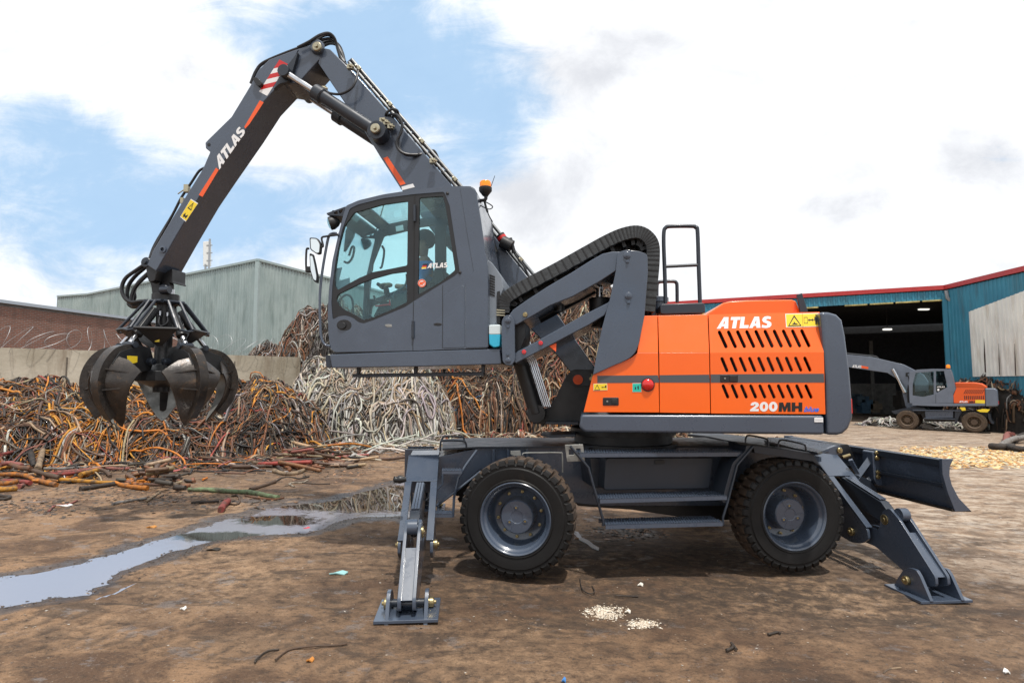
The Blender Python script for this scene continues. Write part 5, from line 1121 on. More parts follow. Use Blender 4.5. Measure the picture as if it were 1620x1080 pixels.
# ---- lettering and decals
GL = {'A': ([(0, 0), (.38, 1), (.80, 1), (.98, 0), (.64, 0), (.61, .18), (.38, .18), (.31, 0)], [(.45, .40), (.585, .40), (.57, .76)], 1.0),
      'T': ([(0, 1), (.86, 1), (.86, .74), (.6, .74), (.6, 0), (.26, 0), (.26, .74), (0, .74)], None, .86),
      'L': ([(0, 1), (.34, 1), (.34, .27), (.76, .27), (.76, 0), (0, 0)], None, .78),
      'S': ([(.04, .02), (.42, -.03), (.72, .04), (.88, .22), (.86, .44), (.66, .58), (.42, .66), (.42, .76), (.58, .79), (.8, .74), (.82, .97), (.56, 1.03), (.28, 1.0), (.1, .87), (.05, .66), (.18, .49), (.48, .37), (.54, .28), (.46, .2), (.28, .21), (.06, .28)], None, .9),
      '2': ([(0, 0), (.85, 0), (.85, .26), (.46, .26), (.78, .5), (.86, .72), (.72, .94), (.45, 1.03), (.18, .97), (.03, .8), (.02, .64), (.33, .64), (.37, .75), (.46, .77), (.52, .7), (.46, .58), (0, .2)], None, .88),
      '0': (circ(.43, .5, .43, 24, .53), circ(.43, .5, .13, 16, .27), .88),
      'M': ([(0, 0), (.03, 1), (.38, 1), (.54, .48), (.70, 1), (1.05, 1), (1.08, 0), (.79, 0), (.78, .58), (.62, 0), (.46, 0), (.30, .58), (.29, 0)], None, 1.12),
      'H': ([(0, 0), (0, 1), (.32, 1), (.32, .62), (.62, .62), (.62, 1), (.94, 1), (.94, 0), (.62, 0), (.62, .36), (.32, .36), (.32, 0)], None, .96)}
def bil(q, s, t):
    a, b, c, d = [Vector(p) for p in q]; return tuple((a * (1 - s) + b * s) * t + (d * (1 - s) + c * s) * (1 - t))
def lettering(word, quad, pl, off, mt, parent, zone, name='lettering', offf=None, gap=.04):
    q = zz(zone, quad); W = sum(GL[c][2] for c in word) + gap * (len(word) - 1); x = 0; m = M()
    for c in word:
        g, h, w = GL[c]
        m.slab([bil(q, (x + p[0]) / W, p[1]) for p in g], pl, off, .002, [[bil(q, (x + p[0]) / W, p[1]) for p in h]] if h else (), offf)
        x += w + gap
    return m.build(name, mt, parent, smooth=False)
def fontword(word, quad, pl, off, mt, parent, zone, shear=.25, bold=.03, name='lettering'):
    cu = bpy.data.curves.new('font', 'FONT'); cu.body = word; cu.offset = bold; cu.shear = shear; cu.resolution_u = 3
    o = bpy.data.objects.new('font', cu); scene.collection.objects.link(o); dg = bpy.context.evaluated_depsgraph_get(); me = bpy.data.meshes.new_from_object(o.evaluated_get(dg))
    xs = [v.co.x for v in me.vertices]; ys = [v.co.y for v in me.vertices]; x0, x1, y0, y1 = min(xs), max(xs), min(ys), max(ys); q = zz(zone, quad)
    m = M(); m.add([pl.at(*bil(q, (v.co.x - x0) / (x1 - x0), (v.co.y - y0) / (y1 - y0)), off) for v in me.vertices], [tuple(f.vertices) for f in me.polygons])
    bpy.data.objects.remove(o); return m.build(name, mt, parent, smooth=False, recalc=False)
lettering('ATLAS', [(100, 117), (545, 110), (545, 206), (75, 215)], UP, -.003, WHITE, H, 'c3', offf=cant)
lettering('200', [(365, 842), (596, 840), (596, 920), (360, 920)], UP, -.003, WHITE, H, 'c3')
lettering('MH', [(606, 844), (808, 844), (808, 922), (604, 922)], UP, -.003, INK, H, 'c3')
fontword('blue', [(824, 880), (952, 880), (946, 925), (818, 924)], UP, -.003, BLUEM, H, 'c3')
lettering('ATLAS', [(673, 452), (765, 448), (765, 472), (665, 476)], UP, .004, WHITE, cab, 'z1')
for k, mt in enumerate((INK, REDM, YEL)): part('flag_band', [(646 - 3 * k, 455 + 8 * k), (668 - 3 * k, 454 + 8 * k), (665 - 3 * k, 461.5 + 8 * k), (643 - 3 * k, 462.5 + 8 * k)], UP, mt, cab, zone='z1', off=.003, th=.001, bev=0)
part('flag_border', [(641, 478), (662, 476), (661, 479), (638, 480)], UP, WHITE, cab, zone='z1', off=.003, th=.001, bev=0)
o = part('round_sticker', circ(640, 549, 20, 24, 20), UP, WHITE, cab, zone='z1', off=.003, th=.001, bev=0)
part('sticker_ring', circ(640, 549, 19, 24, 19), UP, DECO, o, zone='z1', off=.0015, th=.001, bev=0, holes=[circ(640, 549, 14, 20, 14)]); part('sticker_symbol', [(630, 543), (652, 541), (650, 552), (640, 549), (648, 558), (628, 556)], UP, DECO, o, zone='z1', off=.0015, th=.001, bev=0)
lettering('ATLAS', [(566, 543), (666, 410), (692, 432), (583, 588)], UP, OB - .003, WHITE, stick, 'z2')
def sign(quad, pl, off, items, parent, zone, base=YEL, offf=None, name='warning_label', border=True):
    q = zz(zone, quad); m = M(); m.slab(q, pl, off, .001, offf=offf); o = m.build(name, WHITE if border else base, parent, smooth=False)
    if border: M().slab([bil(q, s, t) for s, t in ((.02, .96), (.98, .96), (.98, .04), (.02, .04))], pl, off - .0012, .001, offf=offf).build('label_field', base, o, smooth=False)
    m = M()
    for it in items:
        loops = it if isinstance(it[0], list) else [it]
        m.slab([bil(q, s, t) for s, t in loops[0]], pl, off - .0024, .001, [[bil(q, s, t) for s, t in h] for h in loops[1:]], offf)
    m.build('pictogram', INK, o, smooth=False); return o
TRI = lambda x, w, y0=.08, y1=.9: [[(x - w, y0), (x, y1), (x + w, y0)], [(x - w * .8, y0 + .07), (x, y1 - .16), (x + w * .8, y0 + .07)]]
sign([(660, 88), (950, 81), (956, 196), (668, 204)], UP, -.003, [TRI(.26, .2), [(.17, .2), (.24, .32), (.24, .45), (.28, .3), (.35, .26), (.34, .2)], [(.497, .0), (.503, .0), (.503, 1), (.497, 1)],
     [[(.54, .25), (.65, .25), (.65, .72), (.54, .72)], [(.55, .29), (.64, .29), (.64, .68), (.55, .68)]], [(.66, .5), (.7, .62), (.7, .54), (.79, .54), (.79, .62), (.83, .5), (.79, .38), (.79, .46), (.7, .46), (.7, .38)],
     circ(.9, .83, .018, 10, .07), [(.86, .74), (.94, .74), (.96, .45), (.93, .45), (.93, .15), (.905, .15), (.9, .42), (.895, .15), (.87, .15), (.87, .45), (.84, .45)]], H, 'c3', offf=cant)
sign([(440, 767), (500, 765), (501, 795), (440, 797)], UP, -.003, [TRI(.27, .2), [(.55, .45), (.7, .55), (.7, .48), (.85, .5), (.85, .7), (.95, .7), (.93, .3), (.85, .4), (.7, .42), (.7, .35)]], H, 'z4')
sign([(611, 765), (649, 764), (650, 803), (611, 803)], UP, -.003, [[(.25, .3), (.3, .7), (.4, .5), (.4, .3)], [(.6, .3), (.55, .6), (.7, .75), (.72, .3)]], H, 'z4', base=TEAL, name='green_label')
sign([(1035, 850), (1088, 850), (1089, 878), (1035, 878)], UP, -.024, [[(.1, .5), (.9, .5), (.9, .54), (.1, .54)]], H, 'z5', base=WHITE, name='white_label')
sign([(468, 706), (497, 724), (447, 799), (424, 780)], UP, OB - .003, [[[(.2, .55), (.5, .93), (.8, .55)], [(.3, .6), (.5, .84), (.7, .6)]], [(.48, .65), (.52, .65), (.52, .76), (.48, .76)], [(.2, .2), (.35, .32), (.5, .2), (.75, .32), (.8, .2), (.7, .1), (.5, .14), (.3, .08)]], stick, 'z2')

# ---- operator inside the cab
op = thing('person', 'operator in blue work shirt sitting in the cab with a gloved hand on the joystick', 'person', tuple(UP.at(668, 475, .5)))
SKIN = mat('skin', (.42, .22, .15), .55); SHIRT = mat('blue_shirt', (.05, .27, .62), .8); TROU = mat('dark_trousers', (.02, .025, .035), .85); GLOVE = mat('tan_glove', (.2, .13, .08), .85); HAIR = mat('dark_hair', (.012, .01, .009), .7)
def skin_mesh(name, J, E, mt, parent, sub=2):
    me = bpy.data.meshes.new(name); loc = root_loc(parent); me.from_pydata([tuple(Vector(j[0]) - loc) for j in J], E, []); me.materials.append(mt)
    o = bpy.data.objects.new(name, me); link(o, parent); sk = o.modifiers.new('skin', 'SKIN'); sk.use_smooth_shade = True
    for i, j in enumerate(J): r_ = j[1] if isinstance(j[1], tuple) else (j[1], j[1]); me.skin_vertices[0].data[i].radius = r_; me.skin_vertices[0].data[i].use_root = (i == 0)
    s = o.modifiers.new('sub', 'SUBSURF'); s.levels = sub; s.render_levels = sub; return o
P_ = lambda u, v, o: UP.at(u, v, o)
J = [(P_(668, 482, .5), (.15, .12)), (P_(669, 460, .5), (.13, .12)), (P_(670, 435, .5), (.17, .12)), (P_(671, 418, .5), (.12, .09)), (P_(670, 406, .5), .05), (P_(668, 396, .5), .075), (P_(668, 384, .5), .098), (P_(669, 374, .5), .075),
     (P_(672, 424, .33), .065), (P_(662, 450, .28), .048), (P_(640, 455, .26), .036), (P_(624, 452, .26), .028), (P_(672, 424, .68), .065), (P_(664, 450, .74), .048), (P_(642, 456, .74), .036), (P_(624, 452, .72), .028),
     (P_(650, 486, .4), .085), (P_(612, 486, .36), .06), (P_(606, 520, .36), .045), (P_(604, 540, .36), .04), (P_(592, 545, .36), .035), (P_(650, 486, .6), .085), (P_(612, 486, .64), .06), (P_(606, 520, .64), .045), (P_(604, 540, .64), .04), (P_(592, 545, .64), .035),
     (P_(658, 388, .5), .02)]
E = [(0, 1), (1, 2), (2, 3), (3, 4), (4, 5), (5, 6), (6, 7), (3, 8), (8, 9), (9, 10), (10, 11), (3, 12), (12, 13), (13, 14), (14, 15), (0, 16), (16, 17), (17, 18), (18, 19), (19, 20), (0, 21), (21, 22), (22, 23), (23, 24), (24, 25), (6, 26)]
skin_mesh('body', J, E, SKIN, op)
grow = lambda idx, k: [(J[i][0], tuple(q * k for q in J[i][1]) if isinstance(J[i][1], tuple) else J[i][1] * k) for i in idx]
ix = [1, 2, 3, 8, 9, 10, 12, 13, 14]
skin_mesh('shirt', grow(ix, 1.13), [(0, 1), (1, 2), (2, 3), (3, 4), (4, 5), (2, 6), (6, 7), (7, 8)], SHIRT, op)
ix = [0, 1, 16, 17, 18, 21, 22, 23]; skin_mesh('trousers', grow(ix, 1.1), [(0, 1), (0, 2), (2, 3), (3, 4), (0, 5), (5, 6), (6, 7)], TROU, op)
hd = P_(669, 382, .5); bm = bmesh.new(); bmesh.ops.create_icosphere(bm, subdivisions=3, radius=1)
for v in bm.verts: v.co = Vector((v.co.x * .115 + .025, v.co.y * .105, v.co.z * .12 + .02)) * (1 + .03 * noise.noise(v.co * 4))
bmesh.ops.delete(bm, geom=[v for v in bm.verts if v.co.z < -.02 and v.co.x < .03 or v.co.z < -.07], context='VERTS')
me = bpy.data.meshes.new('hair'); bm.to_mesh(me); bm.free(); me.materials.append(HAIR); me.polygons.foreach_set('use_smooth', [True] * len(me.polygons)); o = bpy.data.objects.new('hair', me); link(o, op); o.location = hd - op.location
for s_, base in (('left', P_(622, 451, .26)), ('right', P_(622, 451, .72))):
    JJ = [(base, .026), (base + Vector((-.05, 0, 0)), .032), (base + Vector((-.085, 0, .0)), .026)]; EE = [(0, 1), (1, 2)]
    for k in range(4):
        n0 = len(JJ); bx = base + Vector((-.09, -.035 + .023 * k, .008)); JJ += [(bx, .012), (bx + Vector((-.035, 0, -.006)), .0105), (bx + Vector((-.045, 0, -.034)), .0095), (bx + Vector((-.025, 0, -.048)), .009)]; EE += [(2, n0), (n0, n0 + 1), (n0 + 1, n0 + 2), (n0 + 2, n0 + 3)]
    n0 = len(JJ); JJ += [(base + Vector((-.06, -.045, -.012)), .012), (base + Vector((-.085, -.05, -.035)), .010)]; EE += [(1, n0), (n0, n0 + 1)]
    skin_mesh('glove', JJ, EE, GLOVE, op, 1)
# ---- five-tined grab hanging from the stick
gc = UP.at(258, 560, 1.25); GX, GY = gc.x, gc.y
kz = GY / F * 1.0
def gz(v): return atY(258, v, GY).z
def gp(r, a, z): return Vector((GX + r * math.sin(a), GY - r * math.cos(a), z))   # a = 0 faces the camera, positive to the right
grab = M()
grab.cyl(gp(0, 0, gz(482)), gp(0, 0, gz(466)), .16, 24); grab.cyl(gp(0, 0, gz(620)), gp(0, 0, gz(480)), .1, 20)
grab.lathe(gp(0, 0, gz(612)), (0, 0, 1), [(.12, 0), (.3, .08), (.3, .2), (.14, .3)], 10)
grab = grab.build('grapple', BLACK, H, .006)
zt_, zb_ = gz(479), gz(524)
AZ = [R(61 + 72 * k + (0, -5, 4, 7, -4)[k]) for k in range(5)]
ctr = [((.26, gz(556)), (.52, gz(553)), (.74, gz(560)), (.88, gz(580)), (.93, gz(605)), (.88, gz(630)), (.76, gz(652)), (.60, gz(672)))]
C0 = [Vector((r * .93, 0, z)) for r, z in ctr[0]]
SP = spline(C0[1:], 5)
zt0 = gz(545)
for ai, a in enumerate(AZ):
    er = Vector((math.sin(a), -math.cos(a), 0)); et = Vector((math.cos(a), math.sin(a), 0)); base = Vector((GX, GY, 0))
    W = lambda r, x, z: base + er * r + et * x + Vector((0, 0, z))
    # curved shell: wings fold inwards from the spine, tapering to the tip
    n = len(SP); idx = list(range(6, n)); vs = []; fs = []; fi = []; m = M(); nx = 9
    for k, i in enumerate(idx):
        t = k / (len(idx) - 1); w = .40 * (1 - t) ** .75 * (1 + .2 * t) + .012; w *= min(1, .45 + 3.6 * t)
        p = SP[i]; T = (SP[min(i + 1, n - 1)] - SP[i - 1]).normalized(); nin = Vector((-abs(T.z), 0, T.x * (1 if T.z < 0 else -1)))
        nin = Vector((T.z, 0, -T.x)); nin = nin if nin.x < 0 else -nin
        for j in range(nx):
            x = (j / (nx - 1) * 2 - 1) * w; dd = abs(x) * .45 + .02
            q = p + nin * dd; vs.append(W(q.x, x, q.z))
        for j in range(nx):
            x = (j / (nx - 1) * 2 - 1) * w; dd = abs(x) * .45 + .036
            q = p + nin * dd; vs.append(W(q.x, x, q.z))
    R_ = 2 * nx
    for k in range(len(idx) - 1):
        for j in range(nx - 1):
            b0, b1 = k * R_ + j, (k + 1) * R_ + j
            fs.append((b0, b0 + 1, b1 + 1, b1)); fi.append((b0 + nx, b1 + nx, b1 + nx + 1, b0 + nx + 1))
        for j, s in ((0, 1), (nx - 1, -1)):
            b0, b1 = k * R_ + j, (k + 1) * R_ + j; fs.append((b0, b1, b1 + nx, b0 + nx))
    for k in (0, len(idx) - 1):
        for j in range(nx - 1):
            b0 = k * R_ + j; fs.append((b0, b0 + 1, b0 + nx + 1, b0 + nx))
    m.add(vs, fs); m.f += fi; m.mi += [1] * len(fi); tine = m.build('grapple_tine', [WORN, SCRAPED], grab, ang=45)
    # outer rib (a box following the spine)
    m = M(); vs = []; fs = []; hw = .066; end = n - 4
    for i in range(0, end):
        p = SP[i]; T = (SP[min(i + 1, n - 1)] - SP[max(i - 1, 0)]).normalized(); nin = Vector((T.z, 0, -T.x)); nin = nin if nin.x < 0 or (i < 3 and nin.z < 0) else -nin
        o_ = p - nin * .045; q = p + nin * (.05 + .02 * math.sin(3.1 * i / end))
        h2 = hw * (1 - .35 * i / end); vs += [W(o_.x, -h2, o_.z), W(o_.x, h2, o_.z), W(q.x, h2, q.z), W(q.x, -h2, q.z)]
    for i in range(end - 1):
        for j in range(4): fs.append((i * 4 + j, i * 4 + (j + 1) % 4, i * 4 + 4 + (j + 1) % 4, i * 4 + 4 + j))
    fs += [(0, 1, 2, 3), ((end - 1) * 4, (end - 1) * 4 + 1, (end - 1) * 4 + 2, (end - 1) * 4 + 3)]
    m.add(vs, fs); m.build('tine_rib', WORN, tine, .004)
    # web plates from the hinge to the shoulder
    hp = [(.20, gz(572)), (.26, gz(552)), (.42, gz(549)), (.50, gz(553)), (.67, gz(561)), (.76, gz(578)), (.72, gz(592)), (.58, gz(586)), (.40, gz(590)), (.24, gz(586))]
    m = M()
    for x in (-.075, .05): m.prism([W(r, x, z) for r, z in hp], et * .025)
    m.build('tine_web', BLACK, tine, .004)
    m = M()
    for k_, sx in ((11, 1), (11, -1), (17, 1), (17, -1)):
        p = SP[k_]; T = (SP[k_ + 1] - SP[k_ - 1]).normalized(); nin = Vector((T.z, 0, -T.x)); nin = nin if nin.x < 0 else -nin
        w = .27 if k_ == 11 else .20; e_ = p + nin * (w * .45 + .02)
        m.prism([W(p.x, sx * .05, p.z), W(e_.x, sx * w, e_.z), W((p + nin * .05).x, sx * .05, (p + nin * .05).z)], (0, 0, -.014))
    m.build('tine_gusset', WORN, tine, split=True)
    m = M(); hz = W(.27, 0, gz(573)); m.cyl(hz - et * .13, hz + et * .13, .045, 16); m.pin(hz - et * .13, -et, .045, .02).pin(hz + et * .13, et, .045, .02)
    l2 = W(.48, 0, gz(549)); m.cyl(l2 - et * .09, l2 + et * .09, .04, 16); m.build('tine_pin', DARK, tine, .003, split=True)
    # closing cylinder
    p0, p1 = W(.15, 0, gz(492)), W(.48, 0, gz(546)); d = (p1 - p0).normalized(); L_ = (p1 - p0).length
    m = M(); m.tube([p0, p0 + d * L_ * .72], .052, 16); m.lathe(p0 + d * L_ * .66, d, [(.053, 0), (.064, .01), (.064, .06), (.04, .065)], 16); cy = m.build('grapple_cylinder', BLACK, grab, .003)
    M().tube([p0 + d * L_ * .7, p1], .03, 12).build('piston_rod', STEEL, cy)
    # triangular guard and cage rods, half way between the tines
    b = a + R(36); er2 = Vector((math.sin(b), -math.cos(b), 0)); et2 = Vector((math.cos(b), math.sin(b), 0)); W2 = lambda r, x, z: base + er2 * r + et2 * x + Vector((0, 0, z))
    m = M(); m.prism([W2(.45, -.23, zb_), W2(.45, .23, zb_), W2(.26, .03, gz(549)), W2(.26, -.03, gz(549))], -er2 * .02)
    m.tube([W2(.455, -.24, zb_), W2(.455, .24, zb_)], .02, 8); g = m.build('cylinder_guard', BLACK, grab, .003)
    m = M()
    for x0, x1 in ((-.07, -.235), (.07, .235)): m.tube([W2(.21, x0, zt_), W2(.45, x1, zb_)], .019, 8)
    c1_, c2_ = a + R(11.5), a - R(11.5); m.tube([gp(.50, c1_ , zb_ - .01), gp(.52, a, zb_ - .03), gp(.50, c2_, zb_ - .01)], .017, 8)
    m.build('cage_rod', DARK, grab)
    M().tube([gp(.23, a - R(36), zt_), gp(.23, a + R(36), zt_)], .022, 8).build('cage_ring', DARK, grab)
    m = M(); q0 = W2(.13, -.03, gz(500)); m.tube(spline([q0, q0 + er2 * .07 + Vector((0, 0, -.1)), W2(.2, 0, gz(518)), W2(.2, .07, gz(512)), W2(.15, .06, gz(500))], 5), .013, 8); m.build('grapple_hose', HOSE, grab)
    m = M(); m.cyl(q0 + Vector((0, 0, -.02)), q0 + Vector((0, 0, .05)), .02, 10); m.cyl(W2(.15, .06, gz(502)), W2(.15, .06, gz(496)), .02, 10); m.build('hose_ferrule', STEEL, grab, split=True)
# inspection decals
for a, t0 in ((AZ[4], None),):
    er = Vector((math.sin(a), -math.cos(a), 0)); et = Vector((math.cos(a), math.sin(a), 0)); q = lambda r, z: Vector((GX, GY, 0)) + er * r - et * .0765 + Vector((0, 0, z)); q2 = lambda r, z: Vector((GX, GY, 0)) + er * r + et * .0765 + Vector((0, 0, z))
    m = M(); m.prism([q2(.44, gz(566)), q2(.58, gz(566)), q2(.57, gz(575)), q2(.50, gz(577)), q2(.44, gz(575))], et * .002); m.build('yellow_label', YEL, grab, smooth=False)
m = M(); m.box(gp(.2, R(25), gz(541)) + Vector((.02, -.12, 0)), (.028, 0, 0), (0, .004, 0), (0, 0, .02)); m.build('yellow_label', YEL, grab)
# suspension link to the stick
pn = lambda x, y, o=1.25: UP.at(*zz('c5', [(x, y)])[0], o)
m = M()
for o_ in (1.15, 1.31): m.slab(rc(zz('c5', [(270, 225), (300, 218), (335, 250), (385, 262), (412, 280), (420, 395), (428, 440), (395, 465), (345, 450), (325, 320), (290, 270)]), 5), UP, o_, .03)
m.slab(rc(zz('c5', [(410, 278), (470, 285), (528, 315), (525, 380), (490, 450), (430, 455)]), 4), UP, 1.2, .09)
lk = m.build('suspension_link', BLACK, H, .006)
m = M(); m.slab(rc(zz('c5', [(268, 110), (300, 85), (350, 90), (378, 130), (365, 250), (335, 255), (285, 215)]), 6), UP, 1.1, .3); m.slab(rc(zz('c5', [(495, 200), (560, 165), (555, 300), (570, 328), (520, 315), (440, 280), (380, 240), (380, 180), (470, 230)]), 3), UP, 1.2, .25); m.build('stick_yoke', BLACK, H, .01)
m = M(); c = pn(300, 108, 1.1); m.pin(c, -UP.n, .07, .05); c = pn(480, 400, 1.2); m.pin(c, -UP.n, .075, .05); m.tube([pn(440, 400, 1.1), pn(530, 395, 1.1)], .05, 12); m.build('link_pin', DARK, lk, .004, split=True)
m = M(); m.cyl(gp(0, 0, gz(466)), gp(0, 0, gz(458)), .1, 20); m.tube([pn(415, 420, 1.18), pn(415, 450, 1.18)], .03, 12); m.build('rotator', STEEL, H)
for pts in ([(275, 115, 1.1), (180, 180, 1.1), (60, 270, 1.1), (18, 380, 1.1), (50, 480, 1.1), (120, 525, 1.1), (220, 515, 1.12), (300, 510, 1.15)],
            [(275, 150, 1.2), (160, 250, 1.2), (90, 350, 1.2), (75, 450, 1.2), (90, 510, 1.2), (160, 530, 1.2), (290, 518, 1.2)],
            [(300, 225, 1.15), (230, 290, 1.15), (160, 370, 1.15), (125, 460, 1.15), (120, 530, 1.15), (150, 560, 1.15), (220, 555, 1.15)],
            [(300, 215, 1.3), (200, 310, 1.3), (150, 400, 1.3), (155, 470, 1.3), (130, 520, 1.3), (90, 540, 1.3), (130, 575, 1.3), (200, 570, 1.3), (260, 540, 1.3)]):
    M().tube(spline(trace(UP, 'c5', pts), 6), .024, 8).build('grapple_feed_hose', HOSE, H)
# ================================================================== CABLE HEAPS
def tubes_mesh(name, paths, radii, cols, mt, seg=6, parent=None):
    "paths (N,K,3): many bent cables in one mesh, colour as a per-corner attribute"
    P = np.asarray(paths, np.float64); N_, K, _ = P.shape; T = np.empty_like(P); T[:, 1:-1] = P[:, 2:] - P[:, :-2]; T[:, 0] = P[:, 1] - P[:, 0]; T[:, -1] = P[:, -1] - P[:, -2]
    T /= np.linalg.norm(T, axis=2, keepdims=True) + 1e-9
    up = np.array([.13, .21, .97]); A = np.cross(T, up); A /= np.linalg.norm(A, axis=2, keepdims=True) + 1e-9; B = np.cross(T, A)
    ang = np.arange(seg) * 2 * np.pi / seg; rad = np.asarray(radii)
    rad = (rad[:, None] if rad.ndim == 1 else rad) * np.ones((1, K)); ring = P[:, :, None, :] + (A[:, :, None, :] * np.cos(ang)[None, None, :, None] + B[:, :, None, :] * np.sin(ang)[None, None, :, None]) * rad[:, :, None, None]
    co = ring.reshape(-1, 3) - np.array(root_loc(parent)); i = np.arange(N_ * K * seg).reshape(N_, K, seg); j = np.roll(i, -1, 2)
    q = np.stack([i[:, :-1], j[:, :-1], j[:, 1:], i[:, 1:]], -1).reshape(-1, 4)
    cap = np.concatenate([i[:, 0, ::-1].reshape(-1, seg), i[:, -1].reshape(-1, seg)])
    me = bpy.data.meshes.new(name); me.vertices.add(len(co)); me.vertices.foreach_set('co', co.astype(np.float32).ravel())
    lv = np.concatenate([q.ravel(), cap.ravel()]); me.loops.add(len(lv)); me.loops.foreach_set('vertex_index', lv.astype(np.int32)); nf = len(q) + len(cap)
    me.polygons.add(nf); st = np.concatenate([np.arange(0, q.size, 4), q.size + np.arange(0, cap.size, seg)]); tt = np.concatenate([np.full(len(q), 4), np.full(len(cap), seg)])
    me.polygons.foreach_set('loop_start', st.astype(np.int32)); me.polygons.foreach_set('loop_total', tt.astype(np.int32)); me.update(); me.polygons.foreach_set('use_smooth', np.concatenate([np.ones(len(q), bool), np.zeros(len(cap), bool)]))
    me.materials.append(mt); ca = me.color_attributes.new('tint', 'FLOAT_COLOR', 'POINT'); c = np.ones((N_, K, seg, 4), np.float32); c[..., :3] = np.asarray(cols)[:, None, None, :]; ca.data.foreach_set('color', c.reshape(-1))
    me.validate(); o = bpy.data.objects.new(name, me); link(o, parent); return o
def cable_mat(name, dirt=(.05, .035, .025), rough=.6, dth=.5, dk=.7):
    m = bpy.data.materials.new(name); m.use_nodes = True; nt = m.node_tree; N = nt.nodes; L = nt.links; b = N['Principled BSDF']; b.inputs['Roughness'].default_value = rough
    at = N.new('ShaderNodeAttribute'); at.attribute_name = 'tint'; tc = N.new('ShaderNodeTexCoord'); t = N.new('ShaderNodeTexNoise'); t.inputs['Scale'].default_value = 9; t.inputs['Detail'].default_value = 6; t.inputs['Roughness'].default_value = .7; L.new(tc.outputs['Object'], t.inputs[0])
    r = N.new('ShaderNodeMapRange'); L.new(t.outputs[0], r.inputs[0]); r.inputs[1].default_value = dth; r.inputs[2].default_value = dth + .16; r.inputs[4].default_value = dk
    mx = N.new('ShaderNodeMixRGB'); L.new(r.outputs[0], mx.inputs[0]); L.new(at.outputs['Color'], mx.inputs[1]); mx.inputs[2].default_value = (*dirt, 1); L.new(mx.outputs[0], b.inputs['Base Color'])
    bp = N.new('ShaderNodeBump'); bp.inputs['Strength'].default_value = .4; bp.inputs['Distance'].default_value = .01; t2 = N.new('ShaderNodeTexNoise'); t2.inputs['Scale'].default_value = 45; L.new(tc.outputs['Object'], t2.inputs[0]); L.new(t2.outputs[0], bp.inputs['Height']); L.new(bp.outputs[0], b.inputs['Normal']); return m
CAB = cable_mat('cable_sheath'); CABD = cable_mat('dirty_cable_sheath', (.06, .042, .03), .75, .46, .85)
CABC = cable_mat('clean_cable_sheath', (.12, .10, .08), .55, .56, .5)
PAL_ = {'orange': (.72, .24, .02), 'amber': (.80, .36, .03), 'rust': (.22, .085, .035), 'brown': (.13, .075, .045), 'black': (.018, .016, .015), 'dark': (.05, .038, .03), 'red': (.45, .07, .055), 'pink': (.52, .16, .13),
       'white': (.62, .59, .53), 'grey': (.33, .31, .29), 'tan': (.40, .28, .17), 'cream': (.55, .47, .36), 'blue': (.06, .25, .45), 'green': (.08, .35, .18), 'yellow': (.75, .48, .05)}
PAL = {k: tuple(q * (.82 if k in ('white', 'cream') else .72 if k in ('orange', 'amber', 'red', 'pink') else .9) for q in v) for k, v in PAL_.items()}
def mix_cols(mixd, n, P0=None):
    ks = list(mixd); w = np.array([mixd[k] for k in ks], float); w /= w.sum()
    if P0 is None: c = rng.choice(len(ks), n, p=w)
    else:
        q = fbm(P0[:, 0], P0[:, 1], 1.4, 91); q = np.argsort(np.argsort(q)) / len(q); q = (q * .55 + rng.random(n) * .8) % 1.0; c = np.minimum(np.searchsorted(np.cumsum(w), q), len(ks) - 1)
    base = np.array([PAL[k] for k in ks])[c]
    return base * rng.uniform(.65, 1.15, (n, 1)) * rng.uniform(.92, 1.08, (n, 3))
def mound(cx, cy, a, b, rot, h, pw=.95):
    ca, sa = math.cos(rot), math.sin(rot)
    def f(x, y):
        u = ((x - cx) * ca + (y - cy) * sa) / a; v = (-(x - cx) * sa + (y - cy) * ca) / b; r2 = u * u + v * v
        r2 = r2 * (1 + .5 * (fbm(x, y, .55, 41) - .5)); return h * np.clip(1 - r2, 0, 1) ** pw
    return f
COREM = mat('heap_core', (.03, .022, .016), .95, 0, 0, .6, 12, col2=(.012, .01, .009), vscale=5)  # dark filler; its tone paints the shade in gaps between cables
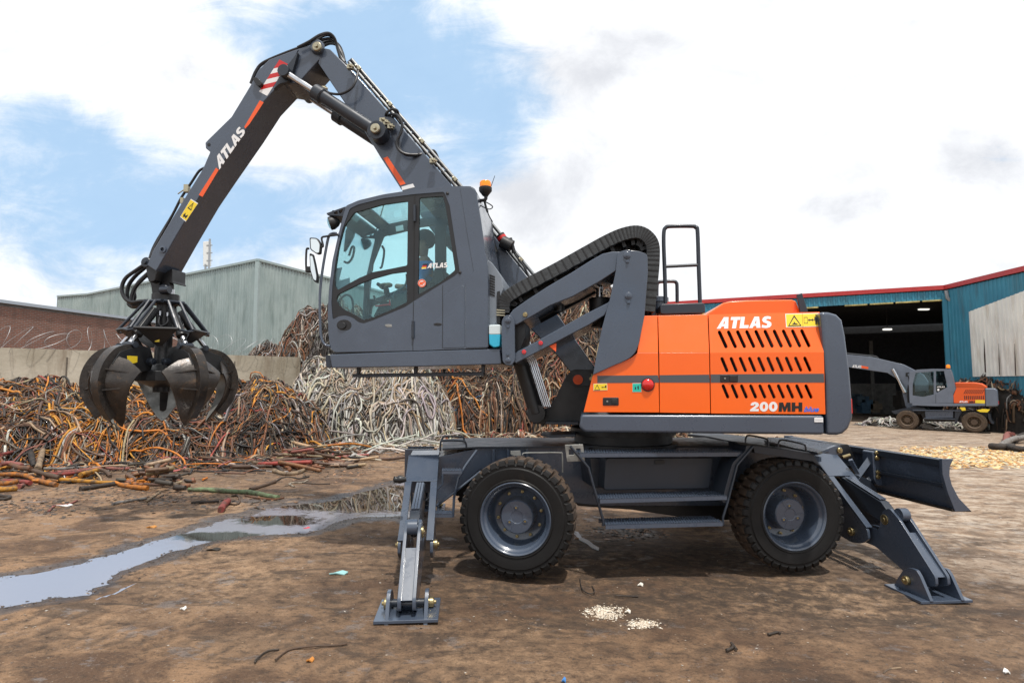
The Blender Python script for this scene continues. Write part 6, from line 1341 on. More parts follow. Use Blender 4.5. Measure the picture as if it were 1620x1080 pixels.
def heap(name, label, mounds, n, mixd, rad=(.012, .028), length=(1.0, 2.6), curl=1.0, K=14, lift=.16, hang=0.0, region=None, noise_h=.3, mt=None, down=0.0, colf=None, cat='cable heap', extra=None, layer=.05, rough_h=.5, bunmax=6):
    mt = mt or CAB
    xs_ = [m_[0] for m_ in mounds]; ys_ = [m_[1] for m_ in mounds]; rs = [max(m_[2], m_[3]) for m_ in mounds]
    x0, x1 = min(x - r for x, r in zip(xs_, rs)), max(x + r for x, r in zip(xs_, rs)); y0, y1 = min(y - r for y, r in zip(ys_, rs)), max(y + r for y, r in zip(ys_, rs))
    fs = [mound(*m_) for m_ in mounds]
    def H_(x, y):
        h = fs[0](x, y)
        for f in fs[1:]: h = np.maximum(h, f(x, y))
        return np.maximum(0, h * (1 + noise_h * (fbm(x, y, 1.1, 51) - .5) * 2) + (fbm(x, y, 2.3, 55, 3) - .5) * rough_h * np.minimum(1, h / .5))
    cxm, cym = float(np.mean(xs_)), float(np.mean(ys_))
    root = thing(name, label, cat, (cxm, cym, zg(cxm, cym)))
    step = .12 if (x1 - x0) < 14 else .18
    o = grid_mesh('heap_core', np.arange(x0, x1 + step, step), np.arange(y0, y1 + step, step), lambda X, Y: zgv(X, Y) + H_(X, Y) * .93 - .10 + (fbm(X, Y, 3.5, 61) - .5) * .12 * (H_(X, Y) > .05), COREM)
    o.parent = root; o.location = -root.location; 
    # start points on the heap, mostly on the side seen
    pts = []; 
    while len(pts) < n:
        x = rng.uniform(x0, x1, n * 4); y = rng.uniform(y0, y1, n * 4); h = H_(x, y); ok = (h > .04); 
        if region is not None: ok &= region(x, y)
        # more starts where steep (surface area)
        e = .08; sl = np.hypot(H_(x + e, y) - h, H_(x, y + e) - h) / e; ok &= rng.random(len(x)) < (1 + np.minimum(sl, 4)) / 5
        pts += list(zip(x[ok], y[ok]))
    P0 = np.array(pts[:n]); L_ = rng.uniform(*length, n); th = rng.uniform(0, 2 * np.pi, n); kap = rng.normal(0, 1, n) * curl; off = rng.uniform(-.03, 1, n) ** 2 * lift; ph = rng.uniform(0, 6.28, n); fr = rng.uniform(.5, 2.2, n); amp = rng.uniform(.01, layer + .05, n); bun = rng.integers(1, bunmax, n); lead = np.arange(n)
    i = 0
    while i < n:
        b = int(bun[i]); lead[i:i + b] = i; i += b
    sp = rng.normal(0, .045, (n, 2)); own = lead == np.arange(n); P0 = np.where(own[:, None], P0, P0[lead] + sp); th = np.where(own, th, th[lead] + rng.normal(0, .10, n)); kap = np.where(own, kap, kap[lead] + rng.normal(0, .12, n)); L_ = np.where(own, L_, L_[lead] * rng.uniform(.8, 1.1, n)); off = np.where(own, off, off[lead] + rng.uniform(-.03, .03, n)); ph = ph[lead]; fr = fr[lead]; amp = amp[lead]; st = L_ / (K - 1); P = np.zeros((n, K, 3)); x, y = P0[:, 0].copy(), P0[:, 1].copy()
    for k in range(K):
        h = H_(x, y); P[:, k, 0] = x; P[:, k, 1] = y; g = np.maximum(h, 0.015); P[:, k, 2] = zgv(x, y) + g + off * np.minimum(1, g / .3) + amp * np.sin(ph + fr * k * .7)
        e = .06; gx = (H_(x + e, y) - h) / e; gy = (H_(x, y + e) - h) / e; sl = np.hypot(gx, gy) + 1e-6
        if down: 
            dx_, dy_ = -gx / sl, -gy / sl; w = down * np.minimum(1, sl); cx_, cy_ = np.cos(th) * (1 - w) + dx_ * w, np.sin(th) * (1 - w) + dy_ * w; th2 = np.arctan2(cy_, cx_)
        else: th2 = th
        # step length measured along the slope
        dirs = gx * np.cos(th2) + gy * np.sin(th2); ss = st / np.sqrt(1 + dirs ** 2); x = x + np.cos(th2) * ss; y = y + np.sin(th2) * ss
        th = th + (kap + rng.normal(0, .9, n) * curl) * st
        if hang and k > K * .6: P[:, k, 2] += 0
    P[:, :, 2] = np.maximum(P[:, :, 2], zgv(P[:, :, 0], P[:, :, 1]) + .012)
    # smooth the bends: one extra point between every two
    Q = np.zeros((n, 2 * K - 1, 3)); Q[:, ::2] = P; Pm = P.copy(); Pm[:, 1:-1] = P[:, 1:-1] - (P[:, 2:] - 2 * P[:, 1:-1] + P[:, :-2]) * .0; Q[:, 1::2] = (P[:, :-1] + P[:, 1:]) / 2
    c_ = (P[:, 2:] - 2 * P[:, 1:-1] + P[:, :-2]); Q[:, 3:-3:2] -= (c_[:, :-1] + c_[:, 1:]) / 16; P = Q
    rr = (rad[0] * .6 + (rad[1] * 1.35 - rad[0] * .6) * rng.random(n) ** 2.0); rr = np.where(rng.random(n) < .6, rr[lead], rr); cols = mix_cols(mixd, n, P0) if colf is None else colf(P0, n)
    o = tubes_mesh('tangled_cables', P, rr, cols, mt, 6, root); o['kind'] = 'stuff'
    if extra:
        n2, rad2, mix2, len2, curl2 = extra; sel = rng.integers(0, n, n2); K2 = 16; P2 = np.zeros((n2, K2, 3)); x, y = P0[sel, 0] + rng.normal(0, .05, n2), P0[sel, 1].copy(); th = rng.uniform(0, 6.28, n2); kp = rng.normal(0, 1, n2) * curl2; st = rng.uniform(*len2, n2) / (K2 - 1); rise = rng.uniform(.03, .5, n2) ** 1.3
        for k in range(K2):
            t = k / (K2 - 1); h = np.maximum(H_(x, y), .02); P2[:, k, 0] = x; P2[:, k, 1] = y; P2[:, k, 2] = zgv(x, y) + h + rise * np.sin(np.pi * t) ** 1 + .02; x = x + np.cos(th) * st; y = y + np.sin(th) * st; th = th + kp * st + rng.normal(0, .25, n2)
        o = tubes_mesh('loose_loops', P2, rng.uniform(*rad2, n2), mix_cols(mix2, n2), mt, 7, root); o['kind'] = 'stuff'
    return root, H_
HEAPS = []
def G(u, v): p = atg(u, v); return p.x, p.y
# heap on the left, orange in its middle
def col_left(P0, n):
    c = mix_cols({'brown': 4, 'dark': 5, 'black': 4, 'rust': 3, 'grey': 1.2, 'tan': 1.5, 'orange': .8, 'pink': .4, 'white': .4, 'red': .4}, n, P0); k = np.exp(-(((P0[:, 0] + 8.9) / 1.3) ** 2 + ((P0[:, 1] - 12.4) / 1.0) ** 2)) > rng.random(n) * 1.5 + .1
    c[k] = mix_cols({'orange': 3, 'amber': 3, 'tan': 1}, k.sum()); return c
HEAPS.append(heap('cable_heap', 'heap of tangled brown and bright orange scrap cable at the left edge, by the wall', [(-10.5, 13.3, 4.2, 2.6, .12, 1.30), (-13.6, 12.6, 3.2, 2.9, 0, 1.6), (-8.2, 13.4, 2.4, 1.9, 0, .95)], 6500, {}, (.005, .019), (1.0, 3.4), .9, 16, .24, colf=col_left,
     extra=(90, (.014, .026), {'orange': 4, 'amber': 3, 'white': 1, 'pink': 1, 'grey': 1}, (1.2, 2.4), 1.3), region=lambda x, y: y < 14.8) + ((-10.5, 12.6, 3.2, 1.4, 420, (.02, .07)),))
HEAPS.append(heap('cable_heap', 'dark heap of twisted brown and yellow scrap cable behind the grab', [(-7.4, 15.0, 2.7, 2.7, -.1, 1.35), (-6.5, 14.7, 1.8, 2.1, 0, 1.55), (-8.8, 15.6, 2.4, 2.3, 0, 1.3)], 5600, {'brown': 5, 'dark': 6, 'black': 4, 'rust': 3, 'tan': 2, 'grey': 1, 'orange': .5, 'amber': .6, 'red': .3, 'cream': .6}, (.005, .021), (.8, 2.6), 1.3, 15, .26,
     extra=(70, (.012, .026), {'amber': 3, 'orange': 2, 'tan': 2, 'cream': 1, 'black': 2}, (1.0, 2.2), 2.2), region=lambda x, y: y < 16.4) + ((-7.4, 14.4, 2.4, 1.2, 420, (.02, .07)),))
heap('cable_heap', 'rounded tall heap of rusty brown cable standing above the end of the concrete wall', [(-8.9, 26.5, 2.2, 2.6, 0, 5.2, .45), (-10.9, 26.0, 1.6, 2.0, 0, 3.3, .6), (-7.4, 25.5, 1.9, 2.5, 0, 4.4, .6)], 3600, {'rust': 5, 'brown': 5, 'dark': 3, 'black': 2, 'cream': 1, 'grey': 1.2, 'white': .5}, (.014, .03), (1.0, 3.0), 1.4, 13, .32, region=lambda x, y: y < 27.5)
heap('wire_heap', 'small heap of dark grey matted wire beside the handrail of the cab', [(-7.15, 23.0, 1.5, 1.2, 0, 3.6, .5), (-6.3, 22.0, 1.6, 1.4, 0, 2.7, .6)], 1500, {'dark': 3, 'black': 4, 'grey': 2}, (.007, .014), (.6, 1.6), 3.5, 14, .2, cat='wire heap')
heap('cable_heap', 'heap of clean whitish cables draped beneath the cab', [(-4.6, 18.2, 2.7, 2.3, 0, 2.1), (-3.6, 18.2, 1.8, 2.1, 0, 2.05), (-5.9, 19.0, 1.8, 2.2, 0, 1.95)], 2900, {'white': 5, 'cream': 3, 'grey': 5, 'tan': 2.5, 'dark': 2, 'black': 1}, (.011, .025), (1.6, 4.2), 1.5, 20, .45, mt=CABC, down=.0, bunmax=3, rough_h=.7, region=lambda x, y: y < 19.6,
     extra=(150, (.016, .028), {'white': 5, 'cream': 2, 'grey': 2}, (1.5, 3.6), 1.7))
HEAPS.append(heap('cable_heap', 'broad high heap of fine brown and rusty cable behind the riser and under the boom', [(2.6, 21.5, 4.6, 3.9, 0, 4.75, .6), (.6, 21.0, 3.2, 3.0, 0, 3.4, .6), (-1.7, 21.0, 2.9, 2.8, 0, 3.0, .6), (4.6, 22.5, 3.0, 3.2, 0, 3.2, .7)], 7500, {'brown': 6, 'tan': 4, 'rust': 5, 'dark': 5, 'black': 4, 'cream': 1.6, 'orange': .8, 'red': .5, 'blue': .1}, (.007, .022), (1.0, 3.2), 1.0, 13, .34, down=.2, region=lambda x, y: y < 22.5,
     extra=(40, (.02, .03), {'red': 2, 'orange': 2, 'cream': 2}, (1.5, 3.5), .8)) + ((1.5, 19.3, 4.0, 1.6, 500, (.02, .09)),))
heap('cable_heap', 'low scattered heap of short cable ends showing beneath the engine body', [(3.5, 17.9, 4.2, 1.5, .05, .5), (7.0, 17.6, 2.6, 1.0, .1, .28), (1.0, 17.6, 2.6, .9, 0, .28), (-1.0, 17.0, 1.9, .6, 0, .12)], 1900, {'tan': 5, 'brown': 4, 'cream': 3, 'rust': 3, 'dark': 2, 'red': 1}, (.014, .03), (.3, 1.1), 1.5, 8, .12)
heap('scrap_heap', 'dark brown heap of shredded scrap beside the blue shed', [(30.2, 32.3, 4.0, 3.2, .0, 4.0, .5), (27.8, 33.2, 2.3, 2.2, 0, 3.0, .5)], 3000, {'brown': 5, 'dark': 6, 'rust': 3, 'black': 3, 'tan': 1.2, 'grey': .6}, (.02, .05), (.2, .9), 1.0, 6, .25, cat='scrap heap')

# ---- countable pieces lying in the foreground
def piece(pts, r, col, label, name='cable_piece', cat='cable', group=None, seg=10, mt=None, lump=.08, taper=None):
    P = [Vector((p[0], p[1], p[2])) for p in pts]; P = spline(P, 5); n = len(P); ph = random.random() * 9
    rr = [[r * (1 + lump * math.sin(i * 1.7 + ph) + lump * math.sin(i * .61 + 2 * ph)) for i in range(n)]]
    o = tubes_mesh(name, [[tuple(p) for p in P]], np.array(rr), [tuple(.66 * q for q in (PAL[col] if isinstance(col, str) else col))], mt or CABD, seg); tag(o, label, cat, group); return o
def gp_(zone, pts, r, lifts=None):
    out = []
    for i, (u, v) in enumerate(zz(zone, pts)):
        p = atg(u, v); l = 0 if lifts is None else lifts[min(i, len(lifts) - 1)]; out.append((p.x, p.y, p.z + r * .9 + l))
    return out
FG = 'thick cut cable ends lying along the front of the left heap'
fgp = [([(0, 800), (160, 800), (260, 830), (400, 855)], .055, 'orange', 'long bright orange cable end lying foremost in the left bundle', [.05, .04, .02, 0]), ([(160, 780), (300, 815), (420, 830)], .055, 'brown', 'thick brown cable end lying against the orange one in the left bundle', [.12, .1, .06]),
       ([(420, 828), (560, 832), (700, 838), (840, 842)], .05, 'amber', 'straight amber cable stretching right from the left bundle', [.03, .02, .01, 0]), ([(570, 885), (680, 868), (790, 850), (840, 845)], .055, 'dark', 'dark bark-like cable end in front of the straight amber cable', None),
       ([(850, 852), (950, 870), (1050, 878)], .055, 'orange', 'short orange cable end between the two cable bundles', None), ([(400, 785), (560, 765), (700, 745), (850, 738), (925, 735)], .05, 'pink', 'long pinkish red cable reaching right from the left bundle', [.05, .03, .02, .0, 0]),
       ([(340, 795), (480, 790), (600, 770)], .05, 'red', 'red cable end half buried at the right of the left bundle', [.04]), ([(310, 760), (450, 755), (560, 740), (700, 735)], .045, 'grey', 'long grey cable lying behind the pinkish red cable', [.06, .05, .03, .02]),
       ([(560, 810), (650, 770), (740, 765), (785, 790)], .045, 'brown', 'brown hooked cable end beside the pinkish red cable', [.06, .06, .04, 0]), ([(570, 815), (640, 795), (690, 780)], .055, 'amber', 'short amber cable lying across the left bundle', [.08]),
       ([(0, 840), (100, 835), (215, 850)], .055, 'red', 'red cable end at the left edge beneath the orange cable', [.02]), ([(0, 890), (60, 888), (118, 882)], .06, 'amber', 'short amber cable end lowest at the left edge', None), ([(0, 865), (70, 862), (110, 850)], .06, 'orange', 'stubby orange cable end at the left edge above the lowest one', [.04]),
       ([(130, 868), (165, 858)], .055, 'pink', 'small pink stump lying alone before the left bundle', None), ([(265, 790), (290, 730), (320, 660), (350, 625)], .075, 'tan', 'thick tan cable end leaning up out of the left bundle', [.1, .22, .4, .5]),
       ([(0, 735), (90, 710), (160, 690)], .05, 'red', 'red cable lying high across the left bundle', [.25]), ([(0, 660), (100, 655), (190, 650)], .06, 'dark', 'black cable stump at the left edge behind the red one', [.35]), ([(200, 650), (210, 710), (240, 760)], .07, 'black', 'black cable end standing behind the leaning tan one', [.4, .25, .08]),
       ([(150, 610), (250, 625), (330, 640)], .06, 'rust', 'rust brown cable end resting on top behind the leaning tan one', [.4, .4, .35]), ([(445, 665), (480, 700), (510, 725)], .055, 'red', 'short red cable end pointing down at the foot of the orange heap', [.15, .08, .02]), ([(0, 925), (70, 935), (40, 950), (0, 952)], .035, 'dark', 'thin black bent cable lowest at the left edge', None),
       ([(0, 770), (80, 765), (150, 785)], .06, 'pink', 'pink cable end low in the left bundle above the orange one', [.16]), ([(60, 760), (130, 790), (215, 800)], .06, 'rust', 'rusty cable end lying inside the left bundle', [.14])]
for pts, r, c, lb, lf in fgp: piece(gp_('e3', pts, r * .66, lf), r * .66, c, lb, group=FG)
# the small central bundle
m_root = thing('cable_bundle', 'small bundle of stubby brown and red cable ends in the middle of the left foreground', 'cable bundle', tuple(atg(240, 772)))
Pn = []; Rn = []; Cn = []
for k in range(64):
    u = 245 + random.gauss(0, 30); v = 765 + random.gauss(0, 8); b = atg(u, v); a = random.uniform(0, math.pi); L_ = random.uniform(.12, .42); h = max(.03, .30 * math.exp(-((u - 245) / 32) ** 2) * random.random() ** .6); bend = random.uniform(-.12, .12); tl = random.uniform(-.25, .3)
    Pn.append([(b.x + math.cos(a) * L_ * t - math.sin(a) * bend * (t * t), b.y + math.sin(a) * L_ * t + math.cos(a) * bend * t * t, b.z + max(.03, h + tl * L_ * t)) for t in (-.5, -.3, -.1, .1, .3, .5)]); Rn.append(random.uniform(.018, .04))
Cn = mix_cols({'brown': 5, 'rust': 4, 'dark': 4, 'red': .8, 'pink': .8, 'orange': 1.2, 'tan': 1.5}, 64); o = tubes_mesh('cable_stubs', Pn, np.array(Rn), Cn, CAB, 9, m_root)
o['kind'] = 'stuff'
m_root = thing('cable_bundle', 'spread bundle of reddish brown cable ends lying in front of the white cable heap', 'cable bundle', tuple(atg(495, 730)))
Pn = []; Rn = []
for k in range(90):
    u = 490 + random.gauss(0, 42); v = 728 + random.gauss(0, 7); b = atg(u, v); a = random.gauss(0.1, .6); L_ = random.uniform(.3, 1.2); h = max(.03, .34 * math.exp(-((u - 485) / 42) ** 2) * random.random()); bend = random.uniform(-.3, .3); tl = random.uniform(-.15, .15)
    Pn.append([(b.x + math.cos(a) * L_ * t - math.sin(a) * bend * (t * t), b.y + math.sin(a) * L_ * t + math.cos(a) * bend * t * t, b.z + max(.03, h + tl * L_ * t)) for t in (-.5, -.35, -.2, -.05, .1, .25, .4, .5)]); Rn.append(random.uniform(.018, .042))
o = tubes_mesh('cable_stubs', Pn, np.array(Rn), mix_cols({'brown': 6, 'rust': 5, 'dark': 3, 'red': .9, 'pink': 1, 'tan': 2}, 90), CAB, 9, m_root); o['kind'] = 'stuff'
single = [('e4', [(-10, 888), (120, 888), (300, 900), (420, 905), (540, 928), (630, 945)], .035, (.22, .30, .15), 'long pale green hose lying right of the small bundle', 'hose', None), ('e4', [(395, 922), (480, 938), (600, 948), (670, 938)], .014, 'rust', 'thin rusty wire lying just under the end of the green hose', 'wire', None),
          ('e4', [(222, 1040), (240, 1005), (270, 975)], .045, 'red', 'short dirty red stub pointing at the puddle', 'cable', None), ('e4', [(270, 975), (330, 985), (358, 960), (340, 920), (300, 925)], .013, 'brown', 'thin curled brown wire above the dirty red stub', 'wire', None),
          ('e4', [(10, 975), (100, 970), (210, 965)], .02, 'dark', 'thin dark stick lying below the green hose', 'stick', None), ('e4', [(605, 825), (660, 795), (720, 790), (780, 800), (850, 785)], .014, 'black', 'thin black wire between the spread bundle and the puddle', 'wire', None),
          ('e4', [(445, 970), (500, 962)], .012, 'grey', 'tiny grey splinter below the green hose end', 'stick', None), ('e4', [(705, 838), (745, 858), (715, 832), (800, 828), (840, 810)], .012, 'cream', 'thin pale bent wire below the black wire', 'wire', None), ('e4', [(800, 828), (880, 835), (1000, 838)], .01, 'dark', 'straight dark wire right of the pale bent wire', 'wire', None),
          ('e4', [(180, 770), (270, 755)], .014, 'white', 'small white strip on the dirt behind the green hose', 'strip', None), ('e4', [(430, 885), (500, 865), (560, 845), (610, 825)], .03, 'brown', 'brown root-like cable end left of the thin black wire', 'cable', None),
          ('e3', [(800, 985), (900, 965), (1040, 945)], .02, 'grey', 'thin grey rod lying in front of the small bundle', 'rod', None), ('e3', [(1040, 965), (1090, 930), (1140, 895)], .016, 'tan', 'thin tan stick standing off the small bundle', 'stick', None), ('e3', [(345, 1035), (390, 995), (470, 990), (548, 958)], .014, 'pink', 'thin pinkish wire alone on the dirt before the left bundle', 'wire', None),
          ('e4', [(600, 755), (680, 775), (760, 770), (820, 745)], .04, 'tan', 'curved tan cable end in front of the spread bundle', 'cable', None), ('e4', [(720, 712), (800, 725), (865, 738)], .04, 'red', 'red cable end at the front of the spread bundle', 'cable', None), ('e4', [(405, 680), (500, 680)], .04, 'pink', 'pink cable stub at the left of the spread bundle', 'cable', None),
          ('e4', [(1180, 610), (1250, 612), (1310, 600)], .035, 'pink', 'pink cable stub reaching right out of the spread bundle', 'cable', None), ('e4', [(880, 550), (960, 580), (1040, 585)], .045, 'pink', 'pink cable end at the back of the spread bundle', 'cable', None),
          ('e4', [(100, 645), (92, 630), (150, 590), (225, 572)], .018, 'yellow', 'bent yellow cable lying before the dark heap', 'cable', None), ('e4', [(85, 640), (180, 645), (260, 640)], .016, 'amber', 'straight amber cable end before the dark heap', 'cable', None),
          ('g5', [(1020, 782), (1030, 765), (1070, 735), (1118, 728)], .006, 'dark', 'short dark wire curling in the foreground dirt', 'wire', None), ('g5', [(1102, 770), (1160, 730), (1250, 716), (1340, 712), (1390, 706)], .006, 'brown', 'long thin brown wire in the foreground dirt', 'wire', None),
          ('gr', [(232, 150), (238, 180), (260, 196), (278, 190), (270, 172)], .005, 'black', 'thin black wire loop in front of the front wheel', 'wire', None), ('gr', [(340, 202), (380, 204), (415, 205)], .006, 'dark', 'thin dark rod lying between the two wheels', 'rod', None), ('gr', [(1180, 445), (1200, 432), (1236, 428)], .005, 'tan', 'thin tan twig near the bottom of the dirt', 'twig', None),
          ('gr', [(690, 375), (710, 365), (705, 352), (722, 372)], .009, 'dark', 'small dark twig in the foreground mud', 'twig', None), ('gr', [(820, 325), (850, 318), (858, 322)], .008, 'dark', 'small dark twig right of the white gravel', 'twig', None)]
for zn, pts, r, c, lb, ct, gr_ in single: piece(gp_(zn, pts, r), r, c, lb, name={'cable': 'cable_piece', 'hose': 'green_hose', 'wire': 'loose_wire', 'stick': 'stick', 'strip': 'plastic_strip', 'rod': 'thin_rod', 'twig': 'twig'}[ct], cat=ct)
# black pipes at the right edge
for k, (pts, r) in enumerate((([(1040, 985), (1090, 990), (1150, 985)], .12), ([(1080, 985), (1150, 962), (1207, 955), (1260, 950)], .10), ([(1115, 965), (1125, 935), (1150, 940)], .11), ([(1150, 960), (1200, 940), (1260, 935)], .11), ([(1120, 990), (1190, 1000), (1260, 1000)], .11), ([(1195, 915), (1260, 920)], .09))):
    piece(gp_('sh', pts, r, [.0, .12, .15] if k in (1, 2, 3) else None), r, ('dark', 'grey', 'pink', 'black', 'black', 'black')[k], ['dark pipe lying lowest at the left of the pipe stack at the right edge', 'grey pipe slanting across the pipe stack at the right edge', 'pinkish pipe end sticking up from the pipe stack at the right edge', 'black pipe lying on top of the stack at the right edge', 'black pipe at the foot of the stack at the right edge', 'black pipe lying behind the stack at the right edge'][k], 'pipe', 'pipe', 'pipes at the right edge')
SCRAPS = [(.05, .04, .03), (.12, .08, .05), (.03, .03, .03), (.2, .12, .07), (.35, .33, .3), (.3, .1, .05), (.5, .48, .45), (.08, .06, .045)]
# scattered chips: far right spread, crumbs over the yard
def chips(name, label, n, fn, size, cols, mt, kindv='stuff', flat=.35, cat=None, zf=None, parent=None):
    vs = []; fs = []; C = []
    for i in range(n):
        x, y = fn(); s = random.uniform(*size); a = random.uniform(0, 6.28); ca, sa = math.cos(a) * s, math.sin(a) * s; e = random.uniform(.35, 1.0); z = ghp_fast(x, y) if zf is None else zf(x, y); tilt = 1.0 if zf is None else 2.2; h = s * flat * random.uniform(.5, 1.4); tz = random.uniform(-.3, .5) * s * tilt
        b = len(vs); q = [(-1, -e * .8), (.7, -e), (1, e * .6), (-.4, e)]
        for (p, w) in q: vs.append((x + p * ca - w * sa, y + p * sa + w * ca, z + .001 + max(0, p * tz)))
        vs.append((x, y, z + h + abs(tz) * .3)); fs += [(b, b + 1, b + 4), (b + 1, b + 2, b + 4), (b + 2, b + 3, b + 4), (b + 3, b, b + 4), (b + 3, b + 2, b + 1, b)]; C += [cols[random.randrange(len(cols))]] * 5
    me = bpy.data.meshes.new(name); me.from_pydata(vs, [], fs); me.materials.append(mt); ca_ = me.color_attributes.new('tint', 'FLOAT_COLOR', 'POINT'); arr = np.ones((len(vs), 4), np.float32); arr[:, :3] = np.array(C) * rng.uniform(.7, 1.2, (len(vs), 1)); ca_.data.foreach_set('color', arr.ravel())
    if parent is not None:
        for v in me.vertices: v.co = v.co - parent.location
    o = bpy.data.objects.new(name, me); link(o, parent); o['kind'] = kindv
    if label: o['label'] = label; o['category'] = cat
    return o
_gx = np.arange(-9, 9.01, .1); _gy = np.arange(2, 13.01, .1); _GZ = gheight(*np.meshgrid(_gx, _gy))
def ghp_fast(x, y):
    if -9 < x < 9 and 2 < y < 13: return float(_GZ[int(round((y - 2) / .1)), int(round((x + 9) / .1))])
    return zg(x, y)
def spread():
    while True:
        u = random.uniform(1425, 1680); v = 722 + random.gauss(0, 9); v += (u - 1500) * .02
        if 706 < v < 742: p = atg(u, v); return p.x, p.y
chips('orange_chips', 'spread of orange and yellow plastic chips on the dirt behind the dozer blade', 2600, spread, (.03, .09), [(.62, .33, .09), (.55, .42, .2), (.7, .5, .25), (.4, .2, .07), (.6, .55, .4)], CAB, cat='chips')
def crumbs():
    while True:
        y = random.uniform(2.8, 13); x = random.uniform(-1.05, 1.05) * y
        if fbm(np.array([x]), np.array([y]), .9, 71)[0] > random.uniform(.35, .62): return x, y
chips('gravel_crumbs', 'small crumbs of gravel and scrap strewn over the dirt', 4200, crumbs, (.003, .011), [(.30, .24, .18), (.2, .13, .09), (.06, .045, .035), (.26, .17, .1), (.42, .38, .33), (.10, .07, .05), (.14, .09, .06)], CAB, cat='gravel')
def white_patch():
    k = random.random(); c = (955, 967) if k < .7 else (1017, 984); s = (18, 6) if k < .7 else (17, 5); p = atg(c[0] + random.gauss(0, s[0] * .7), c[1] + random.gauss(0, s[1] * .75)); return p.x, p.y
chips('white_gravel', 'small patch of crushed white stone on the mud in front of the machine', 1300, white_patch, (.003, .011), [(.62, .54, .42), (.7, .64, .54), (.42, .33, .24), (.5, .42, .32)], CABC, cat='gravel', flat=.7)
def floaters():
    while True:
        i = random.randrange(len(PUD)); a = PUD[i]; b = PUD[random.randrange(len(PUD))]; t = random.random(); x = a[0] + random.gauss(0, .14); y = a[1] + random.gauss(0, .10)
        if 4.5 < y < 12: return x, y
chips('puddle_edge_debris', 'small dark bits of bark and grit along the edges of the puddle', 1500, floaters, (.003, .014), [(.03, .02, .015), (.07, .045, .03), (.15, .1, .06), (.04, .03, .025)], CAB, cat='debris', flat=.5)
def scat():
    k = random.choice(((240, 790, 55, 9), (520, 745, 60, 8), (330, 790, 70, 8), (60, 800, 50, 8), (990, 840, 30, 6), (620, 720, 60, 5), (160, 770, 50, 9))); p = atg(k[0] + random.gauss(0, k[2]), k[1] + random.gauss(0, k[3])); return p.x, p.y
chips('wood_crumbs', 'dark shreds of bark and sheath strewn round the cable bundles', 2200, scat, (.01, .04), [(.09, .06, .04), (.16, .09, .05), (.3, .16, .08), (.05, .04, .03)], CAB, cat='debris')
# single bits of litter
def litter(u, v, w, h, col, label, cat, name='litter'):
    p = atg(u, v); s = (p - CAM).length / 940; a = w * s / 2; b = h * s * 1.6; m = M(); pts = [(-a, -b * .4), (-a * .2, -b * .5), (a * .7, -b * .3), (a, b * .3), (a * .3, b * .5), (-a * .7, b * .2)]
    z = ghp_fast(p.x, p.y) + .004; top = [Vector((p.x + x, p.y + y, z + .012 * math.sin(i * 2.1) + .014)) for i, (x, y) in enumerate(pts)]; m.prism(top, (0, 0, -.012)); o = m.build(name, mat('litter_' + cat + str(int(u)), col, .6), None, .003); tag(o, label, cat)
litter(100, 800, 20, 6, (.7, .7, .68), 'crumpled white scrap of paper on the dirt, far left', 'paper'); litter(536, 908, 26, 7, (.3, .55, .55), 'pale turquoise scrap of plastic left of the front outrigger foot', 'plastic'); litter(251, 732, 13, 8, (.65, .63, .6), 'white block lying under the grab', 'block', 'white_block')
litter(485, 834, 10, 4, (.6, .06, .08), 'small red scrap in the puddle', 'plastic'); litter(240, 835, 12, 4, (.5, .22, .05), 'small orange scrap of bark left of the puddle', 'bark'); litter(338, 871, 18, 5, (.03, .025, .02), 'small black lump at the near edge of the puddle', 'lump'); litter(290, 964, 7, 4, (.75, .74, .7), 'tiny white scrap in the left foreground', 'paper')
litter(491, 1043, 10, 5, (.5, .2, .04), 'tiny orange scrap at the bottom of the dirt', 'bark'); litter(892, 1077, 7, 5, (.05, .2, .5), 'tiny blue scrap at the bottom edge', 'plastic'); litter(1592, 1064, 8, 5, (.75, .74, .7), 'tiny white scrap in the bottom right corner', 'paper'); litter(1013, 927, 10, 5, (.72, .68, .6), 'small white stone in front of the toolbox steps', 'stone'); litter(993, 967, 10, 4, (.75, .7, .6), 'larger white chip lying between the white gravel patches', 'stone')
# milky spill beside the front wheel
pts = [atg(*q) for q in zz('z7', [(95, 730), (140, 738), (165, 775), (210, 795), (240, 820), (275, 840), (270, 855), (230, 840), (195, 812), (150, 790), (120, 755), (98, 742)])]
m = M(); m.prism([p + Vector((0, 0, .012)) for p in pts], (0, 0, -.008)); o = m.build('spilled_water', mat('foam_water', (.55, .58, .62), .12, spec=.8)); kind(o, 'structure')
for k, q in enumerate(([(1010, 895), (1060, 905), (1100, 900)],)): pass

for root, H_, (cx_, cy_, sx_, sy_, nn_, sz_) in HEAPS:
    pts_ = []
    while len(pts_) < nn_:
        x = rng.normal(cx_, sx_ * .5, 400); y = rng.normal(cy_, sy_ * .6, 400); h = H_(x, y); ok = h > .05; pts_ += list(zip(x[ok], y[ok], h[ok]))
    it_ = iter(pts_); hz = {}
    def nxt():
        x, y, h = next(it_); hz[(x, y)] = zg(x, y) + h + random.uniform(.02, .16); return x, y
    chips('scrap_shreds', None, nn_, nxt, sz_, SCRAPS, CAB, zf=lambda x, y: hz[(x, y)], parent=root, flat=.15)
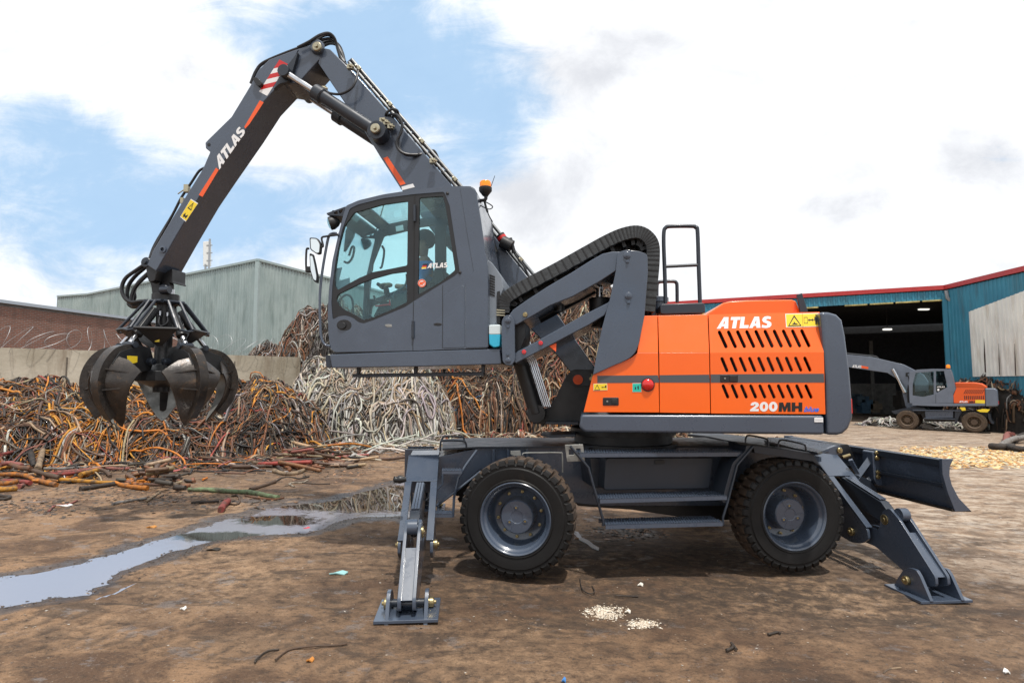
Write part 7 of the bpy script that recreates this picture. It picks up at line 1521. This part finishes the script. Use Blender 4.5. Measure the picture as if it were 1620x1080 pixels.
# ================================================================== the second machine, far right
DM = Plane((22.1, 31.6), d=(.757, -.655)); n_ = DM.n
fb = DM.at(*zz('ed', [(720, 800)])[0], 1.2)
FX = thing('wheeled_excavator', 'smaller grey and orange wheeled excavator parked before the blue shed', 'excavator', (fb.x, fb.y, zg(fb.x, fb.y)))
Z_ = 'ed'
def fp(name, pts, mt, off=0.0, th=.05, parent=None, bev=.01, holes=()): return part(name, pts, DM, mt, parent or FX, zone=Z_, off=off, th=th, bev=bev, holes=holes)
RIMF = mat('dusty_rim', (.11, .075, .05), .8); MUDT = mat('dusty_tyre', (.10, .068, .042), .9, 0, 0, .3, 40, col2=(.05, .035, .025), vscale=9); 
for (x, y) in ((372, 703), (1088, 727)):
    c = DM.at(*zz(Z_, [(x, y)])[0], .0); make_wheel(FX, c, -n_, .53, .30, mr=[MUDT, MUDRUB], rimm=RIMF); make_wheel(FX, c + n_ * 2.3, n_, .53, .30, mr=[MUDT, MUDRUB], rimm=RIMF)
fp('chassis', [(420, 600), (900, 605), (1230, 612), (1230, 680), (900, 660), (880, 720), (560, 720), (520, 640), (420, 640)], BLACK, .5, 1.3)
fp('toolbox', [(562, 610), (862, 610), (862, 678), (570, 682)], GREY, .05, .5); fp('deck_edge', [(430, 594), (950, 600), (950, 609), (430, 604)], GREY, .0, .5)
fp('step', [(550, 682), (885, 690), (885, 698), (552, 692)], GREY, -.02, .3); fp('fender', [(880, 608), (960, 612), (930, 660), (900, 740), (880, 742)], DARK, .1, .4)
fp('dozer_blade', [(1230, 630), (1262, 635), (1270, 690), (1300, 745), (1270, 740), (1240, 690)], DARK, .2, 2.2); fp('front_bracket', [(200, 610), (420, 560), (560, 570), (580, 600), (440, 620), (240, 640)], DARK, .3, 1.8)
ODUST = mat('faded_orange_paint', (.72, .10, .01), .5, 0, .1); GL2 = mat('faded_grey_paint', (.14, .165, .21), .5, 0, .1, var=.15)
fp('side_panel', [(866, 440), (898, 362), (1198, 368), (1204, 522), (870, 522)], ODUST, 0, .05); m = M()
for k in range(11): m.slab([(1000 + 19 * k, 378), (1008 + 19 * k, 378), (982 + 19 * k, 424), (974 + 19 * k, 424)], DM, -.004, .01, zone=Z_); m.slab([(980 + 20 * k, 444), (990 + 20 * k, 444), (994 + 20 * k, 484), (984 + 20 * k, 484)], DM, -.004, .01, zone=Z_)
m.build('vent_slot', INK, FX); fp('engine_bay', [(880, 400), (900, 366), (1300, 366), (1300, 530), (880, 530)], BLACK, .08, 2.2)
fp('engine_hood', [(876, 380), (880, 302), (1080, 300), (1170, 312), (1225, 345), (1225, 372)], ODUST, .7, 1.2, bev=.06); fp('counterweight', [(1200, 364), (1310, 364), (1335, 385), (1350, 540), (1335, 560), (1205, 560)], GL2, -.01, 2.3, bev=.08)
fp('body_skirt', [(425, 524), (868, 528), (1204, 526), (1204, 552), (700, 556), (425, 548)], GL2, -.01, 2.2); fp('yellow_label', [(1100, 488), (1202, 490), (1202, 526), (1100, 522)], YEL, -.006, .004, bev=0)
lettering('ATLAS', [(930, 497), (1018, 498), (1018, 519), (928, 518)], DM, -.006, WHITE, FX, 'ed'); lettering('MH', [(1035, 499), (1094, 499), (1094, 519), (1035, 519)], DM, -.006, INK, FX, 'ed')
fp('tail_light', [(1330, 500), (1352, 500), (1352, 536), (1330, 536)], REDL, .05, .3)
fp('grab_rail', [(1268, 284), (1276, 300), (1298, 362), (1275, 362)], ZINC, .6, .04); fp('lifting_strap', [(930, 570), (990, 568), (1000, 600), (960, 606)], YEL, -.02, .05); fp('lifting_strap', [(1112, 600), (1180, 585), (1258, 590), (1230, 622), (1150, 618)], YEL, -.02, .08)
cO = [(402, 190), (480, 166), (640, 157), (830, 160), (842, 190), (890, 372), (865, 430), (866, 524), (400, 524), (396, 440), (388, 320)]
g1_ = [(462, 200), (655, 186), (655, 430), (540, 456), (430, 440), (432, 320)]; g2_ = [(680, 182), (765, 180), (802, 352), (690, 412), (680, 400)]
fc = fp('cab', cO, GL2, 0, .06, holes=[g1_, g2_]); fp('cab_window', g1_, GLASSD, .03, .01, fc, 0); fp('cab_window', g2_, GLASSD, .03, .01, fc, 0)
part('cab_far_side', cO, DM, BLACK, fc, zone=Z_, off=0, th=.06, holes=[g1_, g2_], shift=.95); part('cab_roof', [(402, 190), (480, 166), (640, 157), (830, 160), (834, 172), (640, 168), (480, 178), (410, 200)], DM, GL2, fc, zone=Z_, off=0, th=.9, shift=.05)
part('cab_back', [(830, 165), (842, 190), (890, 372), (866, 430), (866, 524), (850, 524), (850, 430), (872, 372)], DM, GL2, fc, zone=Z_, off=0, th=.9, shift=.05); fp('seat', [(600, 250), (650, 250), (660, 480), (560, 480), (560, 420), (600, 400)], BLACK, .25, .5, fc, .04)
fp('operator_console', [(440, 400), (560, 390), (600, 440), (470, 470)], DARK, .3, .4, fc, .03); lettering('ATLAS', [(694, 343), (775, 343), (775, 357), (690, 357)], DM, .025, WHITE, fc, 'ed')
fp('round_sticker', circ(705, 380, 12, 14), WHITE, .025, .004, fc, 0); m = M(); m.slab([(676, 430), (680, 430), (680, 524), (676, 524)], DM, -.003, .01, zone=Z_); m.build('door_gap', INK, fc)
c = DM.at(*zz(Z_, [(810, 150)])[0], .3); m = M(); m.lathe(c, (0, 0, 1), [(.03, -.1), (.05, -.05), (.09, 0), (.0, .01)], 14); b2 = m.build('beacon', BLACK, FX); M().lathe(c, (0, 0, 1), [(.1, .0), (.1, .13), (.07, .18), (0, .2)], 16).build('beacon_lens', AMBER, b2)
bm_ = part('boom', [(300, 510), (330, 512), (440, 522), (600, 560), (700, 610), (760, 700), (700, 720), (640, 800), (612, 770), (580, 640), (520, 602), (400, 585), (300, 570), (100, 560), (100, 505)], DM, GL2, FX, zone='sh', off=1.2, th=.4, bev=.02)
M().tube([DM.at(*q, 1.15) for q in zz('sh', [(548, 582), (580, 640), (612, 700)])], [.10, .09, .14], 12).build('boom_cylinder', STEEL, FX)
M().tube([DM.at(*q, 1.5) for q in zz('sh', [(100, 490), (250, 498), (330, 508), (450, 520), (480, 545), (560, 555)])], .07, 8).build('boom_hose', HOSE, FX); M().tube(spline([DM.at(*q, 1.3) for q in zz('sh', [(420, 528), (445, 518), (470, 525), (480, 545)])], 4), .05, 8).build('boom_hose', HOSE, FX)
lettering('ATLAS', [(346, 562), (392, 565), (390, 578), (343, 575)], DM, 1.19, WHITE, bm_, 'sh'); part('orange_marking', [(388, 566), (425, 572), (424, 583), (390, 578)], DM, DECO, bm_, zone='sh', off=1.19, th=.005, bev=0)
m = M()
for k in range(3): m.tube(spline([DM.at(*q, .9) for q in zz('ed', [(395 - 8 * k, 200), (360, 205 + 15 * k), (385, 240), (400, 300 + 10 * k)])], 4), .03, 6)
m.tube([DM.at(*q, .2) for q in zz('ed', [(388, 330), (378, 450), (388, 520)])], .05, 8); m.build('mirror_bracket', PLAS, FX)
# stick and bucket of the far machine, mostly hidden behind the near one
q0 = DM.at(*zz('sh', [(110, 530)])[0], 1.4); q1 = q0 + Vector((-.9, .8, -2.6)); M().tube([q0 + Vector((.2, 0, .3)), q1], [.3, .16], 4).build('stick', GL2, FX, .02)
m = M(); m.lathe(q1, (n_.x, n_.y, 0), [(.25, -.4), (.5, -.3), (.5, .3), (.25, .4)], 7); m.build('bucket', WORN, FX, .02)
# white cable scatter behind its wheels
heap('cable_heap', 'low pale tangle of white wire on the ground behind the far excavator', [(DM.at(*zz('ed', [(640, 745)])[0], 3.5).x, DM.at(*zz('ed', [(640, 745)])[0], 3.5).y, 2.6, 1.2, -.5, .4), (DM.at(*zz('ed', [(110, 720)])[0], 3.0).x, DM.at(*zz('ed', [(110, 720)])[0], 3.0).y, 1.4, .8, 0, .35)], 420, {'white': 5, 'grey': 2, 'cream': 1}, (.02, .035), (.4, 1.4), 2.0, 9, .15, mt=CABC)
